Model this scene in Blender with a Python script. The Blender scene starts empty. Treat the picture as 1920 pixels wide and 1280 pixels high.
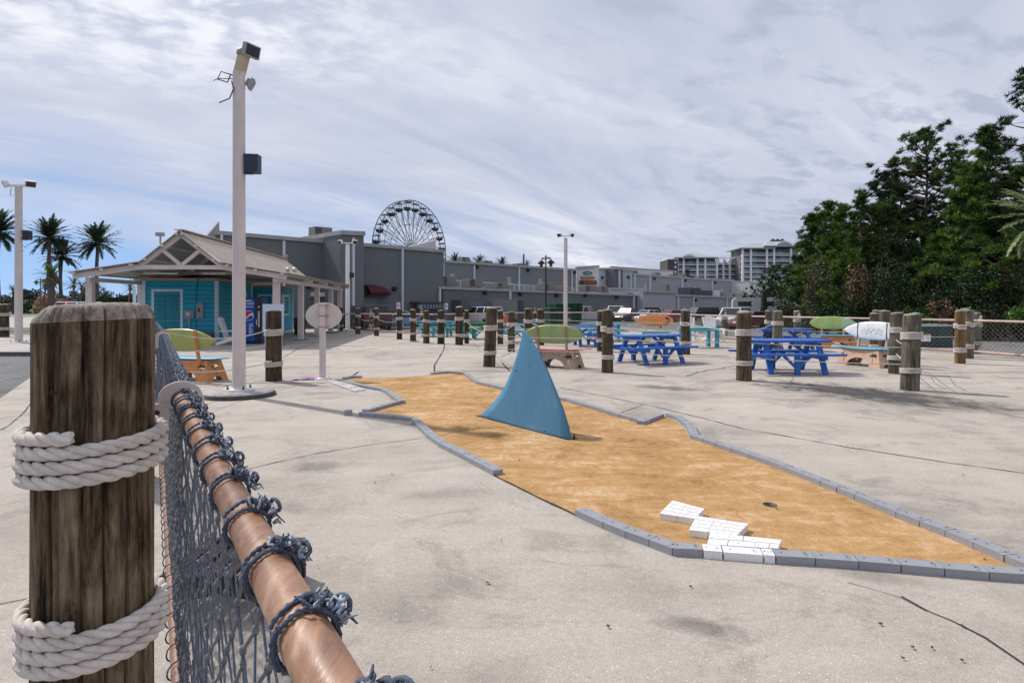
import bpy, bmesh, math, random
import numpy as np
from mathutils import Vector, Matrix
R = math.radians
PI = math.pi
random.seed(7)
scene = bpy.context.scene
col = scene.collection
# ---------------------------------------------------------------- camera, world, sun
F, HY, HC = 1150.0, 572.0, 1.6       # focal length in photo pixels, horizon row, eye height
cd = bpy.data.cameras.new('camera'); cam = bpy.data.objects.new('camera', cd); col.objects.link(cam)
cam.location = (0, 0, HC); cam.rotation_euler = (R(90), 0, 0)
cd.sensor_width = 36; cd.lens = F / 1920 * 36; cd.shift_y = (HY - 640) / 1920
cd.clip_start = 0.05; cd.clip_end = 6000
scene.camera = cam
scene.view_settings.view_transform = 'Standard'; scene.view_settings.look = 'None'
scene.view_settings.exposure = 0.06; scene.view_settings.gamma = 1
SUN_DIR = Vector((-0.80 * math.cos(R(48)), 0.60 * math.cos(R(48)), math.sin(R(48))))
sl = bpy.data.lights.new('sun', 'SUN'); sl.energy = 3.5; sl.angle = R(1.2); sl.color = (1, 0.95, 0.88)
so = bpy.data.objects.new('sun', sl); col.objects.link(so)
so.rotation_euler = (-SUN_DIR).to_track_quat('-Z', 'Y').to_euler(); so.location = (-20, 15, 30)
world = bpy.data.worlds.new('World'); scene.world = world; world.use_nodes = True
nt = world.node_tree; nt.nodes.clear()
def N(tree, typ, **kw):
    n = tree.nodes.new(typ)
    for k, v in kw.items():
        if k.startswith('_'): setattr(n, k[1:], v)
    return n
def setin(n, **kw):
    for k, v in kw.items(): n.inputs[k.replace('_', ' ')].default_value = v
def build_world():
    L = nt.links.new
    sky = nt.nodes.new('ShaderNodeTexSky'); sky.sky_type = 'NISHITA'; sky.sun_disc = False
    sky.sun_elevation = R(48); sky.sun_rotation = math.atan2(-0.8, 0.6) % (2 * PI)
    sky.air_density = 1.0; sky.dust_density = 0.2; sky.ozone_density = 3.0
    b1 = nt.nodes.new('ShaderNodeBackground'); b1.inputs[1].default_value = 0.115
    L(sky.outputs[0], b1.inputs[0])
    tc = nt.nodes.new('ShaderNodeTexCoord')
    vm = nt.nodes.new('ShaderNodeVectorMath'); vm.operation = 'ADD'; vm.inputs[1].default_value = (0, 0, 0.22); L(tc.outputs['Generated'], vm.inputs[0])
    vn = nt.nodes.new('ShaderNodeVectorMath'); vn.operation = 'NORMALIZE'; L(vm.outputs[0], vn.inputs[0]); L(vn.outputs[0], sky.inputs[0])
    sp = nt.nodes.new('ShaderNodeSeparateXYZ'); L(tc.outputs['Generated'], sp.inputs[0])
    def math_(op, a, b=None, c=None):
        m = nt.nodes.new('ShaderNodeMath'); m.operation = op
        for i, v in enumerate((a, b, c)):
            if v is None: continue
            if hasattr(v, 'links'): L(v, m.inputs[i])
            else: m.inputs[i].default_value = v
        return m.outputs[0]
    zc = math_('ADD', math_('MAXIMUM', sp.outputs[2], 0.0), 0.20)
    u = math_('DIVIDE', sp.outputs[0], zc); v = math_('DIVIDE', sp.outputs[1], zc)
    cb = nt.nodes.new('ShaderNodeCombineXYZ'); L(u, cb.inputs[0]); L(v, cb.inputs[1])
    def noise(scale, det, rough, dist, rot=0, sc=(1, 1, 1), loc=(0, 0, 0)):
        mp = nt.nodes.new('ShaderNodeMapping'); mp.inputs['Rotation'].default_value = (0, 0, rot)
        mp.inputs['Scale'].default_value = sc; mp.inputs['Location'].default_value = loc
        L(cb.outputs[0], mp.inputs[0])
        n = nt.nodes.new('ShaderNodeTexNoise'); L(mp.outputs[0], n.inputs['Vector'])
        n.inputs['Scale'].default_value = scale; n.inputs['Detail'].default_value = det
        n.inputs['Roughness'].default_value = rough; n.inputs['Distortion'].default_value = dist
        return n.outputs[0]
    def ramp(src, a, b, ca=(0, 0, 0, 1), cb_=(1, 1, 1, 1)):
        r = nt.nodes.new('ShaderNodeValToRGB'); L(src, r.inputs[0])
        r.color_ramp.elements[0].position = a; r.color_ramp.elements[1].position = b
        r.color_ramp.elements[0].color = ca; r.color_ramp.elements[1].color = cb_
        return r.outputs[0]
    big = noise(0.55, 3, 0.5, 0.3, 0.5, (1, 1.0, 1), (3.1, 0.4, 0))
    def streak(scale, ang, st, det, dist, loc=0.0):
        m1 = nt.nodes.new('ShaderNodeMapping'); m1.inputs['Rotation'].default_value = (0, 0, ang); m1.inputs['Location'].default_value = (loc, loc, 0); L(cb.outputs[0], m1.inputs[0])
        m2 = nt.nodes.new('ShaderNodeMapping'); m2.inputs['Scale'].default_value = (st, 1, 1); L(m1.outputs[0], m2.inputs[0])
        n = nt.nodes.new('ShaderNodeTexNoise'); L(m2.outputs[0], n.inputs['Vector']); n.inputs['Scale'].default_value = scale; n.inputs['Detail'].default_value = det; n.inputs['Roughness'].default_value = 0.58; n.inputs['Distortion'].default_value = dist
        return n.outputs[0]
    wisp = streak(1.5, R(-48), 0.22, 6, 0.9)
    soft = streak(1.1, R(-30), 0.6, 4, 0.5, 4.0)
    cells = streak(9.0, R(-25), 0.6, 4, 0.25, 1.7)
    cells2 = streak(12.0, R(-20), 0.75, 3, 0.3, 7.7)
    az = math_('DIVIDE', sp.outputs[0], math_('MAXIMUM', sp.outputs[1], 0.05))
    leftness = ramp(math_('MULTIPLY_ADD', az, -0.9, 0.1), 0.0, 0.75)
    low = ramp(sp.outputs[2], 0.06, 0.30, (1, 1, 1, 1), (0, 0, 0, 1))
    hole = math_('MULTIPLY', leftness, low)
    horiz = ramp(sp.outputs[2], 0.0, 0.22, (1, 1, 1, 1), (0, 0, 0, 1))
    cov = math_('ADD', math_('MULTIPLY', big, 0.5), math_('MULTIPLY', wisp, 0.9))
    cov = math_('SUBTRACT', cov, math_('MULTIPLY', hole, 0.52)); cov = math_('SUBTRACT', cov, math_('MULTIPLY', horiz, 0.10))
    fac = math_('MULTIPLY', ramp(cov, 0.14, 0.58), 0.96)
    rmask = math_('MULTIPLY', ramp(math_('MULTIPLY_ADD', az, 1.0, 0.35), 0.05, 0.75), ramp(big, 0.30, 0.55))
    lmask = math_('MULTIPLY', ramp(math_('MULTIPLY_ADD', az, -1.0, 0.0), 0.05, 0.5), ramp(sp.outputs[2], 0.26, 0.40))
    t = math_('ADD', math_('MULTIPLY', wisp, 0.42), math_('MULTIPLY', soft, 0.50))
    t = math_('SUBTRACT', t, math_('MULTIPLY', math_('MULTIPLY', ramp(cells, 0.50, 0.68), rmask), 0.20))
    t = math_('ADD', t, math_('MULTIPLY', math_('MULTIPLY', math_('SUBTRACT', ramp(cells2, 0.38, 0.62), 0.35), lmask), 0.22))
    cr = nt.nodes.new('ShaderNodeValToRGB'); L(t, cr.inputs[0])
    e = cr.color_ramp.elements; e[0].position = 0.33; e[0].color = (0.47, 0.515, 0.65, 1)
    e[1].position = 0.61; e[1].color = (0.90, 0.91, 0.97, 1)
    m = cr.color_ramp.elements.new(0.47); m.color = (0.62, 0.65, 0.775, 1)
    b2 = nt.nodes.new('ShaderNodeBackground'); L(cr.outputs[0], b2.inputs[0]); b2.inputs[1].default_value = 1.0
    mx = nt.nodes.new('ShaderNodeMixShader'); L(fac, mx.inputs[0]); L(b1.outputs[0], mx.inputs[1]); L(b2.outputs[0], mx.inputs[2])
    out = nt.nodes.new('ShaderNodeOutputWorld'); L(mx.outputs[0], out.inputs[0])
build_world()

# ---------------------------------------------------------------- geometry helpers
def W(px, py, z=0.0):                 # ground point (height z) seen at a photo pixel
    d = F * (HC - z) / (py - HY); return Vector(((px - 960) / F * d, d, z))
def P(px, py, d): return Vector(((px - 960) / F * d, d, HC - (py - HY) / F * d))
def smooth(a, b, x):
    t = min(1, max(0, (x - a) / (b - a))); return t * t * (3 - 2 * t)
def gz(x, y): return -0.05 - 0.36 * smooth(30, 62, math.hypot(x * 0.4, y))
def at(px, d):
    x = (px - 960) / F * d; return Vector((x, d, gz(x, d)))
def frames(pts):
    out = []; n = None
    for i, p in enumerate(pts):
        t = (pts[min(i + 1, len(pts) - 1)] - pts[max(i - 1, 0)]).normalized()
        if n is None:
            n = t.orthogonal().normalized()
        else:
            n = (n - t * n.dot(t)); n = n.normalized() if n.length > 1e-6 else t.orthogonal().normalized()
        out.append((t, n, t.cross(n)))
    return out
class MB:
    def __init__(s): s.v = []; s.f = []; s.m = []; s.s = []
    def add(s, vs, fs, m=0, sm=False):
        k = len(s.v); s.v += [tuple(v) for v in vs]
        for f in fs: s.f.append([i + k for i in f]); s.m.append(m); s.s.append(sm)
        return s
    def hexa(s, c, m=0):      # 8 corners: bottom 4 ccw, top 4 ccw
        return s.add(c, [(3, 2, 1, 0), (4, 5, 6, 7), (0, 1, 5, 4), (1, 2, 6, 5), (2, 3, 7, 6), (3, 0, 4, 7)], m)
    def box(s, x0, x1, y0, y1, z0, z1, m=0, M=None):
        c = [Vector(p) for p in ((x0, y0, z0), (x1, y0, z0), (x1, y1, z0), (x0, y1, z0), (x0, y0, z1), (x1, y0, z1), (x1, y1, z1), (x0, y1, z1))]
        if M is not None: c = [M @ p for p in c]
        return s.hexa(c, m)
    def bar(s, p, q, w, h=None, up=(0, 0, 1), m=0):
        p = Vector(p); q = Vector(q); h = h or w; t = (q - p).normalized(); up = Vector(up)
        if abs(t.dot(up)) > 0.99: up = Vector((0, 1, 0))
        a = t.cross(up).normalized() * (w / 2); b = a.cross(t).normalized() * (h / 2)
        return s.hexa([p - a - b, p + a - b, q + a - b, q - a - b, p - a + b, p + a + b, q + a + b, q - a + b], m)
    def tube(s, pts, r, n=8, m=0, cap=True, sm=True):
        pts = [Vector(p) for p in pts]; fr = frames(pts); k = len(pts)
        rr = r if isinstance(r, (list, tuple)) else [r] * k; vs = []; fs = []
        for i, p in enumerate(pts):
            _, a, b = fr[i]
            for j in range(n):
                an = 2 * PI * j / n; vs.append(p + (a * math.cos(an) + b * math.sin(an)) * rr[i])
        for i in range(k - 1):
            for j in range(n):
                j2 = (j + 1) % n; fs.append((i * n + j, i * n + j2, (i + 1) * n + j2, (i + 1) * n + j))
        s.add(vs, fs, m, sm)
        if cap: s.add(vs[:n], [tuple(range(n))[::-1]], m); s.add(vs[-n:], [tuple(range(n))], m)
        return s
    def lathe(s, prof, n=16, c=(0, 0, 0), m=0, M=None, sm=True, cap=True):
        vs = []; fs = []; c = Vector(c)
        for r, z in prof:
            for j in range(n):
                an = 2 * PI * j / n; p = Vector((r * math.cos(an), r * math.sin(an), z)) + c
                vs.append(M @ p if M is not None else p)
        for i in range(len(prof) - 1):
            for j in range(n):
                j2 = (j + 1) % n; fs.append((i * n + j, i * n + j2, (i + 1) * n + j2, (i + 1) * n + j))
        s.add(vs, fs, m, sm)
        if cap: s.add(vs[:n], [tuple(range(n))[::-1]], m); s.add(vs[-n:], [tuple(range(n))], m)
        return s
    def prism(s, poly, t0, t1, M=None, m=0, ms=None):    # polygon in XY, thickness along Z
        n = len(poly); c = [Vector((x, y, t0)) for x, y in poly] + [Vector((x, y, t1)) for x, y in poly]
        if M is not None: c = [M @ p for p in c]
        s.add(c, [tuple(range(n))[::-1], tuple(range(n, 2 * n))], m)
        s.add(c, [(i, (i + 1) % n, n + (i + 1) % n, n + i) for i in range(n)], m if ms is None else ms)
        return s
    def ball(s, c, r, m=0, n=8, k=5, sc=(1, 1, 1)):
        prof = [(max(1e-3, math.sin(PI * i / k)), -math.cos(PI * i / k)) for i in range(k + 1)]
        M = Matrix.Translation(c) @ Matrix.Diagonal((r * sc[0], r * sc[1], r * sc[2], 1))
        return s.lathe(prof, n, m=m, M=M)
    def build(s, name, mats, parent=None, loc=None, bevel=0, world=True):
        me = bpy.data.meshes.new(name)
        off = Vector((0, 0, 0))
        if parent is not None and world: off = wloc(parent)
        elif loc is not None: off = Vector(loc)
        me.from_pydata([(x - off[0], y - off[1], z - off[2]) for x, y, z in s.v], [], s.f)
        if not isinstance(mats, (list, tuple)): mats = [mats]
        for a in mats: me.materials.append(a)
        me.polygons.foreach_set('material_index', s.m); me.polygons.foreach_set('use_smooth', s.s)
        me.update()
        o = bpy.data.objects.new(name, me); col.objects.link(o)
        if parent is not None: o.parent = parent
        elif loc is not None: o.location = loc
        if bevel:
            b = o.modifiers.new('bevel', 'BEVEL'); b.width = bevel; b.segments = 2; b.limit_method = 'ANGLE'; b.angle_limit = R(40)
        return o
def wloc(o):
    v = Vector((0, 0, 0))
    while o is not None: v += o.location; o = o.parent
    return v
def tag(o, label=None, cat=None, group=None, kind=None):
    if label: o['label'] = label
    if cat: o['category'] = cat
    if group: o['group'] = group
    if kind: o['kind'] = kind
    return o
def thing(name, label, cat, loc=(0, 0, 0), rz=0, group=None):
    o = bpy.data.objects.new(name, None); col.objects.link(o); o.location = loc; o.rotation_euler = (0, 0, rz)
    o.empty_display_size = 0.1
    return tag(o, label, cat, group)
def copy_tree(o, parent=None):
    c = o.copy(); col.objects.link(c)
    if parent is not None: c.parent = parent
    for ch in [x for x in bpy.data.objects if x.parent == o]: copy_tree(ch, c)
    return c
def dup(root, loc, rz=0, label=None, group=None, scale=None):
    c = copy_tree(root); c.location = loc; c.rotation_euler = (0, 0, rz)
    if label: c['label'] = label
    if group: c['group'] = group
    if scale is not None: c.scale = (scale,) * 3 if isinstance(scale, (int, float)) else scale
    return c
def fill_loops(loops, z=0.0):        # triangulated sheet with holes; loops of (x,y)
    bm = bmesh.new(); es = []
    for lp in loops:
        vs = [bm.verts.new((x, y, z)) for x, y in lp]
        es += [bm.edges.new((vs[i], vs[(i + 1) % len(vs)])) for i in range(len(vs))]
    bmesh.ops.triangle_fill(bm, edges=es, use_beauty=True)
    bmesh.ops.recalc_face_normals(bm, faces=bm.faces)
    bm.verts.ensure_lookup_table(); bm.verts.index_update()
    vs = [tuple(v.co) for v in bm.verts]; fs = []
    for f in bm.faces:
        ids = [v.index for v in f.verts]
        if f.normal.z < 0: ids = ids[::-1]
        fs.append(tuple(ids))
    bm.free(); return vs, fs
def plate(mb, loops, t, M, m=0, ms=None):   # plate with real holes, thickness t along local Z
    vs, fs = fill_loops(loops)
    mb.add([M @ Vector((x, y, t)) for x, y, z in vs], fs, m)
    mb.add([M @ Vector((x, y, 0)) for x, y, z in vs], [f[::-1] for f in fs], m)
    for lp in loops:
        n = len(lp); c = [M @ Vector((x, y, 0)) for x, y in lp] + [M @ Vector((x, y, t)) for x, y in lp]
        mb.add(c, [(i, (i + 1) % n, n + (i + 1) % n, n + i) for i in range(n)], m if ms is None else ms)
def rope(mb, pts, rad, pitch, n=7, m=0, cap=True):
    pts = [Vector(p) for p in pts]; fr = frames(pts); s = 0; st = [[], [], []]
    for i, p in enumerate(pts):
        if i: s += (pts[i] - pts[i - 1]).length
        _, a, b = fr[i]
        for k in range(3):
            an = 2 * PI * (s / pitch + k / 3); st[k].append(p + (a * math.cos(an) + b * math.sin(an)) * rad * 0.52)
    for q in st: mb.tube(q, rad * 0.52, n, m, cap)
def text_part(txt, size, M, mat, name, parent, depth=0.002):
    cu = bpy.data.curves.new('t', 'FONT'); cu.body = txt; cu.size = size; cu.extrude = depth; cu.align_x = 'CENTER'; cu.align_y = 'CENTER'
    cu.resolution_u = 3
    ob = bpy.data.objects.new('t', cu); col.objects.link(ob)
    dg = bpy.context.evaluated_depsgraph_get(); dg.update()
    me = bpy.data.meshes.new_from_object(ob.evaluated_get(dg))
    bpy.data.objects.remove(ob); bpy.data.curves.remove(cu)
    me.transform(M); me.materials.clear(); me.materials.append(mat)
    o = bpy.data.objects.new(name, me); col.objects.link(o); o.parent = parent
    return o
def facing(p, n, up=(0, 0, 1)):       # matrix whose local Z is n, local Y is up, at p
    n = Vector(n).normalized(); u = Vector(up); x = u.cross(n).normalized(); y = n.cross(x)
    M = Matrix((x, y, n)).transposed().to_4x4(); M.translation = Vector(p); return M

# ---------------------------------------------------------------- materials
def mk(name):
    m = bpy.data.materials.new(name); m.use_nodes = True
    t = m.node_tree; b = t.nodes['Principled BSDF']; return m, t, b
def tn(t, vec, scale, det=4, rough=0.6, dist=0, sc=None):
    if sc is not None:
        mp = t.nodes.new('ShaderNodeMapping'); mp.inputs['Scale'].default_value = sc; t.links.new(vec, mp.inputs[0]); vec = mp.outputs[0]
    n = t.nodes.new('ShaderNodeTexNoise'); t.links.new(vec, n.inputs['Vector'])
    n.inputs['Scale'].default_value = scale; n.inputs['Detail'].default_value = det
    n.inputs['Roughness'].default_value = rough; n.inputs['Distortion'].default_value = dist
    return n.outputs[0]
def rampn(t, src, stops):
    r = t.nodes.new('ShaderNodeValToRGB'); t.links.new(src, r.inputs[0]); e = r.color_ramp.elements
    while len(e) < len(stops): e.new(0.5)
    for i, (p, c) in enumerate(stops):
        e[i].position = p; e[i].color = (c[0], c[1], c[2], 1) if isinstance(c, (tuple, list)) else (c, c, c, 1)
    return r.outputs[0]
def mix(t, f, a, b, mode='MIX'):
    m = t.nodes.new('ShaderNodeMix'); m.data_type = 'RGBA'; m.blend_type = mode
    for i, v in ((0, f), (6, a), (7, b)):
        if hasattr(v, 'links'): t.links.new(v, m.inputs[i])
        elif i == 0: m.inputs[0].default_value = v
        else: m.inputs[i].default_value = (v[0], v[1], v[2], 1) if isinstance(v, (tuple, list)) else (v, v, v, 1)
    return m.outputs[2]
def bumpn(t, b, h, strength=0.3, dist=0.01):
    n = t.nodes.new('ShaderNodeBump'); t.links.new(h, n.inputs['Height'])
    n.inputs['Strength'].default_value = strength; n.inputs['Distance'].default_value = dist
    t.links.new(n.outputs[0], b.inputs['Normal'])
def mth(t, op, a, b=None, c=None):
    m = t.nodes.new('ShaderNodeMath'); m.operation = op
    for i, v in enumerate((a, b, c)):
        if v is None: continue
        if hasattr(v, 'links'): t.links.new(v, m.inputs[i])
        else: m.inputs[i].default_value = v
    return m.outputs[0]
def M_(name, c, rough=0.55, var=0.14, scale=4.0, bump=0.15, bscale=40, metal=0.0, dirt=0.0, sc=None, spec=0.4):
    m, t, b = mk(name); tc = t.nodes.new('ShaderNodeTexCoord').outputs['Object']
    n = tn(t, tc, scale, 5, 0.6, 0.3, sc)
    lo = tuple(x * (1 - var) for x in c); hi = tuple(min(1, x * (1 + var)) for x in c)
    cc = rampn(t, n, [(0.3, lo), (0.7, hi)])
    if dirt:
        d = tn(t, tc, scale * 2.3, 6, 0.7, 0.6, (1, 1, 0.35))
        cc = mix(t, rampn(t, d, [(0.52, 0.0), (0.75, dirt)]), cc, tuple(x * 0.35 for x in c))
    t.links.new(cc, b.inputs['Base Color'])
    r = rampn(t, n, [(0.2, max(0, rough - 0.1)), (0.8, min(1, rough + 0.1))]); t.links.new(r, b.inputs['Roughness'])
    b.inputs['Metallic'].default_value = metal; b.inputs['Specular IOR Level'].default_value = spec
    if bump: bumpn(t, b, tn(t, tc, bscale, 3), bump, 0.005)
    return m
def leaf_mat(name, dark, light, trans=0.25):
    m, t, b = mk(name); tc = t.nodes.new('ShaderNodeTexCoord').outputs['Object']
    n = tn(t, tc, 0.55, 3, 0.6)
    g = t.nodes.new('ShaderNodeNewGeometry')
    f = mth(t, 'ADD', mth(t, 'MULTIPLY', n, 1.1), mth(t, 'MULTIPLY', g.outputs['Random Per Island'], 0.5))
    c = rampn(t, f, [(0.62, dark), (0.82, tuple((x * 1.6 + y * .4) / 2 for x, y in zip(dark, light))), (1.06, light)])
    t.links.new(c, b.inputs['Base Color']); b.inputs['Roughness'].default_value = 0.6; b.inputs['Specular IOR Level'].default_value = 0.25
    tr = t.nodes.new('ShaderNodeBsdfTranslucent'); t.links.new(c, tr.inputs[0])
    mx = t.nodes.new('ShaderNodeMixShader'); mx.inputs[0].default_value = trans
    t.links.new(b.outputs[0], mx.inputs[1]); t.links.new(tr.outputs[0], mx.inputs[2])
    t.links.new(mx.outputs[0], t.nodes['Material Output'].inputs[0]); return m
def concrete(name, base, speck=True, stains=()):
    m, t, b = mk(name); tc = t.nodes.new('ShaderNodeTexCoord').outputs['Object']
    big = tn(t, tc, 0.35, 5, 0.6, 0.5); mid = tn(t, tc, 2.2, 6, 0.65, 0.4); st = tn(t, tc, 1.0, 5, 0.6, 0.3, (0.25, 1.6, 1))
    fine = tn(t, tc, 110, 3, 0.7); grit = tn(t, tc, 26, 5, 0.75)
    f = mth(t, 'ADD', mth(t, 'MULTIPLY', big, 0.45), mth(t, 'MULTIPLY', mid, 0.3)); f = mth(t, 'ADD', f, mth(t, 'MULTIPLY', st, 0.3))
    lo = tuple(x * 0.62 for x in base); hi = tuple(x * 1.25 for x in base)
    c = rampn(t, f, [(0.36, lo), (0.52, base), (0.70, hi)])
    c = mix(t, 1.0, c, rampn(t, fine, [(0.3, 0.70), (0.62, 1.15)]), 'MULTIPLY')
    c = mix(t, 1.0, c, rampn(t, grit, [(0.3, 0.84), (0.7, 1.1)]), 'MULTIPLY')
    pa = tn(t, tc, 0.8, 9, 0.72, 1.4); c = mix(t, 1.0, c, rampn(t, pa, [(0.40, 0.80), (0.47, 1.0), (0.60, 1.0), (0.66, 1.09)]), 'MULTIPLY')
    if speck:
        vo = t.nodes.new('ShaderNodeTexVoronoi'); vo.inputs['Scale'].default_value = 75; t.links.new(tc, vo.inputs['Vector'])
        sep = t.nodes.new('ShaderNodeSeparateColor'); t.links.new(vo.outputs['Color'], sep.inputs[0])
        k = mth(t, 'MULTIPLY', mth(t, 'LESS_THAN', vo.outputs['Distance'], 0.28), mth(t, 'GREATER_THAN', sep.outputs[0], 0.90))
        k = mth(t, 'MULTIPLY', k, rampn(t, big, [(0.4, 0.25), (0.6, 0.9)]))
        c = mix(t, k, c, (0.8, 0.76, 0.72))
        k2 = mth(t, 'MULTIPLY', mth(t, 'LESS_THAN', vo.outputs['Distance'], 0.25), mth(t, 'GREATER_THAN', sep.outputs[1], 0.94))
        c = mix(t, mth(t, 'MULTIPLY', k2, 0.6), c, (0.12, 0.11, 0.11))
    sx = t.nodes.new('ShaderNodeSeparateXYZ'); t.links.new(tc, sx.inputs[0])
    for (cx, cy, rx, ry, amt, ang) in stains:
        dx = mth(t, 'SUBTRACT', sx.outputs[0], cx); dy = mth(t, 'SUBTRACT', sx.outputs[1], cy)
        ca, sa = math.cos(ang), math.sin(ang)
        ux = mth(t, 'ADD', mth(t, 'MULTIPLY', dx, ca / rx), mth(t, 'MULTIPLY', dy, sa / rx))
        uy = mth(t, 'ADD', mth(t, 'MULTIPLY', dx, -sa / ry), mth(t, 'MULTIPLY', dy, ca / ry))
        r2 = mth(t, 'SQRT', mth(t, 'ADD', mth(t, 'MULTIPLY', ux, ux), mth(t, 'MULTIPLY', uy, uy)))
        ns = tn(t, tc, 1.9, 8, 0.72, 0.8, (1.5, 0.9, 1))
        v = mth(t, 'ADD', mth(t, 'SUBTRACT', 1.0, r2), mth(t, 'MULTIPLY', mth(t, 'SUBTRACT', ns, 0.5), 2.2))
        k = rampn(t, v, [(0.12, 0.0), (0.70, amt)])
        c = mix(t, k, c, (0.05, 0.047, 0.046))
    t.links.new(c, b.inputs['Base Color'])
    t.links.new(rampn(t, mid, [(0.3, 0.72), (0.7, 0.9)]), b.inputs['Roughness']); b.inputs['Specular IOR Level'].default_value = 0.25
    bumpn(t, b, mth(t, 'ADD', fine, mth(t, 'MULTIPLY', grit, 1.2)), 0.35, 0.006)
    return m
def wood(name, dark, light, green=0.0):
    m, t, b = mk(name); tc = t.nodes.new('ShaderNodeTexCoord').outputs['Object']
    oi = t.nodes.new('ShaderNodeObjectInfo')
    va = t.nodes.new('ShaderNodeVectorMath'); va.operation = 'ADD'; t.links.new(tc, va.inputs[0])
    cx = t.nodes.new('ShaderNodeCombineXYZ')
    for i in range(3): t.links.new(mth(t, 'MULTIPLY', oi.outputs['Random'], 7.0 + i), cx.inputs[i])
    t.links.new(cx.outputs[0], va.inputs[1]); v = va.outputs[0]
    g = tn(t, v, 14, 8, 0.68, 0.5, (1, 1, 0.10)); g2 = tn(t, v, 45, 5, 0.65, 0.2, (1, 1, 0.06)); p = tn(t, v, 4, 5, 0.6, 0.4, (1, 1, 0.5))
    f = mth(t, 'ADD', mth(t, 'MULTIPLY', g, 0.6), mth(t, 'MULTIPLY', g2, 0.25)); f = mth(t, 'ADD', f, mth(t, 'MULTIPLY', p, 0.3))
    mid = tuple((a * 1.3 + c) / 2.6 for a, c in zip(dark, light))
    c = rampn(t, f, [(0.42, tuple(x * 0.3 for x in dark)), (0.50, dark), (0.60, mid), (0.72, light)])
    c = mix(t, rampn(t, tn(t, v, 2.2, 5, 0.6), [(0.52, 0.0), (0.7, 0.65)]), c, (0.03, 0.036, 0.018), 'MIX') if green else c
    hs = t.nodes.new('ShaderNodeHueSaturation'); t.links.new(c, hs.inputs['Color'])
    t.links.new(mth(t, 'ADD', mth(t, 'MULTIPLY', oi.outputs['Random'], 0.5), 0.75), hs.inputs['Value'])
    t.links.new(hs.outputs[0], b.inputs['Base Color']); b.inputs['Roughness'].default_value = 0.85; b.inputs['Specular IOR Level'].default_value = 0.2
    bumpn(t, b, f, 0.7, 0.02); return m
def emis_free(name, c): return M_(name, c, bump=0)

stain_spots = [(6.45, 11.0, 2.9, 1.25, 0.92, -1.02), (6.2, 11.6, 1.7, 0.8, 0.6, -0.6), (2.95, 11.9, 0.9, 0.45, 0.6, -0.6), (0.95, 3.05, 0.30, 0.12, 0.5, -0.3),
               (2.2, 3.6, 0.5, 0.14, 0.35, -0.4), (-1.9, 6.1, 0.6, 0.25, 0.30, 0.3), (-0.6, 5.2, 0.5, 0.2, 0.22, 0.2), (0.5, 2.4, 0.5, 0.2, 0.25, -0.2)]
m_conc = concrete('concrete', (0.425, 0.380, 0.335), True, stain_spots)
m_conc2 = concrete('pale_concrete', (0.42, 0.39, 0.37), False)
m_asph = concrete('asphalt', (0.13, 0.13, 0.135), True)
m_crack_shadow = M_('joint_and_shadow_line', (0.035, 0.03, 0.028), 0.9)
m_dust = M_('light_repair', (0.55, 0.5, 0.45), 0.9)
def putting_mat():
    m, t, b = mk('putting_carpet'); tc = t.nodes.new('ShaderNodeTexCoord').outputs['Object']
    a = tn(t, tc, 1.1, 6, 0.65, 0.6); s1 = tn(t, tc, 3.0, 7, 0.72, 0.9, (0.55, 1.5, 1)); s2 = tn(t, tc, 7, 6, 0.7, 0.7, (1.3, 0.6, 1)); g = tn(t, tc, 120, 3, 0.7)
    f = mth(t, 'ADD', mth(t, 'MULTIPLY', a, 0.4), mth(t, 'MULTIPLY', s1, 0.4)); f = mth(t, 'ADD', f, mth(t, 'MULTIPLY', s2, 0.25))
    c = rampn(t, f, [(0.38, (0.17, 0.10, 0.045)), (0.46, (0.37, 0.215, 0.09)), (0.545, (0.47, 0.285, 0.13)), (0.66, (0.66, 0.48, 0.32))])
    c = mix(t, 1.0, c, rampn(t, g, [(0.3, 0.62), (0.65, 1.2)]), 'MULTIPLY')
    t.links.new(c, b.inputs['Base Color']); b.inputs['Roughness'].default_value = 0.95; b.inputs['Specular IOR Level'].default_value = 0.1
    bumpn(t, b, g, 0.4, 0.005); return m
m_putt = putting_mat()
m_wood = wood('weathered_wood', (0.042, 0.029, 0.018), (0.17, 0.125, 0.085), 1)
m_wood_pale = wood('weathered_grey_wood', (0.075, 0.066, 0.048), (0.27, 0.245, 0.195), 1)
m_wood_gold = wood('new_treated_wood', (0.12, 0.07, 0.025), (0.30, 0.20, 0.09))
m_top = M_('end_grain', (0.30, 0.27, 0.22), 0.9, 0.4, 14, 0.8, 60, dirt=0.8)
m_rope = M_('cotton_rope', (0.66, 0.60, 0.545), 0.9, 0.18, 25, 0.6, 160, dirt=0.25)
m_ropethin = M_('thin_rope', (0.50, 0.46, 0.41), 0.9, 0.15, 10)
m_white = M_('white_paint', (0.72, 0.70, 0.68), 0.45, 0.08, 3, dirt=0.25)
m_whitebright = M_('bright_white_paint', (0.80, 0.79, 0.78), 0.5, 0.05, 6, 0.3, 60, dirt=0.2)
m_beige = M_('pinkish_white_paint', (0.62, 0.55, 0.52), 0.42, 0.07, 3, dirt=0.15)
m_polebrown = M_('taupe_paint', (0.30, 0.26, 0.24), 0.45, 0.1, 3)
m_black = M_('black_plastic', (0.02, 0.02, 0.022), 0.4)
m_navy = M_('speaker_navy', (0.02, 0.03, 0.055), 0.45)
m_grey = M_('grey_metal', (0.30, 0.31, 0.33), 0.45, 0.1)
m_dgrey = M_('dark_metal', (0.07, 0.07, 0.075), 0.5)
m_steel = M_('steel', (0.45, 0.45, 0.46), 0.35, metal=0.8)
m_glass = M_('dark_glass', (0.025, 0.03, 0.04), 0.28, bump=0, spec=0.5)
m_rust = M_('rust', (0.22, 0.08, 0.02), 0.9)
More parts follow.
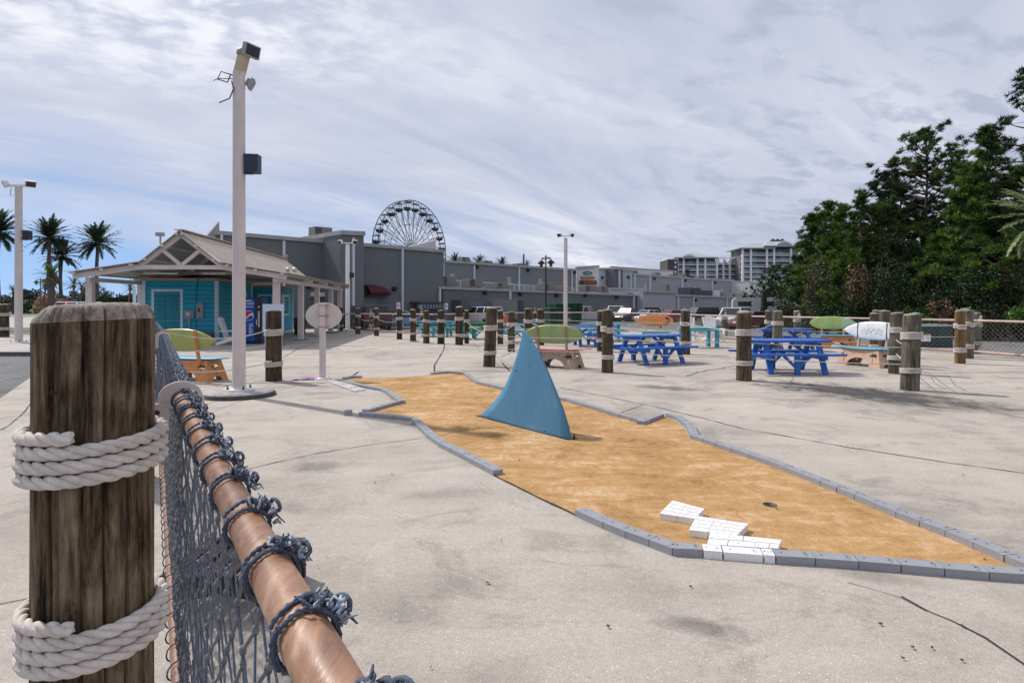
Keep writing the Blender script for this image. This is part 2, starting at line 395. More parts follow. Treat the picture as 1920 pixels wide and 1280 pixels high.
# ================================================================ ground, lots, roads
def build_ground():
    xs = [-3000, -900, -300, -140, -80, -50, -35, -25, -15, -5, 5, 15, 25, 35, 50, 80, 140, 300, 900, 3000]
    ys = [-300, -60, -20, 0, 10, 20, 26, 30, 34, 38, 42, 46, 50, 55, 60, 64, 80, 120, 300, 900, 3500]
    mb = MB(); v = [(x, y, gz(x, y)) for y in ys for x in xs]; n = len(xs)
    mb.add(v, [(j * n + i, j * n + i + 1, (j + 1) * n + i + 1, (j + 1) * n + i) for j in range(len(ys) - 1) for i in range(n - 1)], 0, True)
    tag(mb.build('ground', m_asph), kind='structure')
build_ground()
fence_line = [P(596, 0, 34.5), P(700, 0, 35.2), P(812, 0, 33.2), P(1000, 0, 41.5), P(1134, 0, 42.0), P(1241, 0, 35.5), P(1358, 0, 28.6), P(1495, 0, 25.4), P(1835, 0, 19.8), P(1990, 0, 17.2)]
cup = W(1443, 947)
cup_loop = [(cup.x + 0.052 * math.cos(2 * PI * i / 24), cup.y + 0.052 * math.sin(2 * PI * i / 24)) for i in range(24)]
# deck slab
deck_out = [(4.4, -10), (-8.77, 10.5), (-10.8, 13.8), (-18.0, 25.6), (-24.5, 36.2), (-24, 41), (-11.0, 41)]
for p in fence_line: deck_out.append((p.x + (0.5 if p.x > 7 else 0.0), p.y + 0.6))
deck_out += [(20, 8), (24, -10)]
def ribbon(mb, pts, w, z=0.004, m=1, jit=0.01, seed=0):
    rnd = random.Random(seed); pp = []
    for i in range(len(pts) - 1):
        a, b = Vector(pts[i]), Vector(pts[i + 1]); L = (b - a).length; k = max(1, int(L / 0.12)) if jit else 1
        for j in range(k): pp.append(a.lerp(b, j / k))
    pp.append(Vector(pts[-1])); vs = []; n = len(pp)
    off = 0
    for i, p in enumerate(pp):
        t = (pp[min(i + 1, n - 1)] - pp[max(i - 1, 0)]); t.z = 0; t.normalize(); q = Vector((-t.y, t.x, 0))
        off = off * 0.7 + (rnd.uniform(-jit, jit) if jit else 0)
        ww = w * (rnd.uniform(0.35, 1.2) if jit else 1) / 2
        vs += [(p.x + q.x * (off - ww), p.y + q.y * (off - ww), z), (p.x + q.x * (off + ww), p.y + q.y * (off + ww), z)]
    mb.add(vs, [(2 * i, 2 * i + 2, 2 * i + 3, 2 * i + 1) for i in range(n - 1)], m)
def Wl(*pp): return [W(*p) for p in pp]
mb = MB(); vs, fs = fill_loops([deck_out, cup_loop]); mb.add(vs, fs, 0)
n = len(deck_out); c = [(x, y, 0) for x, y in deck_out] + [(x, y, -0.5) for x, y in deck_out]
mb.add(c, [(i, (i + 1) % n, n + (i + 1) % n, n + i) for i in range(n)], 0)
mb.lathe([(0.052, -0.11), (0.052, -0.001)], 24, (cup.x, cup.y, 0), 0, cap=False); mb.add([(x, y, -0.11) for x, y in cup_loop], [tuple(range(24))], 1)
ribbon(mb, Wl((455, 882), (520, 866), (600, 849), (700, 833), (792, 821)), 0.016, 0.004, 1, 0.006, 1)
ribbon(mb, Wl((925, 891), (1000, 929), (1078, 966)), 0.022, 0.0075, 1, 0.006, 2)
ribbon(mb, Wl((1050, 726), (1230, 763), (1400, 805), (1600, 840), (1780, 868), (1960, 892)), 0.022, jit=0.008, seed=3)
ribbon(mb, Wl((814, 697), (815, 685), (832, 655), (834, 645)), 0.05, jit=0.006, seed=4)
ribbon(mb, Wl((814, 695.5), (955, 695.5)), 0.03, jit=0)
ribbon(mb, Wl((941, 680), (956, 695.5)), 0.05, jit=0)
ribbon(mb, Wl((816, 680.5), (941, 680.5)), 0.02, jit=0)
ribbon(mb, Wl((455, 718.5), (612, 718)), 0.06, jit=0.004, seed=5)
ribbon(mb, Wl((655, 709), (672, 697)), 0.05, jit=0)
ribbon(mb, Wl((530, 671), (560, 653), (600, 640), (700, 622)), 0.04, jit=0.004, seed=7)
ribbon(mb, Wl((0, 806), (20, 795), (42, 774), (62, 752), (80, 735)), 0.02, jit=0.008, seed=8)
ribbon(mb, Wl((-20, 787), (70, 774)), 0.016, jit=0.004, seed=9)
ribbon(mb, Wl((-20, 880), (60, 868)), 0.012, jit=0.004, seed=10)
ribbon(mb, Wl((-20, 1136), (60, 1121)), 0.010, jit=0.003, seed=11)
ribbon(mb, Wl((1590, 1092), (1690, 1120), (1740, 1146)), 0.006, jit=0.008, seed=12)
ribbon(mb, Wl((1690, 1118), (1740, 1146), (1790, 1165), (1850, 1195), (1925, 1248)), 0.014, jit=0.010, seed=12)
ribbon(mb, Wl((1287, 705), (1310, 697), (1345, 692), (1382, 685)), 0.05, jit=0.03, seed=13)
ribbon(mb, Wl((1160, 775), (1185, 766), (1206, 759)), 0.014, jit=0.012, seed=14)
ribbon(mb, Wl((610, 664), (820, 667)), 0.02, jit=0.006, seed=15)
ribbon(mb, Wl((620, 665), (690, 655), (760, 642)), 0.025, jit=0.006, seed=16)
ribbon(mb, Wl((1730, 699), (1800, 699), (1960, 697)), 0.05, jit=0.01, seed=17)
ribbon(mb, Wl((360, 741), (480, 708), (640, 700)), 0.02, jit=0.005, seed=18)
ribbon(mb, Wl((360, 708), (500, 700)), 0.02, jit=0.005, seed=19)
for k, (a, b, cc) in enumerate([((1715, 700), (1722, 715), (1745, 728)), ((1745, 705), (1752, 718), (1775, 730)), ((1778, 705), (1790, 722), (1812, 733))]):
    ribbon(mb, Wl(a, b, cc), 0.012, jit=0.002, seed=20 + k)  # thin dark strips painted where the rope shadows fall on the slab
rnd = random.Random(3)
for i in range(70):        # small leaves and grit lying on the slab
    px = rnd.uniform(330, 1900); py = rnd.choice([rnd.uniform(650, 760), rnd.uniform(700, 1260)])
    p = W(px, py); r = rnd.uniform(0.006, 0.016); a = rnd.uniform(0, 6)
    mb.add([(p.x + r * math.cos(a + q) * (1 if q % 2 else 0.5), p.y + r * math.sin(a + q), 0.010 + 0.004 * (q % 2)) for q in range(5)], [(0, 1, 2, 3, 4)], 1)
tag(mb.build('concrete_deck', [m_conc, m_crack_shadow, m_dust]), kind='structure')
# left side: parking strip, island, grass strips, road
def sheet(name, pts, mat, z):
    mb = MB(); mb.add([(p[0], p[1], z + gz(p[0], p[1])) for p in pts], [tuple(range(len(pts)))]); return tag(mb.build(name, mat), kind='structure')
def band(name, y0, y1, mat, z, x0=-140, x1=-17.0):
    n = 8; mb = MB(); vs = []
    for i in range(n + 1):
        d = y0 + (y1 - y0) * i / n
        vs += [(x0, d, gz(x0, d) + z), (x1, d, gz(x1, d) + z)]
    mb.add(vs, [(2 * i, 2 * i + 1, 2 * i + 3, 2 * i + 2) for i in range(n)]); return tag(mb.build(name, mat), kind='structure')
m_grass = M_('grass_blades', (0.085, 0.13, 0.035), 0.9, 0.4, 1.2, 0.6, 30)
band('sidewalk', 26.3, 33.5, m_conc2, 0.05, -60, -22)
band('grass_verge', 41, 50, m_grass, 0.08, -140, -25)
band('road', 50.2, 125, m_conc2, 0.02, -260, -8)
band('grass_verge', 125, 230, m_grass, 0.05, -400, -30)
mb = MB()
for y0 in (40.6, 50.0): mb.box(-90, -26, y0, y0 + 0.25, gz(-50, y0) - 0.05, gz(-50, y0) + 0.12)
mb.box(-140, -30, 124.4, 125, gz(-80, 125) - 0.05, gz(-80, 125) + 0.15)
tag(mb.build('kerb', m_conc2), kind='structure')
def kerbed(name, poly, h, z0, mats):
    mb = MB(); n = len(poly)
    mb.prism(poly, z0, z0 + h, ms=1); return tag(mb.build(name, mats, bevel=0.02), kind='structure')
kerbed('lamp_island', [(-15.2, 19.8), (-26, 20.4), (-30, 24.6), (-28, 26.5), (-18.9, 26.2)], 0.15, -0.06, [m_conc2, M_('tyre_marked_kerb', (0.12, 0.11, 0.10), 0.9, 0.5, 9)])
mb = MB()
for (a, b) in [((-20, 700), (28, 697)), ((-20, 716), (50, 706)), ((10, 690), (62, 680))]:
    ribbon(mb, [W(*a, -0.05), W(*b, -0.05)], 0.10, -0.044, 0, 0.004, 5)
tag(mb.build('parking_line', M_('faded_blue_line_paint', (0.20, 0.24, 0.34), 0.9, 0.4, 9)), kind='structure')
# lot behind the fence
m_lot = concrete('worn_lot_asphalt', (0.20, 0.19, 0.19), False)
vs = []; fsx = []
mb = MB(); ys = [17, 26, 30, 36, 42, 48, 55, 62, 75, 100, 140]; xx = [-7.5, -4, -1, 2, 8, 14, 22, 30, 60, 120]
v = [(x, y, gz(x, y) + 0.035) for y in ys for x in xx]; nn = len(xx)
mb.add(v, [(j * nn + i, j * nn + i + 1, (j + 1) * nn + i + 1, (j + 1) * nn + i) for j in range(len(ys) - 1) for i in range(nn - 1)], 0, True)
tag(mb.build('parking_lot', m_lot), kind='structure')
mb = MB()
for px in range(1080, 1400, 24):
    a, b = at(px, 60), at(px + 10, 66); ribbon(mb, [a, b], 0.12, a.z + 0.03, 0, 0)
tag(mb.build('parking_stripes', m_dust), kind='structure')
m_floor = M_('leaf_litter', (0.06, 0.05, 0.03), 0.95, 0.5, 1.5, 0.8, 14)
floor_poly = [(17.5, 62), (18.0, 40), (19.5, 31.5), (22.5, 27.6), (30, 24), (60, 15), (140, 10), (140, 110), (20, 110)]
sheet('forest_floor', floor_poly, m_floor, 0.06)
mb = MB()
for a, b in ((1, 2), (2, 3), (3, 4), (4, 5)):
    p, q = floor_poly[a], floor_poly[b]; mb.bar((p[0], p[1], gz(*p) + 0.04), (q[0], q[1], gz(*q) + 0.04), 0.3, 0.26)
tag(mb.build('kerb', M_('tan_kerb', (0.30, 0.26, 0.20), 0.9, 0.3, 3)), kind='structure')

# ================================================================ putting surface
putt_px = [(640, 711), (627, 714), (673, 726), (712, 733), (722, 737), (738, 753), (747, 757), (700, 771), (672, 776), (702, 781), (767, 787), (775, 790),
           (800, 819), (823, 836), (866, 858), (919, 886), (925, 891), (1000, 929), (1077, 966), (1130, 988), (1172, 1006), (1216, 1022), (1262, 1038), (1319, 1042),
           (1455, 1053), (1610, 1064), (1772, 1078), (1930, 1090), (1945, 1074), (1882, 1054), (1772, 1006), (1679, 970), (1602, 937), (1537, 910), (1440, 871), (1340, 837),
           (1292, 822), (1284, 805), (1265, 789), (1246, 781), (1207, 795), (1160, 782), (1105, 765), (1060, 752), (1000, 741), (941, 730), (892, 719), (868, 702), (840, 699.5), (811, 702), (760, 707), (679, 709)]
putt_w = [W(*p) for p in putt_px]
mb = MB(); vs, fs = fill_loops([[(p.x, p.y) for p in putt_w], cup_loop], 0.004); mb.add(vs, fs, 0)
ribbon(mb, Wl((818, 817), (880, 805), (965, 799)), 0.010, 0.008, 1, 0.006, 31)
mb.lathe([(0.054, 0.0045), (0.054, 0.010), (0.049, 0.010), (0.049, -0.09)], 24, (cup.x, cup.y, 0), 2, cap=False)
tag(mb.build('putting_surface', [m_putt, m_crack_shadow, M_('cup_liner', (.13, .12, .11), .8)]), kind='structure')

# ================================================================ edging blocks
m_block = M_('grey_block_paint', (0.285, 0.295, 0.32), 0.5, 0.10, 9, 0.25, 70, dirt=0.25)
m_blockw = M_('white_block_paint', (0.78, 0.77, 0.76), 0.5, 0.05, 9, 0.3, 60, dirt=0.2)
m_hole = M_('bolt_hole', (0.02, 0.018, 0.018), 0.8)
BL, BW, BH = 0.255, 0.105, 0.052
def block_mesh(L, w=BW, seed=0):
    mb = MB(); x = L / 2 - 0.002
    n = 6; out = [(-x + 0.0, 0), ]
    poly = [(-x, -w / 2), (x, -w / 2), (x, w / 2), (-x, w / 2)]
    mb.prism(poly, 0, BH)
    for sx in (-0.3, 0.3):
        mb.lathe([(0.0062, 0), (0.0062, 0.0012)], 8, (sx * L, 0.006, BH), 1, sm=False)
    arc = [(x - 0.03 + 0.045 * math.cos(a), 0.046 * math.sin(a)) for a in [R(-85 + 17 * i) for i in range(11)]]
    vs = []
    for i, (ax, ay) in enumerate(arc):
        vs += [(ax - 0.045, ay, BH + 0.0008), (ax - 0.0430, ay, BH + 0.0008)]
    mb.add(vs, [(2 * i, 2 * i + 1, 2 * i + 3, 2 * i + 2) for i in range(len(arc) - 1)], 1)
    return mb
protos = {}
def block(L, mats, key):
    if key not in protos:
        o = block_mesh(L).build('edging_block', mats, bevel=0.006); protos[key] = o; return o
    o = protos[key].copy(); col.objects.link(o); return o
blk_r = random.Random(11)
ORD = ['', 'first', 'second', 'third', 'fourth', 'fifth', 'sixth', 'seventh', 'eighth', 'ninth', 'tenth', 'eleventh', 'twelfth', 'thirteenth', 'fourteenth', 'fifteenth', 'sixteenth', 'seventeenth', 'eighteenth', 'nineteenth'] + ['%dth' % i for i in range(20, 90)]
def run(pxs, label, group, side=1, mats=None, white=()):
    """blocks laid along a polyline; the line is the edge nearest the camera, side=+1 puts the blocks to its left"""
    mats = mats or [m_block, m_hole]; pts = [W(*p) for p in pxs]
    cnt = 0; tot = sum(max(1, round((pts[i + 1] - pts[i]).length / BL)) for i in range(len(pts) - 1))
    for i in range(len(pts) - 1):
        a, b = pts[i], pts[i + 1]; t = b - a; L = t.length; t.normalize(); q = Vector((-t.y, t.x, 0)) * side
        k = max(1, round(L / BL)); l = L / k
        for j in range(k):
            c = a + t * (l * (j + 0.5)) + q * (BW / 2)
            o = block(l, mats, (round(l, 2), mats[0].name))
            o.location = (c.x, c.y, -0.0005 - blk_r.random() * 0.0025); o.rotation_euler = (0, 0, math.atan2(t.y, t.x) + blk_r.uniform(-0.008, 0.008))
            cnt += 1; tag(o, (label if tot == 1 else ORD[cnt] + ' ' + label) , 'edging block', group)
run([(679, 708), (657, 707.5), (641, 711)], 'grey edging block of the short run at the back left corner', 'grey blocks at the back left corner')
run([(627, 714), (673, 726), (712, 733), (722, 737), (748, 757)], 'grey edging block from the back in the run beside the wooden lattice', 'grey blocks beside the lattice')
run([(751, 757), (690, 774.5)], 'grey edging block of the slanting run at the left spike', 'grey blocks slanting to the left spike', side=-1)
run([(672, 779.5), (702, 782.5), (736, 786), (767, 789.5)], 'grey edging block right of the loose cube', 'grey blocks right of the loose cube')
run([(770, 790), (800, 821), (823, 838), (866, 860), (925, 892)], 'pale edging block from the back in the curved left run', 'pale blocks in the curved left run')
run([(1077, 967), (1130, 991)], 'grey edging block at the start of the near left run', 'grey blocks at the near left edge')
run([(1130, 991), (1172, 1009), (1216, 1025), (1260, 1042)], 'grey edging block in the curve left of the white blocks', 'grey blocks left of the white ones')
run([(1260, 1042), (1319, 1045)], 'dark grey edging block touching the left side of the white border blocks', 'grey block touching the white ones')
WB = [m_blockw, m_hole]
run([(1319, 1046), (1355, 1049)], 'short white block left of three in the near border row', 'white border blocks', mats=WB)
run([(1357, 1049), (1431, 1055)], 'long white block between two short ones in the near border row', 'white border blocks', mats=WB)
run([(1433, 1055), (1454, 1056.5)], 'short white block right of three in the near border row', 'white border blocks', mats=WB)
run([(1455, 1057), (1530, 1061), (1610, 1067), (1690, 1074), (1772, 1081), (1856, 1088), (1945, 1094)], 'dark grey edging block to the right of the white border blocks', 'dark grey blocks in the near straight run')
run([(868, 702.5), (840, 700), (811, 702.5)], 'dark edging block from the right on the flat far edge', 'grey blocks on the far edge', side=-1)
run([(868, 702.5), (892.5, 720), (941, 731)], 'pale edging block in the run going behind the shark fin', 'pale blocks going behind the fin')
run([(941, 731), (1000, 742), (1060, 753)], 'grey edging block hidden behind the shark fin', 'blocks behind the fin')
run([(1060, 753), (1105, 766), (1160, 783), (1207, 796)], 'pale edging block to the right of the shark fin', 'pale blocks right of the fin')
run([(1207, 797), (1246, 782)], 'grey edging block of the short zigzag run', 'grey blocks of the zigzag corner')
run([(1248, 781), (1268, 788), (1286, 802), (1294, 822)], 'pale edging block of the rounded bulge', 'pale blocks of the rounded bulge')
run([(1294, 822), (1340, 838), (1440, 872), (1537, 911), (1602, 938), (1679, 971), (1772, 1007), (1882, 1055), (1945, 1082)], 'pale edging block from the bulge along the far right edge', 'pale blocks on the far right edge')
p = W(653, 778); mb = MB(); mb.box(p.x - .05, p.x + .05, p.y - .045, p.y + .045, 0, .075)
tag(mb.build('loose_block', m_block, loc=p, bevel=0.005), 'small grey cube lying loose on the concrete left of the edging', 'block')
# white stepping clusters: rows of white blocks between four top corners (photo pixels at block-top height)
def cluster(tl, tr, fl, fr, rows, where):
    tl, tr, fl, fr = [W(*p, BH) for p in (tl, tr, fl, fr)]
    for r in range(rows):
        a0, a1 = tl.lerp(fl, r / rows), tl.lerp(fl, (r + 1) / rows); b0, b1 = tr.lerp(fr, r / rows), tr.lerp(fr, (r + 1) / rows)
        L = ((b0 + b1) / 2 - (a0 + a1) / 2).length
        cuts = [0.0]
        x = (0.5 if r % 2 else 0.85) * BL
        while x < L - 0.05: cuts.append(x / L); x += BL
        cuts.append(1.0)
        for i in range(len(cuts) - 1):
            u, v = cuts[i] + 0.006, cuts[i + 1] - 0.006; e = 0.055
            q = [a0.lerp(b0, u).lerp(a1.lerp(b1, u), e), a0.lerp(b0, v).lerp(a1.lerp(b1, v), e), a0.lerp(b0, v).lerp(a1.lerp(b1, v), 1 - e), a0.lerp(b0, u).lerp(a1.lerp(b1, u), 1 - e)]
            q = q[::-1]; c = (q[0] + q[2]) / 2
            mb = MB(); mb.prism([(p.x, p.y) for p in q], 0.004, BH)
            for s in (0.25, 0.75):
                if (i + r) % 2 and s > 0.5: continue
                h = ((q[0] + q[3]) / 2).lerp((q[1] + q[2]) / 2, s); mb.lathe([(0.004, 0), (0.004, 0.0012)], 8, (h.x, h.y, BH), 1, sm=False)
            # curved seam
            ctr = (q[1] + q[2]) / 2; ax = ((q[1] + q[2]) / 2 - (q[0] + q[3]) / 2).normalized(); ay = Vector((-ax.y, ax.x, 0)); w2 = (q[1] - q[2]).length / 2 * 0.9
            vs = []
            for k in range(9):
                an = R(-85 + 170 * k / 8); pp = ctr - ax * (0.05 - 0.0) + ax * (-0.04 * math.cos(an)) * 1 + ay * (w2 * math.sin(an)); vs += [(pp.x, pp.y, BH + .0008), (pp.x + ax.x * .0018, pp.y + ax.y * .0018, BH + .0008)]
            if (i + r) % 2 == 0: mb.add(vs, [(2 * k, 2 * k + 2, 2 * k + 3, 2 * k + 1) for k in range(8)], 1)
            o = mb.build('white_block', WB, loc=(c.x, c.y, 0), bevel=0.005)
            tag(o, '%s white block of the %s row in the %s' % (['left', 'second', 'third', 'fourth', 'fifth'][i], ['back', 'second', 'third', 'front'][r], where), 'white block', 'white stepping blocks')
cluster((1261, 937), (1321, 953), (1236, 962), (1303, 972), 4, 'farthest stepped cluster')
cluster((1306, 966), (1404, 981), (1291, 993), (1382, 1003), 4, 'middle stepped cluster')
cluster((1331, 997), (1466, 1011), (1325, 1020), (1459, 1028), 2, 'nearest stepped cluster')

# ================================================================ shark fin
def fin():
    A = W(902, 779); B = W(1078, 824); ax = (B - A); L = ax.length; ax.normalize(); nrm = Vector((-ax.y, ax.x, 0))  # away from camera
    def on(px, py):   # point of the fin's centre plane seen at a pixel -> (s, z)
        r = (px - 960) / F; s = (r * A.y - A.x) / (ax.x - r * ax.y); d = A.y + ax.y * s
        return s, HC - (py - HY) / F * d
    back = [(902, 779), (917, 764), (936, 742), (947, 724), (957, 702), (966, 676), (973, 654), (978, 634), (980.5, 620)]     # concave left edge
    front = [(1078, 824), (1074, 800), (1064, 770), (1050, 736), (1034, 700), (1016, 664), (1002, 642), (992, 628), (984, 619)]  # convex right edge
    n = len(back); rows = []
    for b, f in zip(back, front):
        rows.append((on(*b), on(*f)))
    K = 11; vs = []; mbb = MB(); lean = 0.0
    T0 = 0.11
    for i, ((s0, z0), (s1, z1)) in enumerate(rows):
        k = i / (n - 1); T = T0 * (1 - k * 0.93)
        ring = []
        for j in range(K):           # near side (towards camera)
            u = j / (K - 1); s = s0 + (s1 - s0) * u; z = z0 + (z1 - z0) * u
            t = T * (math.sin(PI * min(1, (u * 0.86 + 0.03))) ** 0.55) * (0.35 + 0.65 * u)
            ring.append((s, z, -t))
        for j in range(K - 2, 0, -1):
            s, z, t = ring[j]; ring.append((s, z, -t))
        for s, z, t in ring:
            p = A + ax * s + nrm * t; vs.append((p.x, p.y, max(z, 0.012)))
    m = 2 * K - 2
    fs = [(i * m + j, i * m + (j + 1) % m, (i + 1) * m + (j + 1) % m, (i + 1) * m + j) for i in range(n - 1) for j in range(m)]
    root = thing('shark_fin', 'big blue shark fin standing on the sandy putting surface', 'shark fin', ((A + B) / 2).to_tuple())
    mbb.add(vs, fs, 0, True); mbb.add(vs[-m:], [tuple(range(m))], 0); mbb.add(vs[:m], [tuple(range(m))[::-1]], 0)
    m_fin, t, b = mk('fin_blue_paint'); tc = t.nodes.new('ShaderNodeTexCoord').outputs['Object']
    nn = tn(t, tc, 2.2, 6, 0.65, 0.4, (1, 1, 0.5)); sc2 = tn(t, tc, 9, 6, 0.7, 0.4, (0.4, 0.4, 1.6))
    c = rampn(t, mth(t, 'ADD', mth(t, 'MULTIPLY', nn, 0.7), mth(t, 'MULTIPLY', sc2, 0.3)), [(0.34, (0.062, 0.200, 0.335)), (0.54, (0.078, 0.235, 0.385)), (0.70, (0.12, 0.29, 0.44))])
    t.links.new(c, b.inputs['Base Color']); t.links.new(rampn(t, nn, [(0.3, 0.32), (0.7, 0.48)]), b.inputs['Roughness']); b.inputs['Specular IOR Level'].default_value = 0.5
    bumpn(t, b, tn(t, tc, 5, 5), 0.25, 0.02)
    mbb.build('fin_body', m_fin, root)
    # dark base strip and open lower front end
    mb = MB(); p0 = A - nrm * 0.07 + ax * 0.03; p1 = B - nrm * 0.085 - ax * 0.01
    mb.bar(A + Vector((0, 0, .006)) - nrm * 0.02, B + Vector((0, 0, .006)) - nrm * 0.02 - ax * .01, 0.15, 0.010)
    mb.build('base_plate', m_black, root)
    mb = MB(); M = facing(B + Vector((0, 0, 0.0)) - ax * 0.004 - nrm * .012, ax)
    e = [(0.016 * math.cos(a), 0.0 + 0.07 * max(0, math.sin(a))) for a in [PI * i / 8 for i in range(9)]]
    mb.prism(e, 0, 0.006, M); mb.build('end_opening', m_black, root)
    mb = MB(); q = W(1076, 822)
    for (px, py) in ((980, 694), (1007, 640), (975, 640), (1034, 806)):
        s, z = on(px, py); p = A + ax * s - nrm * 0.10 + Vector((0, 0, z)); p.z = z; mb.lathe([(0.008, 0), (0.008, 0.02)], 8, M=facing(p, -nrm))
    mb.build('bolt', m_dgrey, root)
fin()

# ================================================================ foreground piling and rope
def big_piling():
    px, py = (178 - 960) / F * 1.75, 1.75; Rr = 0.147; H = 1.60
    root = thing('mooring_post', 'thick cracked timber piling close to the camera wrapped in two bands of heavy rope', 'piling', (px, py, 0))
    rnd = random.Random(5); nth, nz = 300, 90
    cracks = [(rnd.uniform(0, 2 * PI), rnd.uniform(0.012, 0.030), rnd.uniform(0.008, 0.022), rnd.uniform(0, 6), rnd.uniform(-.6, 1.0), rnd.uniform(1.2, 2.6)) for _ in range(46)]
    vs = []; topz = lambda x, y: H - 0.012 + 0.05 * x
    zs = [0 + (H - 0.045) * (j / nz) for j in range(nz + 1)]
    def rad(th, z):
        r = Rr + 0.003 * math.sin(3 * th + 1.3) + 0.002 * math.sin(7 * th + z * 2)
        for (c, w, dp, ph, z0, z1) in cracks:
            if z0 < z < z1:
                cc = c + 0.02 * math.sin(z * 5 + ph); dd = abs((th - cc + PI) % (2 * PI) - PI)
                if dd < 3 * w: r -= dp * math.exp(-(dd / w * 1.4) ** 2) * min(1, (z - z0) * 4) * min(1, (z1 - z) * 4 + (0.6 if z1 > H else 0))
        return r
    for z in zs:
        for i in range(nth):
            th = 2 * PI * i / nth; r = rad(th, z); vs.append((px + r * math.cos(th), py + r * math.sin(th), z + (0.05 * r * math.cos(th) if z > H - 0.05 else 0)))
    k = nz + 1
    for (f, dz) in ((0.985, -0.034), (0.90, -0.008), (0.8, 0.0), (0.5, 0.004), (0.2, 0.005)):
        for i in range(nth):
            th = 2 * PI * i / nth; f2 = f * (1 - (0.18 if 0.3 < f < .95 else 0.03) * max(0, -math.cos(th)) ** 1.2) ; r = rad(th, H) * f2 + rnd.uniform(-.0015, .0015)
            vs.append((px + r * math.cos(th), py + r * math.sin(th), H + dz + 0.05 * r * math.cos(th) + rnd.uniform(-.001, .001)))
        k += 1
    vs.append((px, py, H + .005)); ci = len(vs) - 1
    mb = MB(); fs = [(j * nth + i, j * nth + (i + 1) % nth, (j + 1) * nth + (i + 1) % nth, (j + 1) * nth + i) for j in range(k - 1) for i in range(nth)]
    mb.v = vs; mb.f = [list(f) for f in fs] + [[(k - 1) * nth + i, (k - 1) * nth + (i + 1) % nth, ci] for i in range(nth)]
    mb.s = [True] * len(mb.f); mb.m = [1 if q >= (nz) * nth else 0 for q in range(len(mb.f))]
    m, t, b = mk('cracked_piling_wood'); tc = t.nodes.new('ShaderNodeTexCoord').outputs['Object']
    g = tn(t, tc, 26, 8, 0.7, 0.7, (1, 1, 0.12)); g2 = tn(t, tc, 90, 6, 0.7, 0.3, (1, 1, 0.06)); p = tn(t, tc, 7, 6, 0.65, 0.6, (1, 1, 0.6))
    f = mth(t, 'ADD', mth(t, 'MULTIPLY', g, 0.55), mth(t, 'MULTIPLY', g2, 0.25)); f = mth(t, 'ADD', f, mth(t, 'MULTIPLY', p, 0.30))
    c = rampn(t, f, [(0.43, (0.006, 0.004, 0.003)), (0.49, (0.046, 0.031, 0.018)), (0.56, (0.140, 0.098, 0.060)), (0.67, (0.31, 0.235, 0.155))])
    gr = tn(t, tc, 9, 6, 0.75, 0.3, (1, 1, 0.045)); c = mix(t, 1.0, c, rampn(t, gr, [(0.38, 0.12), (0.46, 1.0)]), 'MULTIPLY')
    sx = t.nodes.new('ShaderNodeSeparateXYZ'); t.links.new(tc, sx.inputs[0])
    gm = mth(t, 'ADD', mth(t, 'MULTIPLY', sx.outputs[0], -4.0), mth(t, 'MULTIPLY', p, 0.6))
    c = mix(t, rampn(t, gm, [(0.60, 0.0), (0.95, 0.65)]), c, (0.055, 0.075, 0.05))      # algae on the left side
    t.links.new(c, b.inputs['Base Color']); b.inputs['Roughness'].default_value = 0.85; b.inputs['Specular IOR Level'].default_value = 0.2
    bumpn(t, b, mth(t, 'ADD', f, mth(t, 'MULTIPLY', gr, 1.2)), 1.0, 0.02)
    m2, t, b = mk('weathered_end_grain'); tc = t.nodes.new('ShaderNodeTexCoord').outputs['Object']
    g = tn(t, tc, 40, 8, 0.7, 1.0); p = tn(t, tc, 10, 6, 0.65, 0.6)
    c = rampn(t, mth(t, 'ADD', mth(t, 'MULTIPLY', g, 0.5), mth(t, 'MULTIPLY', p, 0.5)), [(0.36, (0.06, 0.045, 0.03)), (0.48, (0.24, 0.20, 0.16)), (0.60, (0.42, 0.37, 0.31)), (0.7, (0.5, 0.46, 0.4))])
    t.links.new(c, b.inputs['Base Color']); b.inputs['Roughness'].default_value = 0.9; bumpn(t, b, g, 0.8, 0.01)
    mb.build('timber', [m, m2], root)
    for zc, turns, drop in ((1.205, 3.55, 1), (0.715, 3.6, 1)):
        mb = MB(); pts = []; nn = int(turns * 110); rr = 0.0185; rad_ = Rr + rr * 1.02
        a0 = R(-72)
        for i in range(nn + 1):
            a = a0 - 2 * PI * turns * i / nn; tt = turns * i / nn
            z = zc + 0.056 - tt * 0.0375 + 0.009 * math.sin(a - 0.9) ; rr2 = rad_ + (0.010 if i < 4 else 0)
            pts.append((px + rr2 * math.cos(a), py + rr2 * math.sin(a), z + 0.035 * rad_ * math.cos(a) * 1.4))
        rope(mb, pts, rr, 0.125, 10)
        mb.build('rope_band', m_rope, root)
    # dark knot hole
    mb = MB(); a = R(-95); mb.ball((px + (Rr - .003) * math.cos(a), py + (Rr - .003) * math.sin(a), 1.37), 0.009, 0, 10, 6, (1, .35, 1.1)); mb.build('knot_hole', m_black, root)
big_piling()

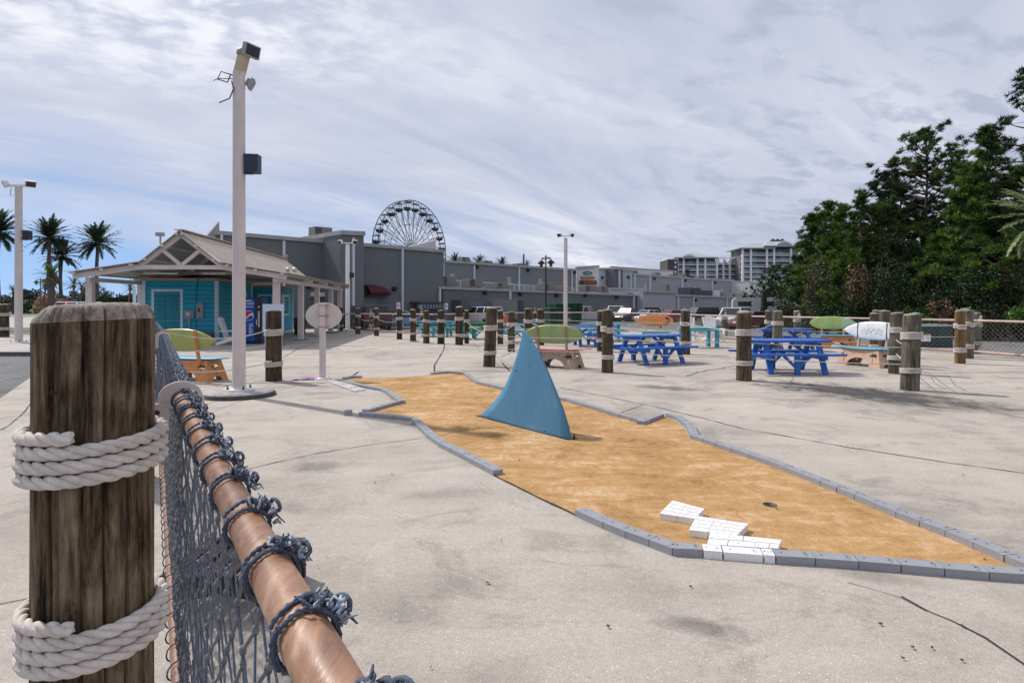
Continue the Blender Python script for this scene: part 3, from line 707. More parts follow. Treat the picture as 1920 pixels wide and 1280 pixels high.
# ================================================================ pipe fence with netting (near run)
m_pipe, t, b = mk('copper_toned_pipe'); tc = t.nodes.new('ShaderNodeTexCoord').outputs['Object']
f = tn(t, tc, 16, 8, 0.75, 1.2, (1.2, 0.35, 1)); g = tn(t, tc, 5.0, 7, 0.75, 0.8)
c = rampn(t, mth(t, 'ADD', mth(t, 'MULTIPLY', f, 0.55), mth(t, 'MULTIPLY', g, 0.45)), [(0.38, (0.10, 0.045, 0.025)), (0.46, (0.23, 0.115, 0.065)), (0.56, (0.35, 0.185, 0.105)), (0.66, (0.52, 0.35, 0.24))])
t.links.new(c, b.inputs['Base Color']); b.inputs['Roughness'].default_value = 0.36; b.inputs['Specular IOR Level'].default_value = 0.6; bumpn(t, b, f, 0.3, 0.004)
m_net = M_('grey_blue_twine', (0.085, 0.105, 0.145), 0.9, 0.35, 30, 0.5, 300)
m_fray = M_('frayed_twine', (0.34, 0.38, 0.45), 0.95, 0.5, 60)
m_cord = M_('pale_knotted_cord', (0.17, 0.18, 0.19), 0.95, 0.35, 60, 0.5, 300)
m_netfar = M_('weathered_net', (0.13, 0.125, 0.12), 0.9, 0.3, 4)
ZT, ZB = 1.30, 0.30
def fl(d): return Vector((0.156 - 0.619 * d, d, 0)) if d <= 1.99 else Vector((-1.076 - 0.585 * (d - 1.99), d, 0)) if d <= 5.75 else Vector((-3.276 - 0.60 * (d - 5.75), d, 0))
def net(mb, A, B, zt, zb, sp, r, jit, knots, seed=1, n=4):
    rnd = random.Random(seed); L = (B - A).length; t = (B - A).normalized(); q = Vector((-t.y, t.x, 0))
    ci = int(L / sp) + 1; rows = int(round((zt - zb) / (sp * 0.9))) * 2; dz = (zt - zb) / rows; nodes = {}
    for j in range(rows + 1):
        for i in range(ci + 1):
            s = (i + 0.5 * (j % 2)) * sp
            if s > L + 1e-4: continue
            nodes[(i, j)] = A + t * (s + rnd.uniform(-jit, jit)) + q * rnd.uniform(-jit, jit) * 0.8 + Vector((0, 0, zt - j * dz + rnd.uniform(-jit, jit) * (0 < j < rows) - A.z))
    for (i, j), p in nodes.items():
        for i2 in ((i, i - 1) if j % 2 == 0 else (i, i + 1)):
            p2 = nodes.get((i2, j + 1))
            dg = knots and ((j % 2 == 0) == (i2 == i)); 
            if p2 is not None: mb.tube([p, p2], r * (1.7 if dg else 1), n, 1 if dg else 0, cap=False)
        if knots and j not in (0, rows):
            mb.ball(p, r * 3.0, 1, 6, 4, (1, 1, 1.4))
def lash_mesh(seed, big=1.0):
    """one lashing round the top rail, rail along +X through the origin"""
    rnd = random.Random(seed); mb = MB(); R0 = 0.0275
    for k, off in ((0, 0.0), (1, 0.006)):
        pts = []
        for i in range(26):
            a = 2 * PI * i / 24 + 0.4 * k; sx = off + 0.009 * math.sin(a * 0.5 + k) * (1 if k else -1) + 0.002 * math.sin(a * 5)
            pts.append((sx, (R0 + .002 * k) * math.cos(a), (R0 + .002 * k) * math.sin(a)))
        rope(mb, pts, 0.0034, 0.018, 5, cap=True)
    # overhand knot and frayed strands on the upper deck side (-Y is the deck side)
    for i in range(3):
        c = Vector((0.006 * i, 0, 0)); pts = []
        for j in range(14):
            a = 2 * PI * j / 12; pts.append(Vector((c.x + 0.010 * math.cos(a) + rnd.uniform(-.003, .003), -0.006 - 0.016 * i + 0.004 * math.cos(a), R0 + 0.003 - 0.006 * i + 0.008 * math.sin(a))))
        mb.tube(pts, 0.0028, 5, 0)
    for i in range(int(30 * big)):
        u = rnd.uniform(0, 1); a = PI / 2 + u * 1.5      # from the top of the pipe down its deck side
        base = Vector((rnd.uniform(-.014, .014), math.cos(a) * (R0 + .004), math.sin(a) * (R0 + .004)))
        d = Vector((rnd.uniform(-1, 1), math.cos(a) + rnd.uniform(-.6, .6), math.sin(a) + rnd.uniform(-.6, .6))).normalized() * rnd.uniform(.006, .016)
        mid = base + d * 0.5 + Vector((rnd.uniform(-.008, .008), rnd.uniform(-.008, .008), rnd.uniform(-.004, .008)))
        mb.tube([base, mid, base + d + Vector((rnd.uniform(-.010, .010), rnd.uniform(-.006, .006), rnd.uniform(-.010, .002)))], [0.0021, 0.0018, 0.0009], 4, 1 if rnd.random() < .5 else 0, cap=False)
    return mb
lash_protos = []
def fence_section(d0, d1, label, spacing, netsp, big=1.0, net_r=0.0032, knots=True):
    A, B = fl(d0), fl(d1); t = (B - A).normalized(); rz = math.atan2(t.y, t.x)
    root = thing('net_fence', label, 'fence', A.to_tuple(), 0, 'sections of the pipe and net fence beside the camera')
    for z, nm in ((ZT, 'top_rail'), (ZB, 'bottom_rail')):
        mb = MB(); k = 12
        mb.tube([A.lerp(B, i / k) + Vector((0, 0, z + 0.0015 * math.sin(i * 1.3))) for i in range(k + 1)], 0.0235, 20); mb.build(nm, m_pipe, root)
    mb = MB(); net(mb, A, B, ZT - 0.036, ZB + 0.036, netsp, net_r, netsp * 0.06, knots, seed=int(d0 * 10) + 3); L = (B - A).length; s = 0.04
    while s < L:
        c = A + t * s + Vector((0, 0, ZB)); mb.tube([c + t * (0.02 * math.sin(a * .5)) + Vector((-t.y, t.x, 0)) * 0.035 * math.cos(a) + Vector((0, 0, 0.035 * math.sin(a))) for a in [2 * PI * i / 12 for i in range(13)]], 0.003, 4, cap=False); s += netsp * 1.3
    mb.build('net', [m_net, m_cord], root)
    s = 0.07; k = 0; rnd = random.Random(int(d0 * 7) + 1)
    while s < L - 0.03:
        if len(lash_protos) < 5:
            o = lash_mesh(40 + len(lash_protos), big).build('lashing', [m_net, m_fray], root, world=False); lash_protos.append(o)
        else:
            o = lash_protos[k % 5].copy(); col.objects.link(o); o.parent = root
        p = t * s + Vector((0, 0, ZT)); o.location = p; o.rotation_euler = (0, rnd.uniform(-.15, .15), rz); k += 1
        sc_ = rnd.uniform(0.9, 1.15); o.scale = (sc_, 1, 1); s += spacing * rnd.uniform(0.88, 1.12)
    return root
fs1 = fence_section(-0.9, 1.96, 'nearest section of the copper coloured pipe fence with widely spaced lashings', 0.165, 0.10, net_r=0.0019)
fs2 = fence_section(2.02, 5.72, 'densely lashed middle section of the copper coloured pipe fence beyond the first clamp', 0.062, 0.105)
fs3 = fence_section(5.80, 9.6, 'far section of the pipe fence beyond the second white clamp', 0.07, 0.11, knots=False)
def clamp(d, root, w=0.20):
    c = fl(d) + Vector((0, 0, ZT)); t = (fl(d + .1) - fl(d - .1)).normalized(); M = facing(c, -t)
    mb = MB()
    disc = [(0.085 * math.cos(a), -0.01 + 0.075 * math.sin(a)) for a in [PI * i / 18 for i in range(19)]]
    disc = [(0.064, -0.03)] + [(0.064 * math.cos(a), -0.0 + 0.054 * math.sin(a)) for a in [PI * (i + .5) / 19 for i in range(19)]] + [(-0.064, -0.03)]
    hole = [(0.0245 * math.cos(2 * PI * i / 20), 0.0245 * math.sin(2 * PI * i / 20)) for i in range(20)]
    plate(mb, [disc, hole], 0.012, M @ Matrix.Translation((0, 0, -0.012)))
    # lug plate with its rusty bolt holes, below and to the post side
    mb.prism([(-0.10, -0.10), (-0.033, -0.10), (-0.033, -0.012), (-0.10, -0.012)], 0.0, 0.012, M)
    mb.prism([(0.033, -0.05), (0.068, -0.05), (0.068, -0.0), (0.033, -0.0)], 0.0, 0.012, M)
    mb.prism([(-0.115, -0.20), (-0.10, -0.20), (-0.10, 0.05), (-0.115, 0.05)], -0.10, 0.03, M)
    o = mb.build('rail_clamp', m_beige, root, bevel=0.003)
    mb = MB()
    for x, y in ((-0.067, -0.04), (0.052, -0.028)):
        mb.lathe([(0.009, 0.0), (0.009, 0.014)], 10, M=M @ Matrix.Translation((x, y, 0))); mb.prism([(x - .003, y - .07), (x + .003, y - .07), (x + .006, y), (x - .006, y)], 0.012, 0.0128, M, 1)
    o2 = MB(); o2 = mb.build('bolt_hole', [m_black, m_rust], root); o2.parent = o; o2.matrix_parent_inverse = Matrix.Identity(4)
    o2.location = (0, 0, 0)
clamp(1.98, fs1); clamp(5.75, fs2)
# ================================================================ pilings with rope bands
def piling_mesh(root, H, r, wmat, seed, bands=(1.02, 0.37), lean=(0, 0), wraps=4):
    rnd = random.Random(seed); n = 28; mb = MB(); vs = []; ph = rnd.uniform(0, 6)
    prof = [(1.03, 0), (1.0, 0.3), (0.985, 0.8), (0.97, H - 0.07), (0.95, H - 0.035), (0.80, H - 0.008), (0.45, H)]
    for q, z in prof:
        for j in range(n):
            a = 2 * PI * j / n; rr = r * q * (1 + 0.018 * math.sin(3 * a + ph) + rnd.uniform(-.008, .008))
            vs.append((rr * math.cos(a) + lean[0] * z, rr * math.sin(a) + lean[1] * z, z + (0.012 * math.cos(a + ph) if z > H - .1 else 0)))
    k = len(prof)
    for i in range(k - 1):
        for j in range(n):
            j2 = (j + 1) % n; mb.f.append([i * n + j, i * n + j2, (i + 1) * n + j2, (i + 1) * n + j]); mb.m.append(0 if i < 4 else 1); mb.s.append(True)
    mb.v = vs; mb.f.append([(k - 1) * n + j for j in range(n)]); mb.m.append(1); mb.s.append(True)
    mb.build('timber', [wmat, m_top], root, world=False)
    for bi, zc in enumerate(bands):
        mb = MB(); rr = 0.0165; w = wraps if bi == 0 else wraps - 0.6; N_ = int(w * 40); pts = []
        a0 = rnd.uniform(0, 6); R1 = r * 1.0 + rr * 0.9
        for i in range(N_ + 1):
            a = a0 + 2 * PI * w * i / N_; z = zc + (w * i / N_ - w / 2) * 0.035 + .006 * math.sin(a)
            pts.append((R1 * math.cos(a) + lean[0] * z, R1 * math.sin(a) + lean[1] * z, z))
        rope(mb, pts, rr, 0.11, 5); mb.build('rope_band', m_rope, root, world=False)
PL = {}
def piling(key, px, gy, label, H=1.46, r=0.15, wmat=None, lean=(0, 0), proto=None, rot=0.0, z=0.0, group='short timber pilings with rope bands'):
    p = W(px, gy); p.z = z
    if proto is None:
        root = thing('piling', label, 'piling', (0, 0, 0), 0, group); piling_mesh(root, H, r, wmat or m_wood, hash(key) % 97 if False else sum(map(ord, key)), lean=lean)
        root.location = p; root.rotation_euler = (0, 0, rot)
    else:
        root = dup(PL[proto][0], p, rot, label, group)
        h0, r0 = PL[proto][1:3]; root.scale = (r / r0, r / r0, H / h0)
    PL[key] = (root, H, r, p); return root
piling('a', 513, 713.5, 'brown rope-banded piling standing left of the oval sign back', 1.50, 0.165)
piling('b', 917, 687, 'leaning rope-banded piling standing behind the left side of the shark fin', 1.54, 0.155, lean=(0.045, 0))
piling('c', 1139, 698, 'rope-banded piling standing between the green surfboard bench and the blue picnic table', 1.50, 0.135, rot=1)
piling('d', 1395, 713, 'rope-banded piling standing just left of the nearest blue picnic table', 1.48, 0.155, rot=2)
piling('e', 1706, 731, 'grey-topped piling standing nearest on the right of the yard with two rope bands', 1.45, 0.155, m_wood_pale, rot=3, lean=(-0.03, 0))
small = [
 ('f', 1679, 700, 1.43, 0.15, 'e', 'pale piling directly left behind the nearest right-hand piling'),
 ('g', 1660, 683, 1.46, 0.15, 'e', 'third pale piling from the front in the right-hand row'),
 ('h', 1641, 668, 1.36, 0.16, 'a', 'dark short piling behind the white surfboard backrest'),
 ('i', 1646, 655, 1.42, 0.16, 'e', 'rear piling peeking above the dark short one beside the white surfboard'),
 ('j', 1285, 664, 1.46, 0.15, 'a', 'dark piling standing at the right end of the middle blue picnic table'),
 ('k', 1456, 664, 1.42, 0.155, 'e', 'pale piling rising behind the top of the nearest blue picnic table'),
 ('l', 1443, 657, 1.42, 0.13, 'e', 'thin pale piling just left behind the one above the nearest picnic table'),
 ('m', 1127, 658, 1.42, 0.14, 'a', 'brown piling half hidden behind the one beside the green surfboard bench'),
 ('n', 958.5, 659, 1.38, 0.125, 'a', 'slim dark piling between the leaning piling and the fin tip'),
 ('o', 938, 645, 1.40, 0.12, 'a', 'very dark piling directly right behind the leaning piling'),
 ('p', 991, 652, 1.48, 0.155, 'c', 'brown piling behind the left end of the green surfboard backrest'),
 ('q', 1013, 647, 1.44, 0.15, 'c', 'brown piling second from the left behind the green surfboard backrest'),
 ('r', 861, 646.5, 1.55, 0.155, 'a', 'thick dark piling right of the slab joint in the middle of the yard'),
 ('s', 875, 644, 1.40, 0.095, 'c', 'thin piling touching the thick dark one in the middle of the yard'),
 ('t', 827, 644.5, 1.40, 0.145, 'a', 'dark piling at the far end of the crooked slab joint'),
 ('u', 799.5, 643.5, 1.38, 0.13, 'c', 'dark piling next left of the crooked slab joint'),
 ('v', 774.5, 640.5, 1.42, 0.13, 'a', 'dark piling standing on a small base plate in front of the blue car'),
 ('w', 749, 636, 1.45, 0.125, 'c', 'dark piling at the left end of the blue car'),
 ('x', 706, 629.5, 1.45, 0.125, 'a', 'black-looking piling in front of the dark red vehicle'),
 ('y', 671, 626, 1.46, 0.135, 'c', 'black-looking piling right of the white floodlight pole'),
 ('z', 640, 622, 1.46, 0.11, 'a', 'dark piling partly covered by the right edge of the oval sign'),
]
for key, px, gy, H, r, proto, lab in small: piling(key, px, gy, lab, H, r, proto=proto, rot=random.uniform(0, 6))
piling('A', 1800, 681, 'golden brown piling standing in front of the green utility cabinet', 1.46, 0.125, m_wood_gold)
piling('B', 1815, 672, 'weathered piling directly behind the golden brown one', 1.46, 0.14, proto='e', rot=1)
piling('C', 1809, 668, 'piling mostly hidden behind the golden brown one', 1.5, 0.13, proto='A', rot=1)
piling('D', 6, 631, 'thick rope-banded piling at the far left beside the white lamp pole', 1.66, 0.25, proto='a', rot=2)
piling('D2', -8, 628, 'second thick piling half out of the frame at the far left', 1.7, 0.25, proto='a', rot=4)
# fence posts (pilings that carry the far pipe fence)
FP = [('fa', 791, 618, 'far left of the teal table'), ('fb', 697, 619.5, 'between the black-looking pilings'), ('fc', 1003, 606, 'in front of the green dumpsters'), ('fd', 1134, 606, 'behind two close pilings'),
      ('fe', 1241, 615, 'behind the orange surfboard'), ('ff', 1358, 634, 'right of the white deck chairs'), ('fg', 1495, 642, 'under the edge of the pines'), ('fh', 1831, 663, 'right of the green utility cabinet'), ('fi', 604, 620, 'behind the oval sign'), ('fj', 1068, 606, 'behind the thin middle lamp pole')]
for key, px, gy, lab in FP: piling(key, px, gy, 'fence post piling with white rail bracket ' + lab, 1.36, 0.135, proto='e' if px > 1300 else 'a', rot=random.uniform(0, 6), z=0, group='pilings carrying the far pipe fence')
mb = MB(); p = PL['v'][3]; mb.lathe([(0.26, 0.0), (0.26, 0.02), (0.24, 0.03)], 20, (p.x, p.y, 0.002)); tag(mb.build('base_ring', m_conc2, loc=p), 'flat round concrete base around the foot of the piling before the blue car', 'base')
# near fence posts hidden behind the big piling
for d, lab in ((5.75, 'second'), (9.0, 'third')):
    q = fl(d); r_ = dup(PL['a'][0], (q.x - 0.22, q.y - 0.1, 0), 0, lab + ' post of the copper coloured pipe fence, behind the big cracked piling', 'pilings carrying the near pipe fence', (1.0, 1.0, 1.03))
# ---------------------------------------------------------------- rope spans between pilings
def span(a, b, z, z2=None, sag=0.04, label='', rad=0.009, wob=0):
    pa, pb = (PL[a][3] if isinstance(a, str) else Vector(a)), (PL[b][3] if isinstance(b, str) else Vector(b))
    A = Vector((pa.x, pa.y, z)); B = Vector((pb.x, pb.y, z if z2 is None else z2)); pts = []
    for i in range(17):
        u = i / 16; p = A.lerp(B, u); p.z -= 4 * sag * u * (1 - u); pts.append(p)
    mb = MB(); mb.tube(pts, rad, 6)
    tag(mb.build('rope_span', m_ropethin, loc=A), label, 'rope', 'ropes strung between the pilings')
pairs = [('b', 'c', 'passing in front of the green surfboard bench', .02), ('c', 'd', 'passing in front of the middle blue picnic table', .02), ('d', 'e', 'passing in front of the nearest blue picnic table', .02),
         ('n', 'm', 'behind the green surfboard backrest', .03), ('m', 'j', 'behind the middle blue picnic table', .05), ('j', 'l', 'between the two blue picnic tables', .04), ('k', 'h', 'in front of the green surfboard with the orange base', .05),
         ('z', 'y', 'left of the dark vehicles', .16), ('y', 'x', 'in front of the black vehicle', .16), ('x', 'w', 'in front of the red tail light', .16), ('v', 'u', 'right of the blue car', .14),
         ('u', 't', 'left end of the teal table', .10), ('t', 'r', 'in front of the teal table', .10), ('s', 'b', 'in front of the green table', .12), ('f', 'e', 'at the near right corner', .02), ('g', 'f', 'beside the white surfboard', .04), ('q', 'm', 'above the green surfboard', .03)]
for a, b, lab, sg in pairs:
    lo_ = 0.48; hi_ = 0.80 if sg < .08 else 0.92
    span(a, b, hi_, sag=sg, label='upper thin rope ' + lab); span(a, b, lo_, sag=sg, label='lower thin rope ' + lab)
for a, b, lab in (('q', 'j', 'long taut rope above the blue and teal tables'), ('j', 'd', 'rope rising from the dark piling to the one left of the nearest table'), ('d', 'k', 'rope going back from the left of the nearest table')):
    span(a, b, 1.02, sag=0.03, label=lab)
span('g', 'A', 0.73, sag=0.0, label='taut line before the green cabinet at the height of the warning sign'); span('g', 'A', 1.03, sag=0.0, label='taut line level with the top of the green cabinet'); span('g', 'A', 0.42, sag=0.0, label='taut line level with the foot of the green cabinet')
g3 = fl(9.0)
span('a', (g3.x - .15, g3.y, 0), 1.12, 1.28, 0.20, 'slack upper rope crossing the olive surfboard backrest')
span('a', (g3.x - .15, g3.y, 0), 0.42, 0.66, 0.12, 'slack lower rope crossing the orange bench base')
span('a', (g3.x - 1.0, g3.y + 3.0, 0), 0.78, 0.70, 0.05, 'middle rope running left from the brown piling')
def dangling(pts, label):
    mb = MB(); P3 = [Vector(p) for p in pts]; out = []
    for i in range(len(P3) - 1):
        for k in range(5):
            out.append(P3[i].lerp(P3[i + 1], k / 5))
    out.append(P3[-1]); sm = [out[0]] + [(out[i - 1] + out[i] * 2 + out[i + 1]) / 4 for i in range(1, len(out) - 1)] + [out[-1]]
    mb.tube(sm, 0.011, 6); tag(mb.build('broken_rope', m_ropethin, loc=out[0]), label, 'rope', 'ropes hanging loose')
b_ = PL['b'][3]
dangling([(b_.x + .15, b_.y, .98), (b_.x + .45, b_.y - .05, .96), (b_.x + .75, b_.y - .05, 1.15)], 'loose rope end curling up right of the upper band of the leaning piling')
dangling([(b_.x + .12, b_.y, .55), (b_.x + .45, b_.y - .05, .54), (b_.x + .68, b_.y, .72), (b_.x + .80, b_.y, .88)], 'loose rope end curling up in a hook right of the leaning piling')
dangling([(b_.x + .3, b_.y, .25), (b_.x + .55, b_.y, .35), (b_.x + .8, b_.y, .62)], 'lowest loose rope end right of the leaning piling')

# ---------------------------------------------------------------- far pipe fence
m_pipefar = M_('faded_pink_pipe', (0.50, 0.36, 0.31), 0.5, 0.25, 2)
zt_tab = {}
for i in range(len(fence_line) - 1):
    A, B = fence_line[i].copy(), fence_line[i + 1].copy()
    A = Vector((A.x, A.y, 0)); B = Vector((B.x, B.y, 0))
    names = ['behind the kiosk posts', 'behind the black-looking pilings', 'behind the teal table', 'in front of the dumpsters', 'behind the long taut rope', 'behind the orange surfboard', 'behind the white deck chairs', 'between the pines and the picnic tables', 'at the far right edge']
    root = thing('net_fence', 'faded pink pipe fence section ' + names[i], 'fence', A, 0, 'sections of the far pipe and net fence')
    zt, zb = 1.10, 0.10
    mb = MB(); mb.tube([A.lerp(B, k / 6) + Vector((0, 0, zt)) for k in range(7)], 0.036, 8); mb.build('top_rail', m_pipefar, root)
    mb = MB(); mb.tube([A.lerp(B, k / 6) + Vector((0, 0, zb)) for k in range(7)], 0.036, 8); mb.build('bottom_rail', m_pipefar, root)
    near = i >= 5
    mb = MB(); net(mb, A, B, zt, zb, 0.17 if near else 0.24, 0.0055 if near else 0.006, 0.010, False, i + 3, 3); mb.build('net', m_netfar, root)
    mb = MB(); L = (B - A).length; k = int(L / 0.13); t = (B - A).normalized()
    for j in range(k):      # knots of the lacing along both rails
        p = A + t * (0.07 + j * 0.13)
        mb.ball(p + Vector((0, 0, zt + .025)), 0.022, 0, 5, 3); mb.bar(p + Vector((0, 0, zb - .06)), p + Vector((0, 0, zb + .03)), 0.02)
    mb.build('lacing_knots', m_ropethin, root)
for key in ('fa', 'fc', 'fe', 'ff', 'fg', 'fh', 'fb'):
    ro, H, r, p = PL[key]; mb = MB()
    d = (-p).normalized(); d.z = 0
    for z in (1.12, 0.14): mb.box(p.x - .05, p.x + .05, p.y - r - .05, p.y - r, z - .10, z + .09); mb.ball((p.x, p.y - r - .06, z + .1), .04, 0, 6, 4)
    o = mb.build('rail_bracket', m_beige); o.parent = ro; o.matrix_parent_inverse = Matrix.Translation(-Vector(p)) if False else Matrix.Identity(4)
    M0 = Matrix.Translation(p) @ ro.rotation_euler.to_matrix().to_4x4() @ Matrix.Diagonal((*ro.scale, 1)); o.data.transform(M0.inverted())

# ================================================================ surfboards, benches
def board(mb, L, Wd, T, M, m=0, rocker=0.05, nose=2.0, m_under=None):
    n = 22; k = 14; vs = []
    for i in range(n + 1):
        u = -1 + 2 * i / n; u2 = max(-0.999, min(0.999, u))
        w = Wd / 2 * (1 - abs(u2) ** (nose if u > 0 else nose + 0.9)) ** (0.85 if u > 0 else 0.62); w = max(w, 0.004)
        th = T / 2 * (1 - abs(u2) ** 3) ** 0.6 + 0.004; zc = rocker * (abs(u) ** 2.4) * (1.0 if u > 0 else 0.5)
        for j in range(k):
            a = 2 * PI * j / k; vs.append(M @ Vector((L / 2 * u, w * math.cos(a), zc + th * math.sin(a))))
    fs = [(i * k + j, i * k + (j + 1) % k, (i + 1) * k + (j + 1) % k, (i + 1) * k + j) for i in range(n) for j in range(k)]
    mb.add(vs, fs, m, True); mb.add(vs[:k], [tuple(range(k))[::-1]], m); mb.add(vs[-k:], [tuple(range(k))], m)
def palm_hole(cx, cy, s):
    tr = [(-0.03, -0.5), (0.07, -0.5), (0.05, -0.1), (0.03, 0.08)]
    fr = [(0.42, -0.12), (0.30, 0.16), (0.50, 0.22), (0.22, 0.34), (0.16, 0.50), (0.02, 0.30), (-0.14, 0.48), (-0.20, 0.30), (-0.46, 0.20), (-0.26, 0.12), (-0.38, -0.14), (-0.12, 0.12), (-0.04, 0.05)]
    return [(cx + x * s, cy + y * s) for x, y in tr + [(0.12, 0.1), (0.30, -0.02)] + fr]
def bird_hole(cx, cy, s): return [(cx + x * s, cy + y * s) for x, y in ((-1, 0.5), (-0.5, 0.42), (0, -0.25), (0.5, 0.42), (1, 0.5), (0.42, 0.1), (0.05, -0.75), (-0.4, 0.1))]
def bench_base(parent, mat):
    LB, LT, DB, DT, H = 1.30, 1.08, 0.58, 0.40, 0.43
    sl = math.atan2((DB - DT) / 2, H); hs = H / math.cos(sl); mb = MB()
    arch = [(0.34 * math.cos(a), 0.235 * math.sin(a)) for a in [PI * i / 14 for i in range(15)]]
    outer = [(-LB / 2, 0), (-0.34, 0)] + arch[::-1][1:-1] + [(0.34, 0), (LB / 2, 0), (LT / 2, hs), (-LT / 2, hs)]
    holes = [palm_hole(-0.42, 0.25, 0.27), palm_hole(0.42, 0.25, 0.27), bird_hole(-0.15, 0.34, 0.055), bird_hole(0.0, 0.35, 0.05), bird_hole(0.15, 0.34, 0.055)]
    for s in (-1, 1):
        M = Matrix.Rotation(0 if s < 0 else PI, 4, 'Z') @ Matrix.Translation((0, -DB / 2, 0)) @ Matrix.Rotation(PI / 2 - sl, 4, 'X') @ Matrix.Translation((0, 0, -0.022))
        plate(mb, [outer] + holes, 0.022, M)
    s2 = math.atan2((LB - LT) / 2, H); h2 = H / math.cos(s2)
    a2 = [(0.13 * math.cos(a), 0.10 * math.sin(a)) for a in [PI * i / 10 for i in range(11)]]
    o2 = [(-DB / 2 + .015, 0), (-0.13, 0)] + a2[::-1][1:-1] + [(0.13, 0), (DB / 2 - .015, 0), (DT / 2 - .015, h2), (-DT / 2 + .015, h2)]
    for s in (-1, 1):
        M = Matrix.Rotation(PI / 2 * s, 4, 'Z') @ Matrix.Translation((0, -LB / 2 + .003, 0)) @ Matrix.Rotation(PI / 2 - s2, 4, 'X') @ Matrix.Translation((0, 0, -0.022))
        plate(mb, [o2, palm_hole(0, 0.26, 0.25)], 0.022, M)
    mb.build('base', mat, parent, world=False, bevel=0.004)
def bench(loc, rz, label, cbase, cseat, cback, over=True, strap=False, design=None, flip=False, post_mat=None, tilt=10, zback=0.86, bl=1.72):
    root = thing('surfboard_bench', label, 'bench', (0, 0, 0), 0, 'benches made of surfboards')
    bench_base(root, cbase)
    mb = MB(); board(mb, 1.95, 0.50, 0.055, Matrix.Translation((0, -0.02, 0.462)) @ Matrix.Rotation(PI if flip else 0, 4, 'Z'), 0, 0.05); o = mb.build('seat', cseat, root, world=False)
    for x in (-0.40, 0.40):
        mb = MB(); mb.bar((x, 0.235, 0.36), (x, 0.30, 0.62), 0.07, 0.045, (1, 0, 0)); mb.bar((x, 0.295, 0.60), (x, 0.385, 1.08), 0.07, 0.045, (1, 0, 0))
        mb.build('back_post', post_mat or cbase, root, world=False, bevel=0.006)
    Mb = Matrix.Translation((0, 0.29, zback)) @ Matrix.Rotation(R(90 - tilt), 4, 'X') @ Matrix.Rotation(0 if flip else PI, 4, 'Z')
    mb = MB(); board(mb, bl, 0.49, 0.05, Mb, 0, 0.02, 2.2); bo = mb.build('backrest', cback, root, world=False)
    if design: design(root, Mb, bo)
    if strap:
        mb = MB()
        for x in (-0.42, 0.42):
            for s in (-1, 1): mb.add([Mb @ Vector((x + dx, 0.25 * (-1 if k < 1 else 1) * 1, s * 0.032)) for k, dx in ((0, -.012), (0, .012), (1, .012), (1, -.012))], [(0, 1, 2, 3)])
        for s in (-.42, .42): mb.tube([Mb @ Vector((s, y, z)) for y, z in ((-.24, .028), (0, .034), (.24, .028))], 0.008, 5)
        mb.build('strap', m_dgrey, root, world=False)
    root.location = loc; root.rotation_euler = (0, 0, rz); return root
def board_mat(name, c, speck=(0.5, 0.5, 0.4), tail=None):
    m, t, b = mk(name); tc = t.nodes.new('ShaderNodeTexCoord').outputs['Object']
    n = tn(t, tc, 2.0, 6, 0.7, 0.4); d = tn(t, tc, 14, 5, 0.7)
    cc = rampn(t, n, [(0.3, tuple(x * .82 for x in c)), (0.7, tuple(min(1, x * 1.15) for x in c))])
    cc = mix(t, rampn(t, d, [(0.58, 0.0), (0.75, 0.35)]), cc, tuple(x * 0.45 for x in c))
    if tail:
        sx = t.nodes.new('ShaderNodeSeparateXYZ'); t.links.new(tc, sx.inputs[0])
        cc = mix(t, rampn(t, mth(t, 'ADD', sx.outputs[0], 0.5), [(0.78, 0.0), (0.86, 1.0)]), cc, tail)
    t.links.new(cc, b.inputs['Base Color']); b.inputs['Roughness'].default_value = 0.38; return m
m_olive = board_mat('olive_board', (0.36, 0.40, 0.12)); m_green = board_mat('green_board', (0.30, 0.40, 0.16)); m_lime = board_mat('lime_board', (0.48, 0.62, 0.20), tail=(0.50, 0.68, 0.42))
m_orangeb = board_mat('orange_board', (0.78, 0.28, 0.08)); m_pinkb = board_mat('pink_board', (0.68, 0.25, 0.22)); m_skyb = board_mat('blue_board', (0.08, 0.38, 0.62)); m_skyp = board_mat('pale_blue_board', (0.12, 0.46, 0.60))
m_whiteb = board_mat('white_board', (0.78, 0.77, 0.78)); m_obase = M_('orange_base', (0.60, 0.25, 0.085), 0.6, 0.12, 3, dirt=0.25); m_tbase = M_('tan_base', (0.36, 0.27, 0.20), 0.6, 0.1, 3, dirt=0.25)
m_pbase = M_('peach_base', (0.56, 0.37, 0.26), 0.6, 0.1, 3, dirt=0.2); m_ybase = M_('yellow_green_base', (0.52, 0.50, 0.16), 0.6, 0.1, 3)
def dots(root, Mb, bo):
    mb = MB()
    for s in (-1, 1):
        for x, y in ((-.55, .10), (-.60, .10), (-.55, -.10), (-.60, -.10), (.5, .09), (.55, .09), (.5, -.09), (.55, -.09), (0, .02)):
            mb.lathe([(0.008, 0), (0.008, .002)], 6, M=Mb @ Matrix.Translation((x, y, 0.024 * s)) @ Matrix.Rotation(0 if s > 0 else PI, 4, 'X'))
    o = mb.build('fixing_screws', m_dgrey, root, world=False); o.parent = bo
def tail_pad(root, Mb, bo):
    mb = MB()
    for s in (-1, 1):
        for (y0, y1) in ((-.16, -.06), (-.05, .05), (.06, .16)):
            z = s * 0.027
            mb.prism([(-.66, y0 * .7), (-.48, y0), (-.48, y1), (-.66, y1 * .7)], min(z, z - .003 * s), max(z, z - .003 * s), Mb)
    mb.build('traction_pad', m_navy, bo, world=False)
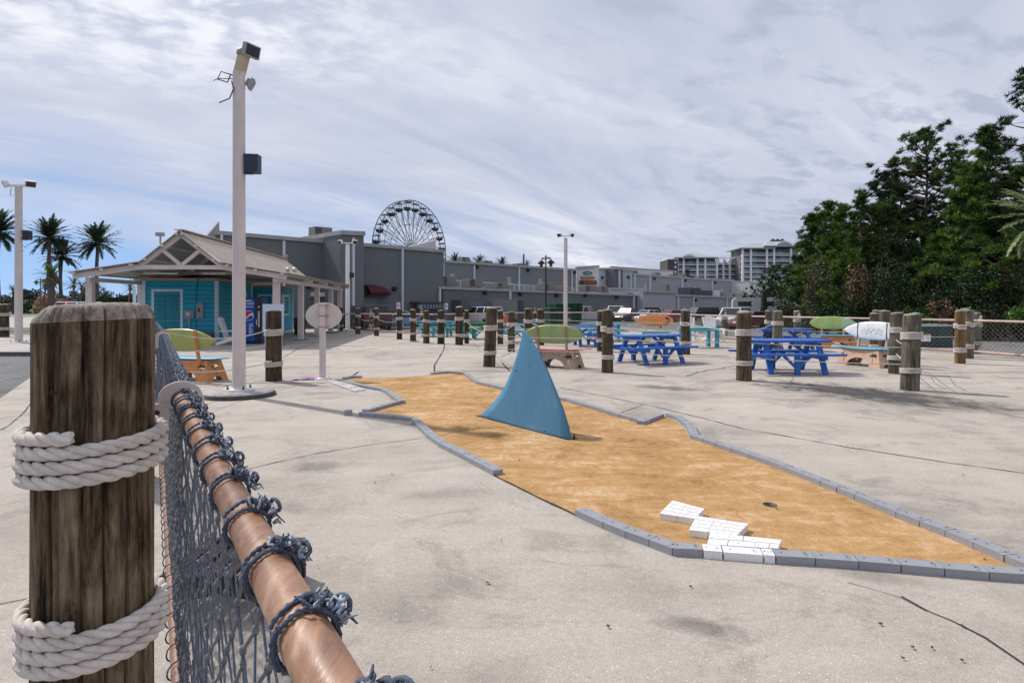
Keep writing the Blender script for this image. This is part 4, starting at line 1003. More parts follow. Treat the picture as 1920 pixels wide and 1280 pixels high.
def scroll_design(root, Mb, bo):
    rnd = random.Random(9); mb = MB()
    for s in (-1, 1):
        z = 0.0285 * s
        for i in range(17):
            cx = -0.30 + 0.60 * i / 16; cy = 0.05 * math.sin(i * 1.7); r = rnd.uniform(.025, .06); a0 = rnd.uniform(0, 6)
            pts = [Mb @ Vector((cx + r * (1 - k / 14) * math.cos(a0 + k * .55), cy + r * (1 - k / 14) * math.sin(a0 + k * .55), z)) for k in range(12)]
            mb.tube(pts, 0.0028, 4, cap=False)
    mb.build('scroll_pattern', m_dgrey, bo, world=False)
    mb = MB(); blue = M_('deep_blue_print', (0.02, 0.06, 0.30), 0.4)
    for s in (-1, 1):
        z = s * .0275
        for k in range(3):
            y0 = -.17 + k * .12; mb.prism([(-.76, y0 + .02), (-.56, y0), (-.50, y0 + .05), (-.56, y0 + .10), (-.76, y0 + .08)], min(z, z - .003 * s), max(z, z - .003 * s), Mb)
    mb.build('blue_tail_print', blue, bo, world=False)
c1 = W(389, 716); bench((c1.x - 0.62 + .10, c1.y + 0.46, 0), PI - R(18), 'orange palm-cut bench with olive surfboard backrest near the kiosk seen from behind', m_obase, m_skyb, m_olive, design=dots)
c2 = W(1089, 693); bench((c2.x - 0.66 + .12, c2.y + 0.66, 0), PI - R(30), 'tan palm-cut bench with green surfboard backrest behind the shark fin', m_tbase, m_pinkb, m_green, design=dots, flip=True)
q = P(1230, 0, 26.4); bench((q.x, q.y, 0), R(2), 'yellow-green bench with orange surfboard backrest in front of the far fence', m_ybase, m_skyp, m_orangeb, design=tail_pad, zback=0.93, tilt=4)
q = P(1568, 0, 23.0); bench((q.x, q.y, 0), R(-4), 'orange bench with lime green surfboard backrest below the pines', m_obase, m_skyb, m_lime, design=dots, zback=0.93, tilt=4, flip=True)
c5 = W(1635, 690); bench((c5.x + 0.16, c5.y + 0.60, 0), R(-68), 'peach bench with patterned white surfboard backrest beside the right-hand pilings', m_pbase, m_skyb, m_whiteb, strap=True, design=scroll_design, zback=0.92, tilt=3)

# ================================================================ picnic tables
def taper_plank(mb, L, w, z0, z1, cy, tip=0.25):
    pts = []; n = 10
    for i in range(n + 1):
        u = i / n; x = -L / 2 + L * u; e = min(1, min(u, 1 - u) / 0.22); ww = w / 2 * (tip + (1 - tip) * math.sin(e * PI / 2))
        pts.append((x, ww))
    poly = [(x, cy - y) for x, y in pts] + [(x, cy + y) for x, y in pts[::-1]]
    mb.prism(poly, z0, z1)
def picnic(mat, topmat=None):
    root = thing('picnic_table', 't', 'picnic table', (0, 0, 0))
    mb = MB(); taper_plank(mb, 2.12, 0.80, 0.725, 0.775, 0, 0.45); mb.build('tabletop', topmat or mat, root, world=False, bevel=0.012)
    for s in (-1, 1):
        mb = MB(); taper_plank(mb, 2.22, 0.30, 0.435, 0.48, s * 0.68, 0.45); mb.build('bench_seat', topmat or mat, root, world=False, bevel=0.012)
        mb = MB(); mb.box(-.055, .055, s * .70 - .045, s * .70 + .045, 0, .434)
        for q in (-1, 1): mb.bar((q * .02, s * .70, .16), (q * .30, s * .70, .43), .06, .06)
        mb.build('seat_post', mat, root, world=False)
    for x in (-.62, .62):
        mb = MB(); mb.box(x - .03, x + .03, -.80, .80, .345, .434); mb.box(x - .03, x + .03, -.34, .34, .65, .724); mb.build('cross_beam', mat, root, world=False)
        for s in (-1, 1):
            mb = MB(); mb.bar((x + .062, s * .26, .70), (x + .062, s * .62, 0.0), .06, .12, (1, 0, 0)); mb.build('leg', mat, root, world=False)
        mb = MB(); mb.bar((x * .92, 0, .40), (x * .25, 0, .70), .07, .07); mb.build('brace', mat, root, world=False)
    return root
m_blue = M_('royal_blue_paint', (0.020, 0.125, 0.46), 0.42, 0.28, 3, 0.3, 60, dirt=0.4); m_teal = M_('teal_paint', (0.04, 0.33, 0.42), 0.45, 0.12, 3); m_teal2 = M_('turquoise_paint', (0.07, 0.40, 0.48), 0.45, 0.12, 3); m_gr = M_('green_paint', (0.02, 0.26, 0.07), 0.45, 0.1, 3); m_mid = M_('sky_blue_paint', (0.06, 0.27, 0.52), 0.45, 0.12, 3)
pt = picnic(m_blue); pt.location = (6.55, 14.75, 0); pt.rotation_euler = (0, 0, R(-1)); tag(pt, 'royal blue picnic table nearest the camera on the dark-stained concrete', group='blue picnic tables')
dup(pt, (3.82, 17.1, 0), R(26), 'royal blue picnic table turned at an angle in the middle of the yard', 'blue picnic tables')
dup(pt, (9.6, 21.6, 0), R(14), 'blue picnic table behind the nearest one, partly hidden by pale pilings', 'blue picnic tables')
dup(pt, (3.15, 24.2, 0), R(4), 'blue picnic table behind the green surfboard backrest', 'blue picnic tables')
pt2 = picnic(m_teal, m_teal2); pt2.location = (4.1, 27.6, 0); pt2.rotation_euler = (0, 0, R(-8)); tag(pt2, 'teal picnic table behind the thin lamp pole in the middle', group='teal picnic tables')
dup(pt2, (0.25, 26.6, 0), R(20), 'teal picnic table behind the fin tip', 'teal picnic tables')
dup(pt2, (-3.9, 31.5, 0), R(-4), 'teal picnic table farthest left behind the thin dark pilings', 'teal picnic tables')
pt3 = picnic(m_teal, m_gr); pt3.location = (-1.8, 29.2, 0); pt3.rotation_euler = (0, 0, R(8)); tag(pt3, 'picnic table with green planks and teal legs left of the leaning piling', group='teal picnic tables')
def straight_table():
    root = thing('bar_table', 'turquoise four-legged table in front of the white deck chairs', 'table', (0, 0, 0))
    mb = MB()
    for i in range(5): mb.box(-.72, .72, -.36 + i * .145, -.36 + i * .145 + .135, .72, .755)
    mb.build('tabletop', m_teal2, root, world=False, bevel=.006)
    for x in (-.6, .6):
        for y in (-.28, .28): b_2 = MB(); b_2.box(x - .06, x + .06, y - .06, y + .06, 0, .72); b_2.build('leg', m_teal, root, world=False)
    mb = MB(); mb.box(-.6, .6, -.30, -.26, .62, .719); mb.box(-.6, .6, .26, .30, .62, .719); mb.build('apron', m_teal, root, world=False); return root
st = straight_table(); st.location = (7.1, 23.3, 0); st.rotation_euler = (0, 0, R(16))

# ================================================================ adirondack chairs
def chair():
    root = thing('adirondack_chair', 'c', 'deck chair', (0, 0, 0))
    mb = MB()
    for i in range(5):
        x = -.24 + i * .12; h = 1.12 - 0.9 * (x * x)
        mb.bar((x * .85, .22, .30), (x * 1.12, .46, h), .105, .022, (0, 1, 0))
    mb.build('back_slats', m_whitebright, root, world=False)
    mb = MB()
    for i in range(6): mb.box(-.27, .27, -.34 + i * .10, -.34 + i * .10 + .085, .37 - i * .022, .392 - i * .022)
    mb.build('seat', m_whitebright, root, world=False)
    for s in (-1, 1):
        mb = MB(); mb.box(s * .36 - .06, s * .36 + .06, -.36, .40, .55, .575); mb.build('armrest', m_whitebright, root, world=False)
        mb = MB(); mb.box(s * .31 - .02, s * .31 + .02, -.36, -.26, 0, .549); mb.build('leg', m_whitebright, root, world=False)
        mb = MB(); mb.bar((s * .275, -.33, .33), (s * .275, .55, .04), .03, .11); mb.build('leg', m_whitebright, root, world=False)
    mb = MB(); mb.ball((0, .40, .95), .022, 0, 8, 4); mb.build('star_hole', m_dgrey, root, world=False); return root
ch = chair(); ch.location = (10.05 * .88, 26.9, 0); ch.rotation_euler = (0, 0, R(10)); tag(ch, 'white slatted deck chair on the right of the pair by the far fence', group='white deck chairs')
dup(ch, (7.7, 26.7, 0), R(-8), 'white slatted deck chair half hidden behind the dark piling by the far fence', 'white deck chairs')
dup(ch, (-11.35, 24.9, 0), R(95), 'white deck chair in profile beside the drinks machine', 'white deck chairs')

# ================================================================ lamp poles
def flood(parent, p, aim, s=1.0, mat=None):
    mb = MB(); M = facing(p, aim)
    mb.prism([(-.17 * s, -.12 * s), (.17 * s, -.12 * s), (.17 * s, .12 * s), (-.17 * s, .12 * s)], -.03 * s, .06 * s, M)
    mb.prism([(-.11 * s, -.08 * s), (.11 * s, -.08 * s), (.11 * s, .08 * s), (-.11 * s, .08 * s)], -.11 * s, -.03 * s, M)
    h = mb.build('floodlight', mat or m_grey, parent, world=False, bevel=.01 * s)
    mb = MB(); mb.prism([(-.145 * s, -.095 * s), (.145 * s, -.095 * s), (.145 * s, .095 * s), (-.145 * s, .095 * s)], .06 * s, .064 * s, M); g = mb.build('lens', m_glass, h, world=False)
    return h
def lamp_pole(loc, H, r, label, mat, fl_=None, speaker_z=None, base=0.0, single=False, scale=1):
    root = thing('floodlight_pole', label, 'light pole', (0, 0, 0), 0, 'floodlight poles')
    mb = MB(); mb.lathe([(r, 0.02 + base), (r * .97, H * .5), (r * .92, H)], 20); mb.build('pole', mat, root, world=False)
    mb = MB(); mb.lathe([(r * 2.25, base), (r * 2.25, base + .025), (r * 1.2, base + .028), (r * 1.12, base + .06)], 24); mb.build('base_flange', m_white, root, world=False)
    for k in range(4):
        a = PI / 4 + k * PI / 2; mb = MB(); mb.lathe([(.022, base + .02), (.022, base + .055), (.012, base + .06), (.012, base + .09)], 8, (r * 1.75 * math.cos(a), r * 1.75 * math.sin(a), 0), sm=False); mb.build('bolt', m_dgrey, root, world=False)
    root.location = loc; return root
big = lamp_pole((-4.83, 10.85, 0.0), 5.72, 0.112, 'tallest pinkish white floodlight pole on a round concrete pad beside the orange bench', m_beige, base=0.10)
mb = MB(); mb.lathe([(0.62, 0.0), (0.60, 0.07), (0.575, 0.10), (0.0, 0.10)], 32); mb.m[:32] = [1] * 32; mb.build('concrete_pad', [m_conc2, M_('dark_pad_rim', (.07, .065, .06), .9, .4, 8, .8, 30)], big, world=False)
mb = MB(); mb.bar((0.0, 0, 5.66), (0.10, -.02, 6.02), .17, .14); mb.build('arm', M_('cream_metal', (0.50, 0.42, 0.30), 0.5), big, world=False, bevel=.01)
mb = MB(); mb.lathe([(.10, 6.0), (.13, 6.02), (.12, 6.09), (.08, 6.11)], 12, (0.10, -.02, 0)); mb.build('swivel', m_grey, big, world=False)
flood(big, (0.22, -.03, 6.08), (0.85, -.45, -.25), .92)
flood(big, (0.16, 0.12, 5.55), (0.9, .3, -.5), .7)
mb = MB(); rnd = random.Random(4)
mb.tube([(-.10, 0, 5.66), (-.30, -.03, 5.72), (-.36, -.04, 5.58), (-.18, -.05, 5.52), (-.13, -.05, 5.64)], .012, 6); mb.tube([(-.12, -.02, 5.55), (-.04, -.12, 5.38), (-.12, -.1, 5.22), (-.32, -.06, 5.16)], .012, 6); mb.tube([(-.1, 0, 5.6), (-.34, -.02, 5.6), (-.44, -.03, 5.56)], .008, 6)
mb.build('loose_cable', m_dgrey, big, world=False)
def speaker(parent_loc, dx, z, label, s=1.0, mat=None):
    root = thing('loudspeaker', label, 'loudspeaker', (0, 0, 0), 0, 'loudspeakers on the poles')
    mb = MB(); mb.prism([(-.11 * s, -.09 * s), (.12 * s, -.10 * s), (.12 * s, .10 * s), (-.11 * s, .09 * s)], -.16 * s, .16 * s); mb.build('cabinet', mat or m_navy, root, world=False, bevel=.015 * s)
    mb = MB(); mb.box(-.16 * s, -.11 * s, -.03 * s, .03 * s, -.17 * s, .17 * s); mb.box(-.15 * s, .0, -.05 * s, .05 * s, .16 * s, .175 * s); mb.box(-.15 * s, .0, -.05 * s, .05 * s, -.175 * s, -.16 * s); mb.build('bracket', m_black, root, world=False)
    mb = MB(); mb.box(-.25 * s, -.155 * s, -.04 * s, .04 * s, -.08 * s, .08 * s); mb.build('wall_plate', m_beige, root, world=False)
    root.location = (parent_loc[0] + dx, parent_loc[1], z); return root
speaker(big.location, .245, 4.09, 'navy loudspeaker bolted to the tallest pole')
p = W(35, 645.5); l2 = lamp_pole((p.x, p.y, 0.09), 6.35, 0.14, 'white floodlight pole on a kerbed island at the left edge', m_beige)
def tee(root, H, w, s, rot=0, dx=0):
    mb = MB(); mb.bar((-w, 0, H), (w, 0, H), .07 * s); mb.build('crossarm', m_white, root, world=False)
    flood(root, (-w, -.05, H + .06 * s), (-.7, -.6, -.45), s, m_white); flood(root, (w, -.05, H + .06 * s), (.7, -.6, -.45), s, m_white)
tee(l2, 6.38, .52, 1.1); mb = MB(); mb.tube([(-.3, 0, 6.3), (-.35, 0, 6.0), (-.15, -.1, 5.95)], .012, 5); mb.build('loose_cable', m_dgrey, l2, world=False)
speaker(l2.location, .35, 4.45, 'black loudspeaker on the left-edge pole', 1.15, m_black)
p = P(652, 0, 41.5); l3 = lamp_pole((p.x, p.y, -.05), 5.75, .15, 'white floodlight pole standing before the grey tower between the kiosk and the vehicles', m_whitebright); tee(l3, 5.85, .48, 1.1); speaker(l3.location, .30, 3.62, 'small black loudspeaker on the pole before the grey tower', 1.0, m_black)
p = P(1060.5, 0, 36.6); l4 = lamp_pole((p.x, p.y, -.0), 5.6, .12, 'white floodlight pole rising behind the green surfboard backrest', m_beige); tee(l4, 5.72, .36, .95)

# ================================================================ oval sign seen from behind
def oval_sign():
    p = W(605, 710); root = thing('oval_sign', 'back of a white oval sign on a post in front of the kiosk posts', 'sign', (0, 0, 0))
    mb = MB(); mb.box(-.058, .058, -.045, .045, .02, 1.62); mb.build('post', m_beige, root, world=False, bevel=.006)
    mb = MB(); mb.lathe([(.19, .0), (.19, .02), (.10, .03)], 20); 
    for a in range(4): mb.lathe([(.02, .02), (.02, .06)], 6, (.14 * math.cos(a * PI / 2 + .7), .14 * math.sin(a * PI / 2 + .7), 0), sm=False)
    mb.build('base_flange', m_white, root, world=False)
    e = [(.405 * math.cos(2 * PI * i / 40), .29 * math.sin(2 * PI * i / 40)) for i in range(40)]
    mb = MB(); mb.prism(e, 0, .02, Matrix.Translation((0, .072, 1.37)) @ Matrix.Rotation(PI / 2, 4, 'X')); mb.build('sign_board', m_beige, root, world=False)
    for z in (1.60, 1.37, 1.13):
        pr = [(-.13, 0.05), (-.06, -.06), (.06, -.06), (.13, .05)]; mb = MB(); mb.prism(pr, z - .008, z + .008); mb.build('bracket', M_('stained_bracket', (0.36, 0.27, 0.18), .6, .3, 8), root, world=False)
    root.location = p; root.rotation_euler = (0, 0, R(-4)); return root
oval_sign()
mb = MB(); rnd = random.Random(6); n = 14; q0, q1 = W(545, 713), W(612, 709); ax = (q1 - q0); vs = []
for i in range(n + 1):
    for j in range(6):
        u = i / n; v = j / 5; w = .28 * math.sin(PI * min(1, max(.04, u * .96 + .02))) ** .5
        vs.append((q0.x + ax.x * u + rnd.uniform(-.01, .01), q0.y + ax.y * u - w / 2 + w * v * 1.5, 0.008 + rnd.uniform(0, .035) * math.sin(PI * u)))
mb.add(vs, [(i * 6 + j, (i + 1) * 6 + j, (i + 1) * 6 + j + 1, i * 6 + j + 1) for i in range(n) for j in range(5)], 0, True)
tag(mb.build('fallen_banner', M_('faded_purple_cloth', (0.36, 0.16, 0.34), .8, .35, 5), loc=q0), 'crumpled purple banner lying on the ground at the foot of the oval sign', 'banner')
# lattice on the ground
a, b, c_, d_ = W(613, 715), W(668, 735), W(684, 732), W(628, 713)
root = thing('wooden_lattice', 'pale wooden lattice lying flat beside the left edging blocks', 'lattice', a)
for i in range(4):
    u = i / 3; mb = MB(); mb.bar(a.lerp(d_, u) + Vector((0, 0, .018)), b.lerp(c_, u) + Vector((0, 0, .018)), .03, .014); mb.build('slat', m_white, root)
for i in range(3):
    u = (i + .3) / 3; mb = MB(); mb.bar(a.lerp(b, u) + Vector((0, 0, .032)), d_.lerp(c_, u) + Vector((0, 0, .032)), .025, .012); mb.build('rung', m_white, root)
# dark slatted rack beyond the near net
root = thing('slatted_rack', 'dark brown slatted wooden rack seen through the netting', 'rack', (-1.52, 3.4, 0)); m_rack = M_('dark_stained_wood', (0.05, 0.03, 0.025), .7, .3, 8)
for s in (0, 1):
    mb = MB(); mb.prism([(-.28, 0), (-.22, 0), (-.18, .08), (0, .12), (.18, .08), (.22, 0), (.28, 0), (.28, .20), (-.28, .20)], -.012, .012, Matrix.Translation((-1.50, 3.16 + .46 * s, 0)) @ Matrix.Rotation(PI / 2, 4, 'X')); mb.build('side_panel', m_rack, root)
for i in range(6): mb = MB(); mb.box(-1.80 + i * .10, -1.73 + i * .10, 3.13, 3.65, .201, .22); mb.build('slat', m_rack, root)
# utility cabinet with its warning sign
p = P(1751, 0, 23.6); root = thing('utility_cabinet', 'dark green utility cabinet behind the fence at the right', 'utility cabinet', (p.x, p.y, -.03)); m_cab = M_('dark_green_enamel', (0.018, 0.06, 0.052), .4, .1, 2)
mb = MB(); mb.box(p.x - .74, p.x + .74, p.y, p.y + .9, 0.0, .80, 0); mb.build('cabinet_body', m_cab, root, bevel=.02); mb = MB(); mb.box(p.x - .77, p.x + .77, p.y - .03, p.y + .93, .801, .85); mb.build('lid', M_('pale_green_enamel', (.28, .36, .32), .4), root, bevel=.01)
mb = MB(); mb.box(p.x + .14, p.x + .16, p.y - .004, p.y, 0.02, .79); mb.build('door_gap', m_black, root)
sgn = thing('warning_sign', 'small white warning notice with a yellow band hung on the line before the cabinet', 'sign', (0, 0, 0)); q = P(1734.5, 633, 14.4)
mb = MB(); mb.box(q.x - .13, q.x + .13, q.y - .004, q.y, q.z - .085, q.z + .085); mb.build('board', m_whitebright, sgn)
mb = MB(); mb.box(q.x - .128, q.x + .128, q.y - .006, q.y - .0041, q.z + .055, q.z + .083); mb.build('yellow_band', M_('yellow_print', (.7, .42, .03), .5), sgn)
text_part('WARNING', .034, facing((q.x, q.y - .0065, q.z + .068), (0, -1, 0)), m_black, 'lettering', sgn, .0004)
mb = MB(); 
for k in range(4):
    for s in (-1, 1): mb.box(q.x + s * .06 - .045 + .01 * k, q.x + s * .06 + .04, q.y - .006, q.y - .0041, q.z + .03 - k * .028, q.z + .036 - k * .028)
mb.build('printed_lines', m_dgrey, sgn)
# ================================================================ kiosk
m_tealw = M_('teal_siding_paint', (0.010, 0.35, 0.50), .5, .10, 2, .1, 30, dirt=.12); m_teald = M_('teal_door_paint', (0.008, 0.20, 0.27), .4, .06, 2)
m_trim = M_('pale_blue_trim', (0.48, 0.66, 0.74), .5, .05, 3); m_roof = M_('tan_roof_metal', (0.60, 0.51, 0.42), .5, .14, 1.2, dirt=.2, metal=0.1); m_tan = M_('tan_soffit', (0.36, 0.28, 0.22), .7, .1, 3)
m_under = M_('grey_underside', (.30, .33, .33), .6); m_valley = M_('shaded_roof_valley', (.16, .13, .105), .8, .25, 2)  # valleys painted darker, standing in for the shade beside the roof ribs
def kiosk():
    O = Vector((-12.65, 23.3, 0)); rz = math.atan2(.092, 1)
    root = thing('snack_kiosk', 'teal lap-sided kiosk with a tan corrugated gable roof on white posts', 'kiosk', (0, 0, 0))
    LB = 14.6
    def part(mb, name, mat, par=root, bevel=0): return mb.build(name, mat, par, world=False, bevel=bevel)
    # roof: steep middle and shallow wings, corrugated along the slope
    prof = [(-4.0, 2.82), (-1.42, 3.24), (0.0, 4.42), (1.42, 3.24), (4.0, 2.82)]
    def corr(i, name):
        (a0, z0), (a1, z1) = prof[i], prof[i + 1]; mb = MB(); vs = []; pitch = .30; n = int(LB / pitch)
        sl = (z1 - z0) / (a1 - a0); nx, nz = -sl, 1; l = math.hypot(nx, nz); nx /= l; nz /= l
        for k in range(n):
            for f_, h in ((0, 0), (.04, .035), (.46, .035), (.50, 0)):
                b = (k + f_) * pitch
                for (a, z) in ((a0, z0), (a1, z1)): vs.append((a + nx * h, b, z + nz * h))
        m_ = len(vs) // 2; mb.add(vs, [(2 * q, 2 * q + 1, 2 * q + 3, 2 * q + 2) for q in range(m_ - 1)], 0)
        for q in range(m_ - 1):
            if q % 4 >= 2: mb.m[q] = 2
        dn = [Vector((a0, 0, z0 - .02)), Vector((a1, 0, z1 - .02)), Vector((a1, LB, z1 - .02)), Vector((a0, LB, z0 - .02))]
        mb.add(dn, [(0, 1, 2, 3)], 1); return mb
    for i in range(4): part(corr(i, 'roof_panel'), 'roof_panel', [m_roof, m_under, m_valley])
    mb = MB(); mb.bar((-.0, -.02, 4.47), (0, LB, 4.47), .34, .03); part(mb, 'ridge_cap', m_roof)
    # beams and truss at both gable ends and at every post line
    for b, full in ((.22, 1), (4.6, 0), (7.9, 0), (11.4, 0), (LB - .3, 1)):
        mb = MB()
        for s in (-1, 1):
            mb.bar((s * 3.9, b, 2.70), (s * 1.42, b, 3.08), .12, .20); mb.bar((s * 1.50, b, 3.10), (0, b, 4.30), .12, .18)
        mb.bar((-1.5, b, 3.05), (1.5, b, 3.05), .121, .16)
        if full:
            mb.bar((0, b, 3.12), (-.70, b, 3.72), .10, .13); mb.bar((0, b, 3.12), (.70, b, 3.72), .10, .13)
        part(mb, 'truss', m_beige)
    mb = MB()
    for s in (-1, 1):
        for a, z in ((3.8, 2.765), (2.8, 2.91), (1.75, 3.08), (1.25, 3.30), (.62, 3.82), (.10, 4.27)): mb.box(s * a - .055, s * a + .055, -.02, LB, z, z + .08)
    part(mb, 'purlins', m_beige)
    for s in (-1, 1):
        for k, b in enumerate((.75, 4.6, 7.9, 11.4, 14.1)):
            a = 3.38 if s > 0 else -3.6; mb = MB(); mb.box(a - .12, a + .12, b - .12, b + .12, .0, 2.66); p_ = part(mb, 'post', m_beige, bevel=.01)
            mb = MB(); mb.box(a - .27, a + .27, b - .27, b + .27, 0, .03); part(mb, 'base_plate', m_teald, p_)
    for s in (-1, 1): mb = MB(); mb.box(s * 3.45 - .08, s * 3.45 + .08, .3, LB - .2, 2.50, 2.655); part(mb, 'eave_beam', m_beige)
    # huts
    def siding(mb, p, q, z0, z1, pitch=.19):
        p = Vector((p[0], p[1], 0)); q = Vector((q[0], q[1], 0)); t = (q - p).normalized(); nrm = Vector((t.y, -t.x, 0)); n = round((z1 - z0) / pitch); h = (z1 - z0) / n
        for i in range(n):
            a = z0 + i * h; o = nrm * .050
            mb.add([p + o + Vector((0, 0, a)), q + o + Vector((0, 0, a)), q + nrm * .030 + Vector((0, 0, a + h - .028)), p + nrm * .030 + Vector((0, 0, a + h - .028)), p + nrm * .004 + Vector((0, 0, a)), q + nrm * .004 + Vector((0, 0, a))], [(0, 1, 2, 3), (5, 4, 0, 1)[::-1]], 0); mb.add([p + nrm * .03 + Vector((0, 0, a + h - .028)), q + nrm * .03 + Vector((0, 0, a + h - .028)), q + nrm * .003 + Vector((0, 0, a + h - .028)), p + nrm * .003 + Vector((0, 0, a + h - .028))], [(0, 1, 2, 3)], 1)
    def hut(a0, a1, b0, b1, h, nm):
        mb = MB(); mb.box(a0, a1, b0, b1, 0, h, 1)
        siding(mb, (a0, b0), (a1, b0), 0.12, h); siding(mb, (a1, b0), (a1, b1), .12, h); siding(mb, (a0, b1), (a0, b0), .12, h)
        o = part(mb, nm, [m_tealw, m_teald]); mb = MB()
        for a, b in ((a0, b0), (a1, b0), (a1, b1), (a0, b1)): mb.box(a - .075, a + .075, b - .075, b + .075, 0, h - .003)
        mb.box(a0 - .03, a1 + .03, b0 - .035, b1 + .035, 0, .12); part(mb, 'corner_trim', m_trim, o)
        mb = MB(); mb.box(a0 - .12, a1 + .12, b0 - .12, b1 + .12, h, h + .13); part(mb, 'fascia', m_tan, o); return o
    h1 = hut(-2.73, .33, 3.9, 8.4, 2.66, 'front_hut'); h2 = hut(-2.7, 1.05, 10.4, 13.6, 2.56, 'rear_hut')
    h1.location.x = -.4; h2.location.x = -.4
    # door
    f = 3.9
    mb = MB()
    x0, x1 = -2.30, -1.20
    mb.box(x0 - .11, x0, f - .06, f, .05, 2.19); mb.box(x1, x1 + .11, f - .06, f, .05, 2.19); mb.box(x0 - .11, x1 + .11, f - .061, f, 2.191, 2.31); fr = part(mb, 'door_frame', m_trim, h1)
    mb = MB(); mb.box(x0, x1, f - .045, f - .005, .05, 2.19)
    for i in range(2):
        for (z0, z1) in ((.25, .80), (.95, 1.55), (1.68, 2.02)):
            cx = x0 + .16 + i * .48; mb.box(cx, cx + .32, f - .066, f - .0455, z0, z1)
    dr = part(mb, 'door', m_teald, h1, .006); mb = MB(); mb.ball((x1 - .09, f - .09, 1.02), .035); mb.ball((x1 - .09, f - .08, 1.22), .025); part(mb, 'door_handle', m_steel, h1)
    # meter, panel, conduits
    mb = MB(); mb.box(-1.00, -.60, f - .14, f - .03, 1.02, 1.36); mtr = part(mb, 'meter_box', m_grey, h1, .01); mb = MB(); mb.lathe([(.10, 0), (.10, .06), (.07, .10)], 18, M=facing((-.80, f - .14, 1.21), (0, -1, 0))); mb.box(-.86, -.74, f - .245, f - .24, 1.19, 1.23); part(mb, 'meter_dial', m_white, h1)
    mb = MB(); mb.box(-.50, -.20, f - .13, f - .03, 1.03, 1.70); part(mb, 'electric_panel', m_grey, h1, .01); mb = MB(); mb.box(-.42, -.35, f - .137, f - .131, 1.30, 1.48); part(mb, 'panel_window', m_black, h1)
    mb = MB(); mb.tube([(-.80, f - .07, 1.02), (-.80, f - .07, .1)], .035, 10); mb.tube([(-.80, f - .07, 1.0), (-.80, f - .07, .80)], .06, 10); part(mb, 'conduit', m_grey, h1)
    mb = MB(); mb.tube([(-.55, f - .05, 1.35), (-.52, f - .05, 1.9), (-.50, f - .05, 2.4), (-.42, f - .15, 2.75), (-.15, f - .3, 2.85), (.1, f - .3, 2.92)], .014, 6); mb.tube([(-.53, f - .05, 1.0), (-.52, f - .05, .4)], .012, 6); part(mb, 'cable', m_black, h1)
    mb = MB(); mb.box(-.30, .20, f - .30, f - .03, .02, .42); part(mb, 'junction_box', M_('slate_box', (.12, .13, .16), .6), h1, .01)
    # side windows
    for (b0, b1, z0, z1, par, a) in ((6.4, 7.5, 1.15, 2.15, h1, .33), (11.3, 12.7, 1.1, 2.1, h2, 1.05)):
        mb = MB(); mb.box(a, a + .07, b0 - .1, b0, z0 - .1, z1 + .1); mb.box(a, a + .07, b1, b1 + .1, z0 - .1, z1 + .1); mb.box(a, a + .069, b0, b1, z1, z1 + .1); mb.box(a, a + .10, b0, b1, z0 - .1, z0); w = part(mb, 'window_frame', m_white, par)
        mb = MB(); mb.box(a, a + .034, b0, b1, z0, z1); part(mb, 'window_pane', m_glass, par)
        mb = MB(); mb.box(a + .035, a + .045, b0, b0 + .6, z0 + .1, z1); part(mb, 'window_shutter', m_white, par)
    # front face window of the rear hut, seen in the gap
    mb = MB(); mb.box(.10, .18, 10.33, 10.4, 1.1, 2.1); mb.box(.82, .90, 10.33, 10.4, 1.1, 2.1); mb.box(.10, .90, 10.33, 10.4, 2.1, 2.19); part(mb, 'window_frame', m_white, h2)
    # fan / fluorescent tubes under the front wing
    mb = MB(); mb.box(-2.2, -.9, 1.9, 2.05, 2.86, 2.93); part(mb, 'tube_light', m_white)
    mb = MB(); mb.box(-.05, .9, 2.2, 2.32, 2.88, 2.94); part(mb, 'tube_light', m_white)
    # rooftop floodlights
    for a, b, z in ((-.72, 0.1, 4.22), (.1, 14.3, 4.55)):
        mb = MB(); mb.box(a - .15, a + .13, b - .10, b + .10, z, z + .14); part(mb, 'roof_floodlight', m_grey, bevel=.01); mb = MB(); mb.bar((a, b, z - .3 if a < 0 else z - .12), (a, b, z), .05); part(mb, 'floodlight_stem', m_grey)
    mb = MB(); mb.ball((4.2, .3, 2.98), .10, 0, 8, 5); mb.ball((3.95, .25, 2.98), .09, 0, 8, 5); part(mb, 'eave_spotlight', m_steel)
    root.location = O; root.rotation_euler = (0, 0, rz); return root
kiosk()
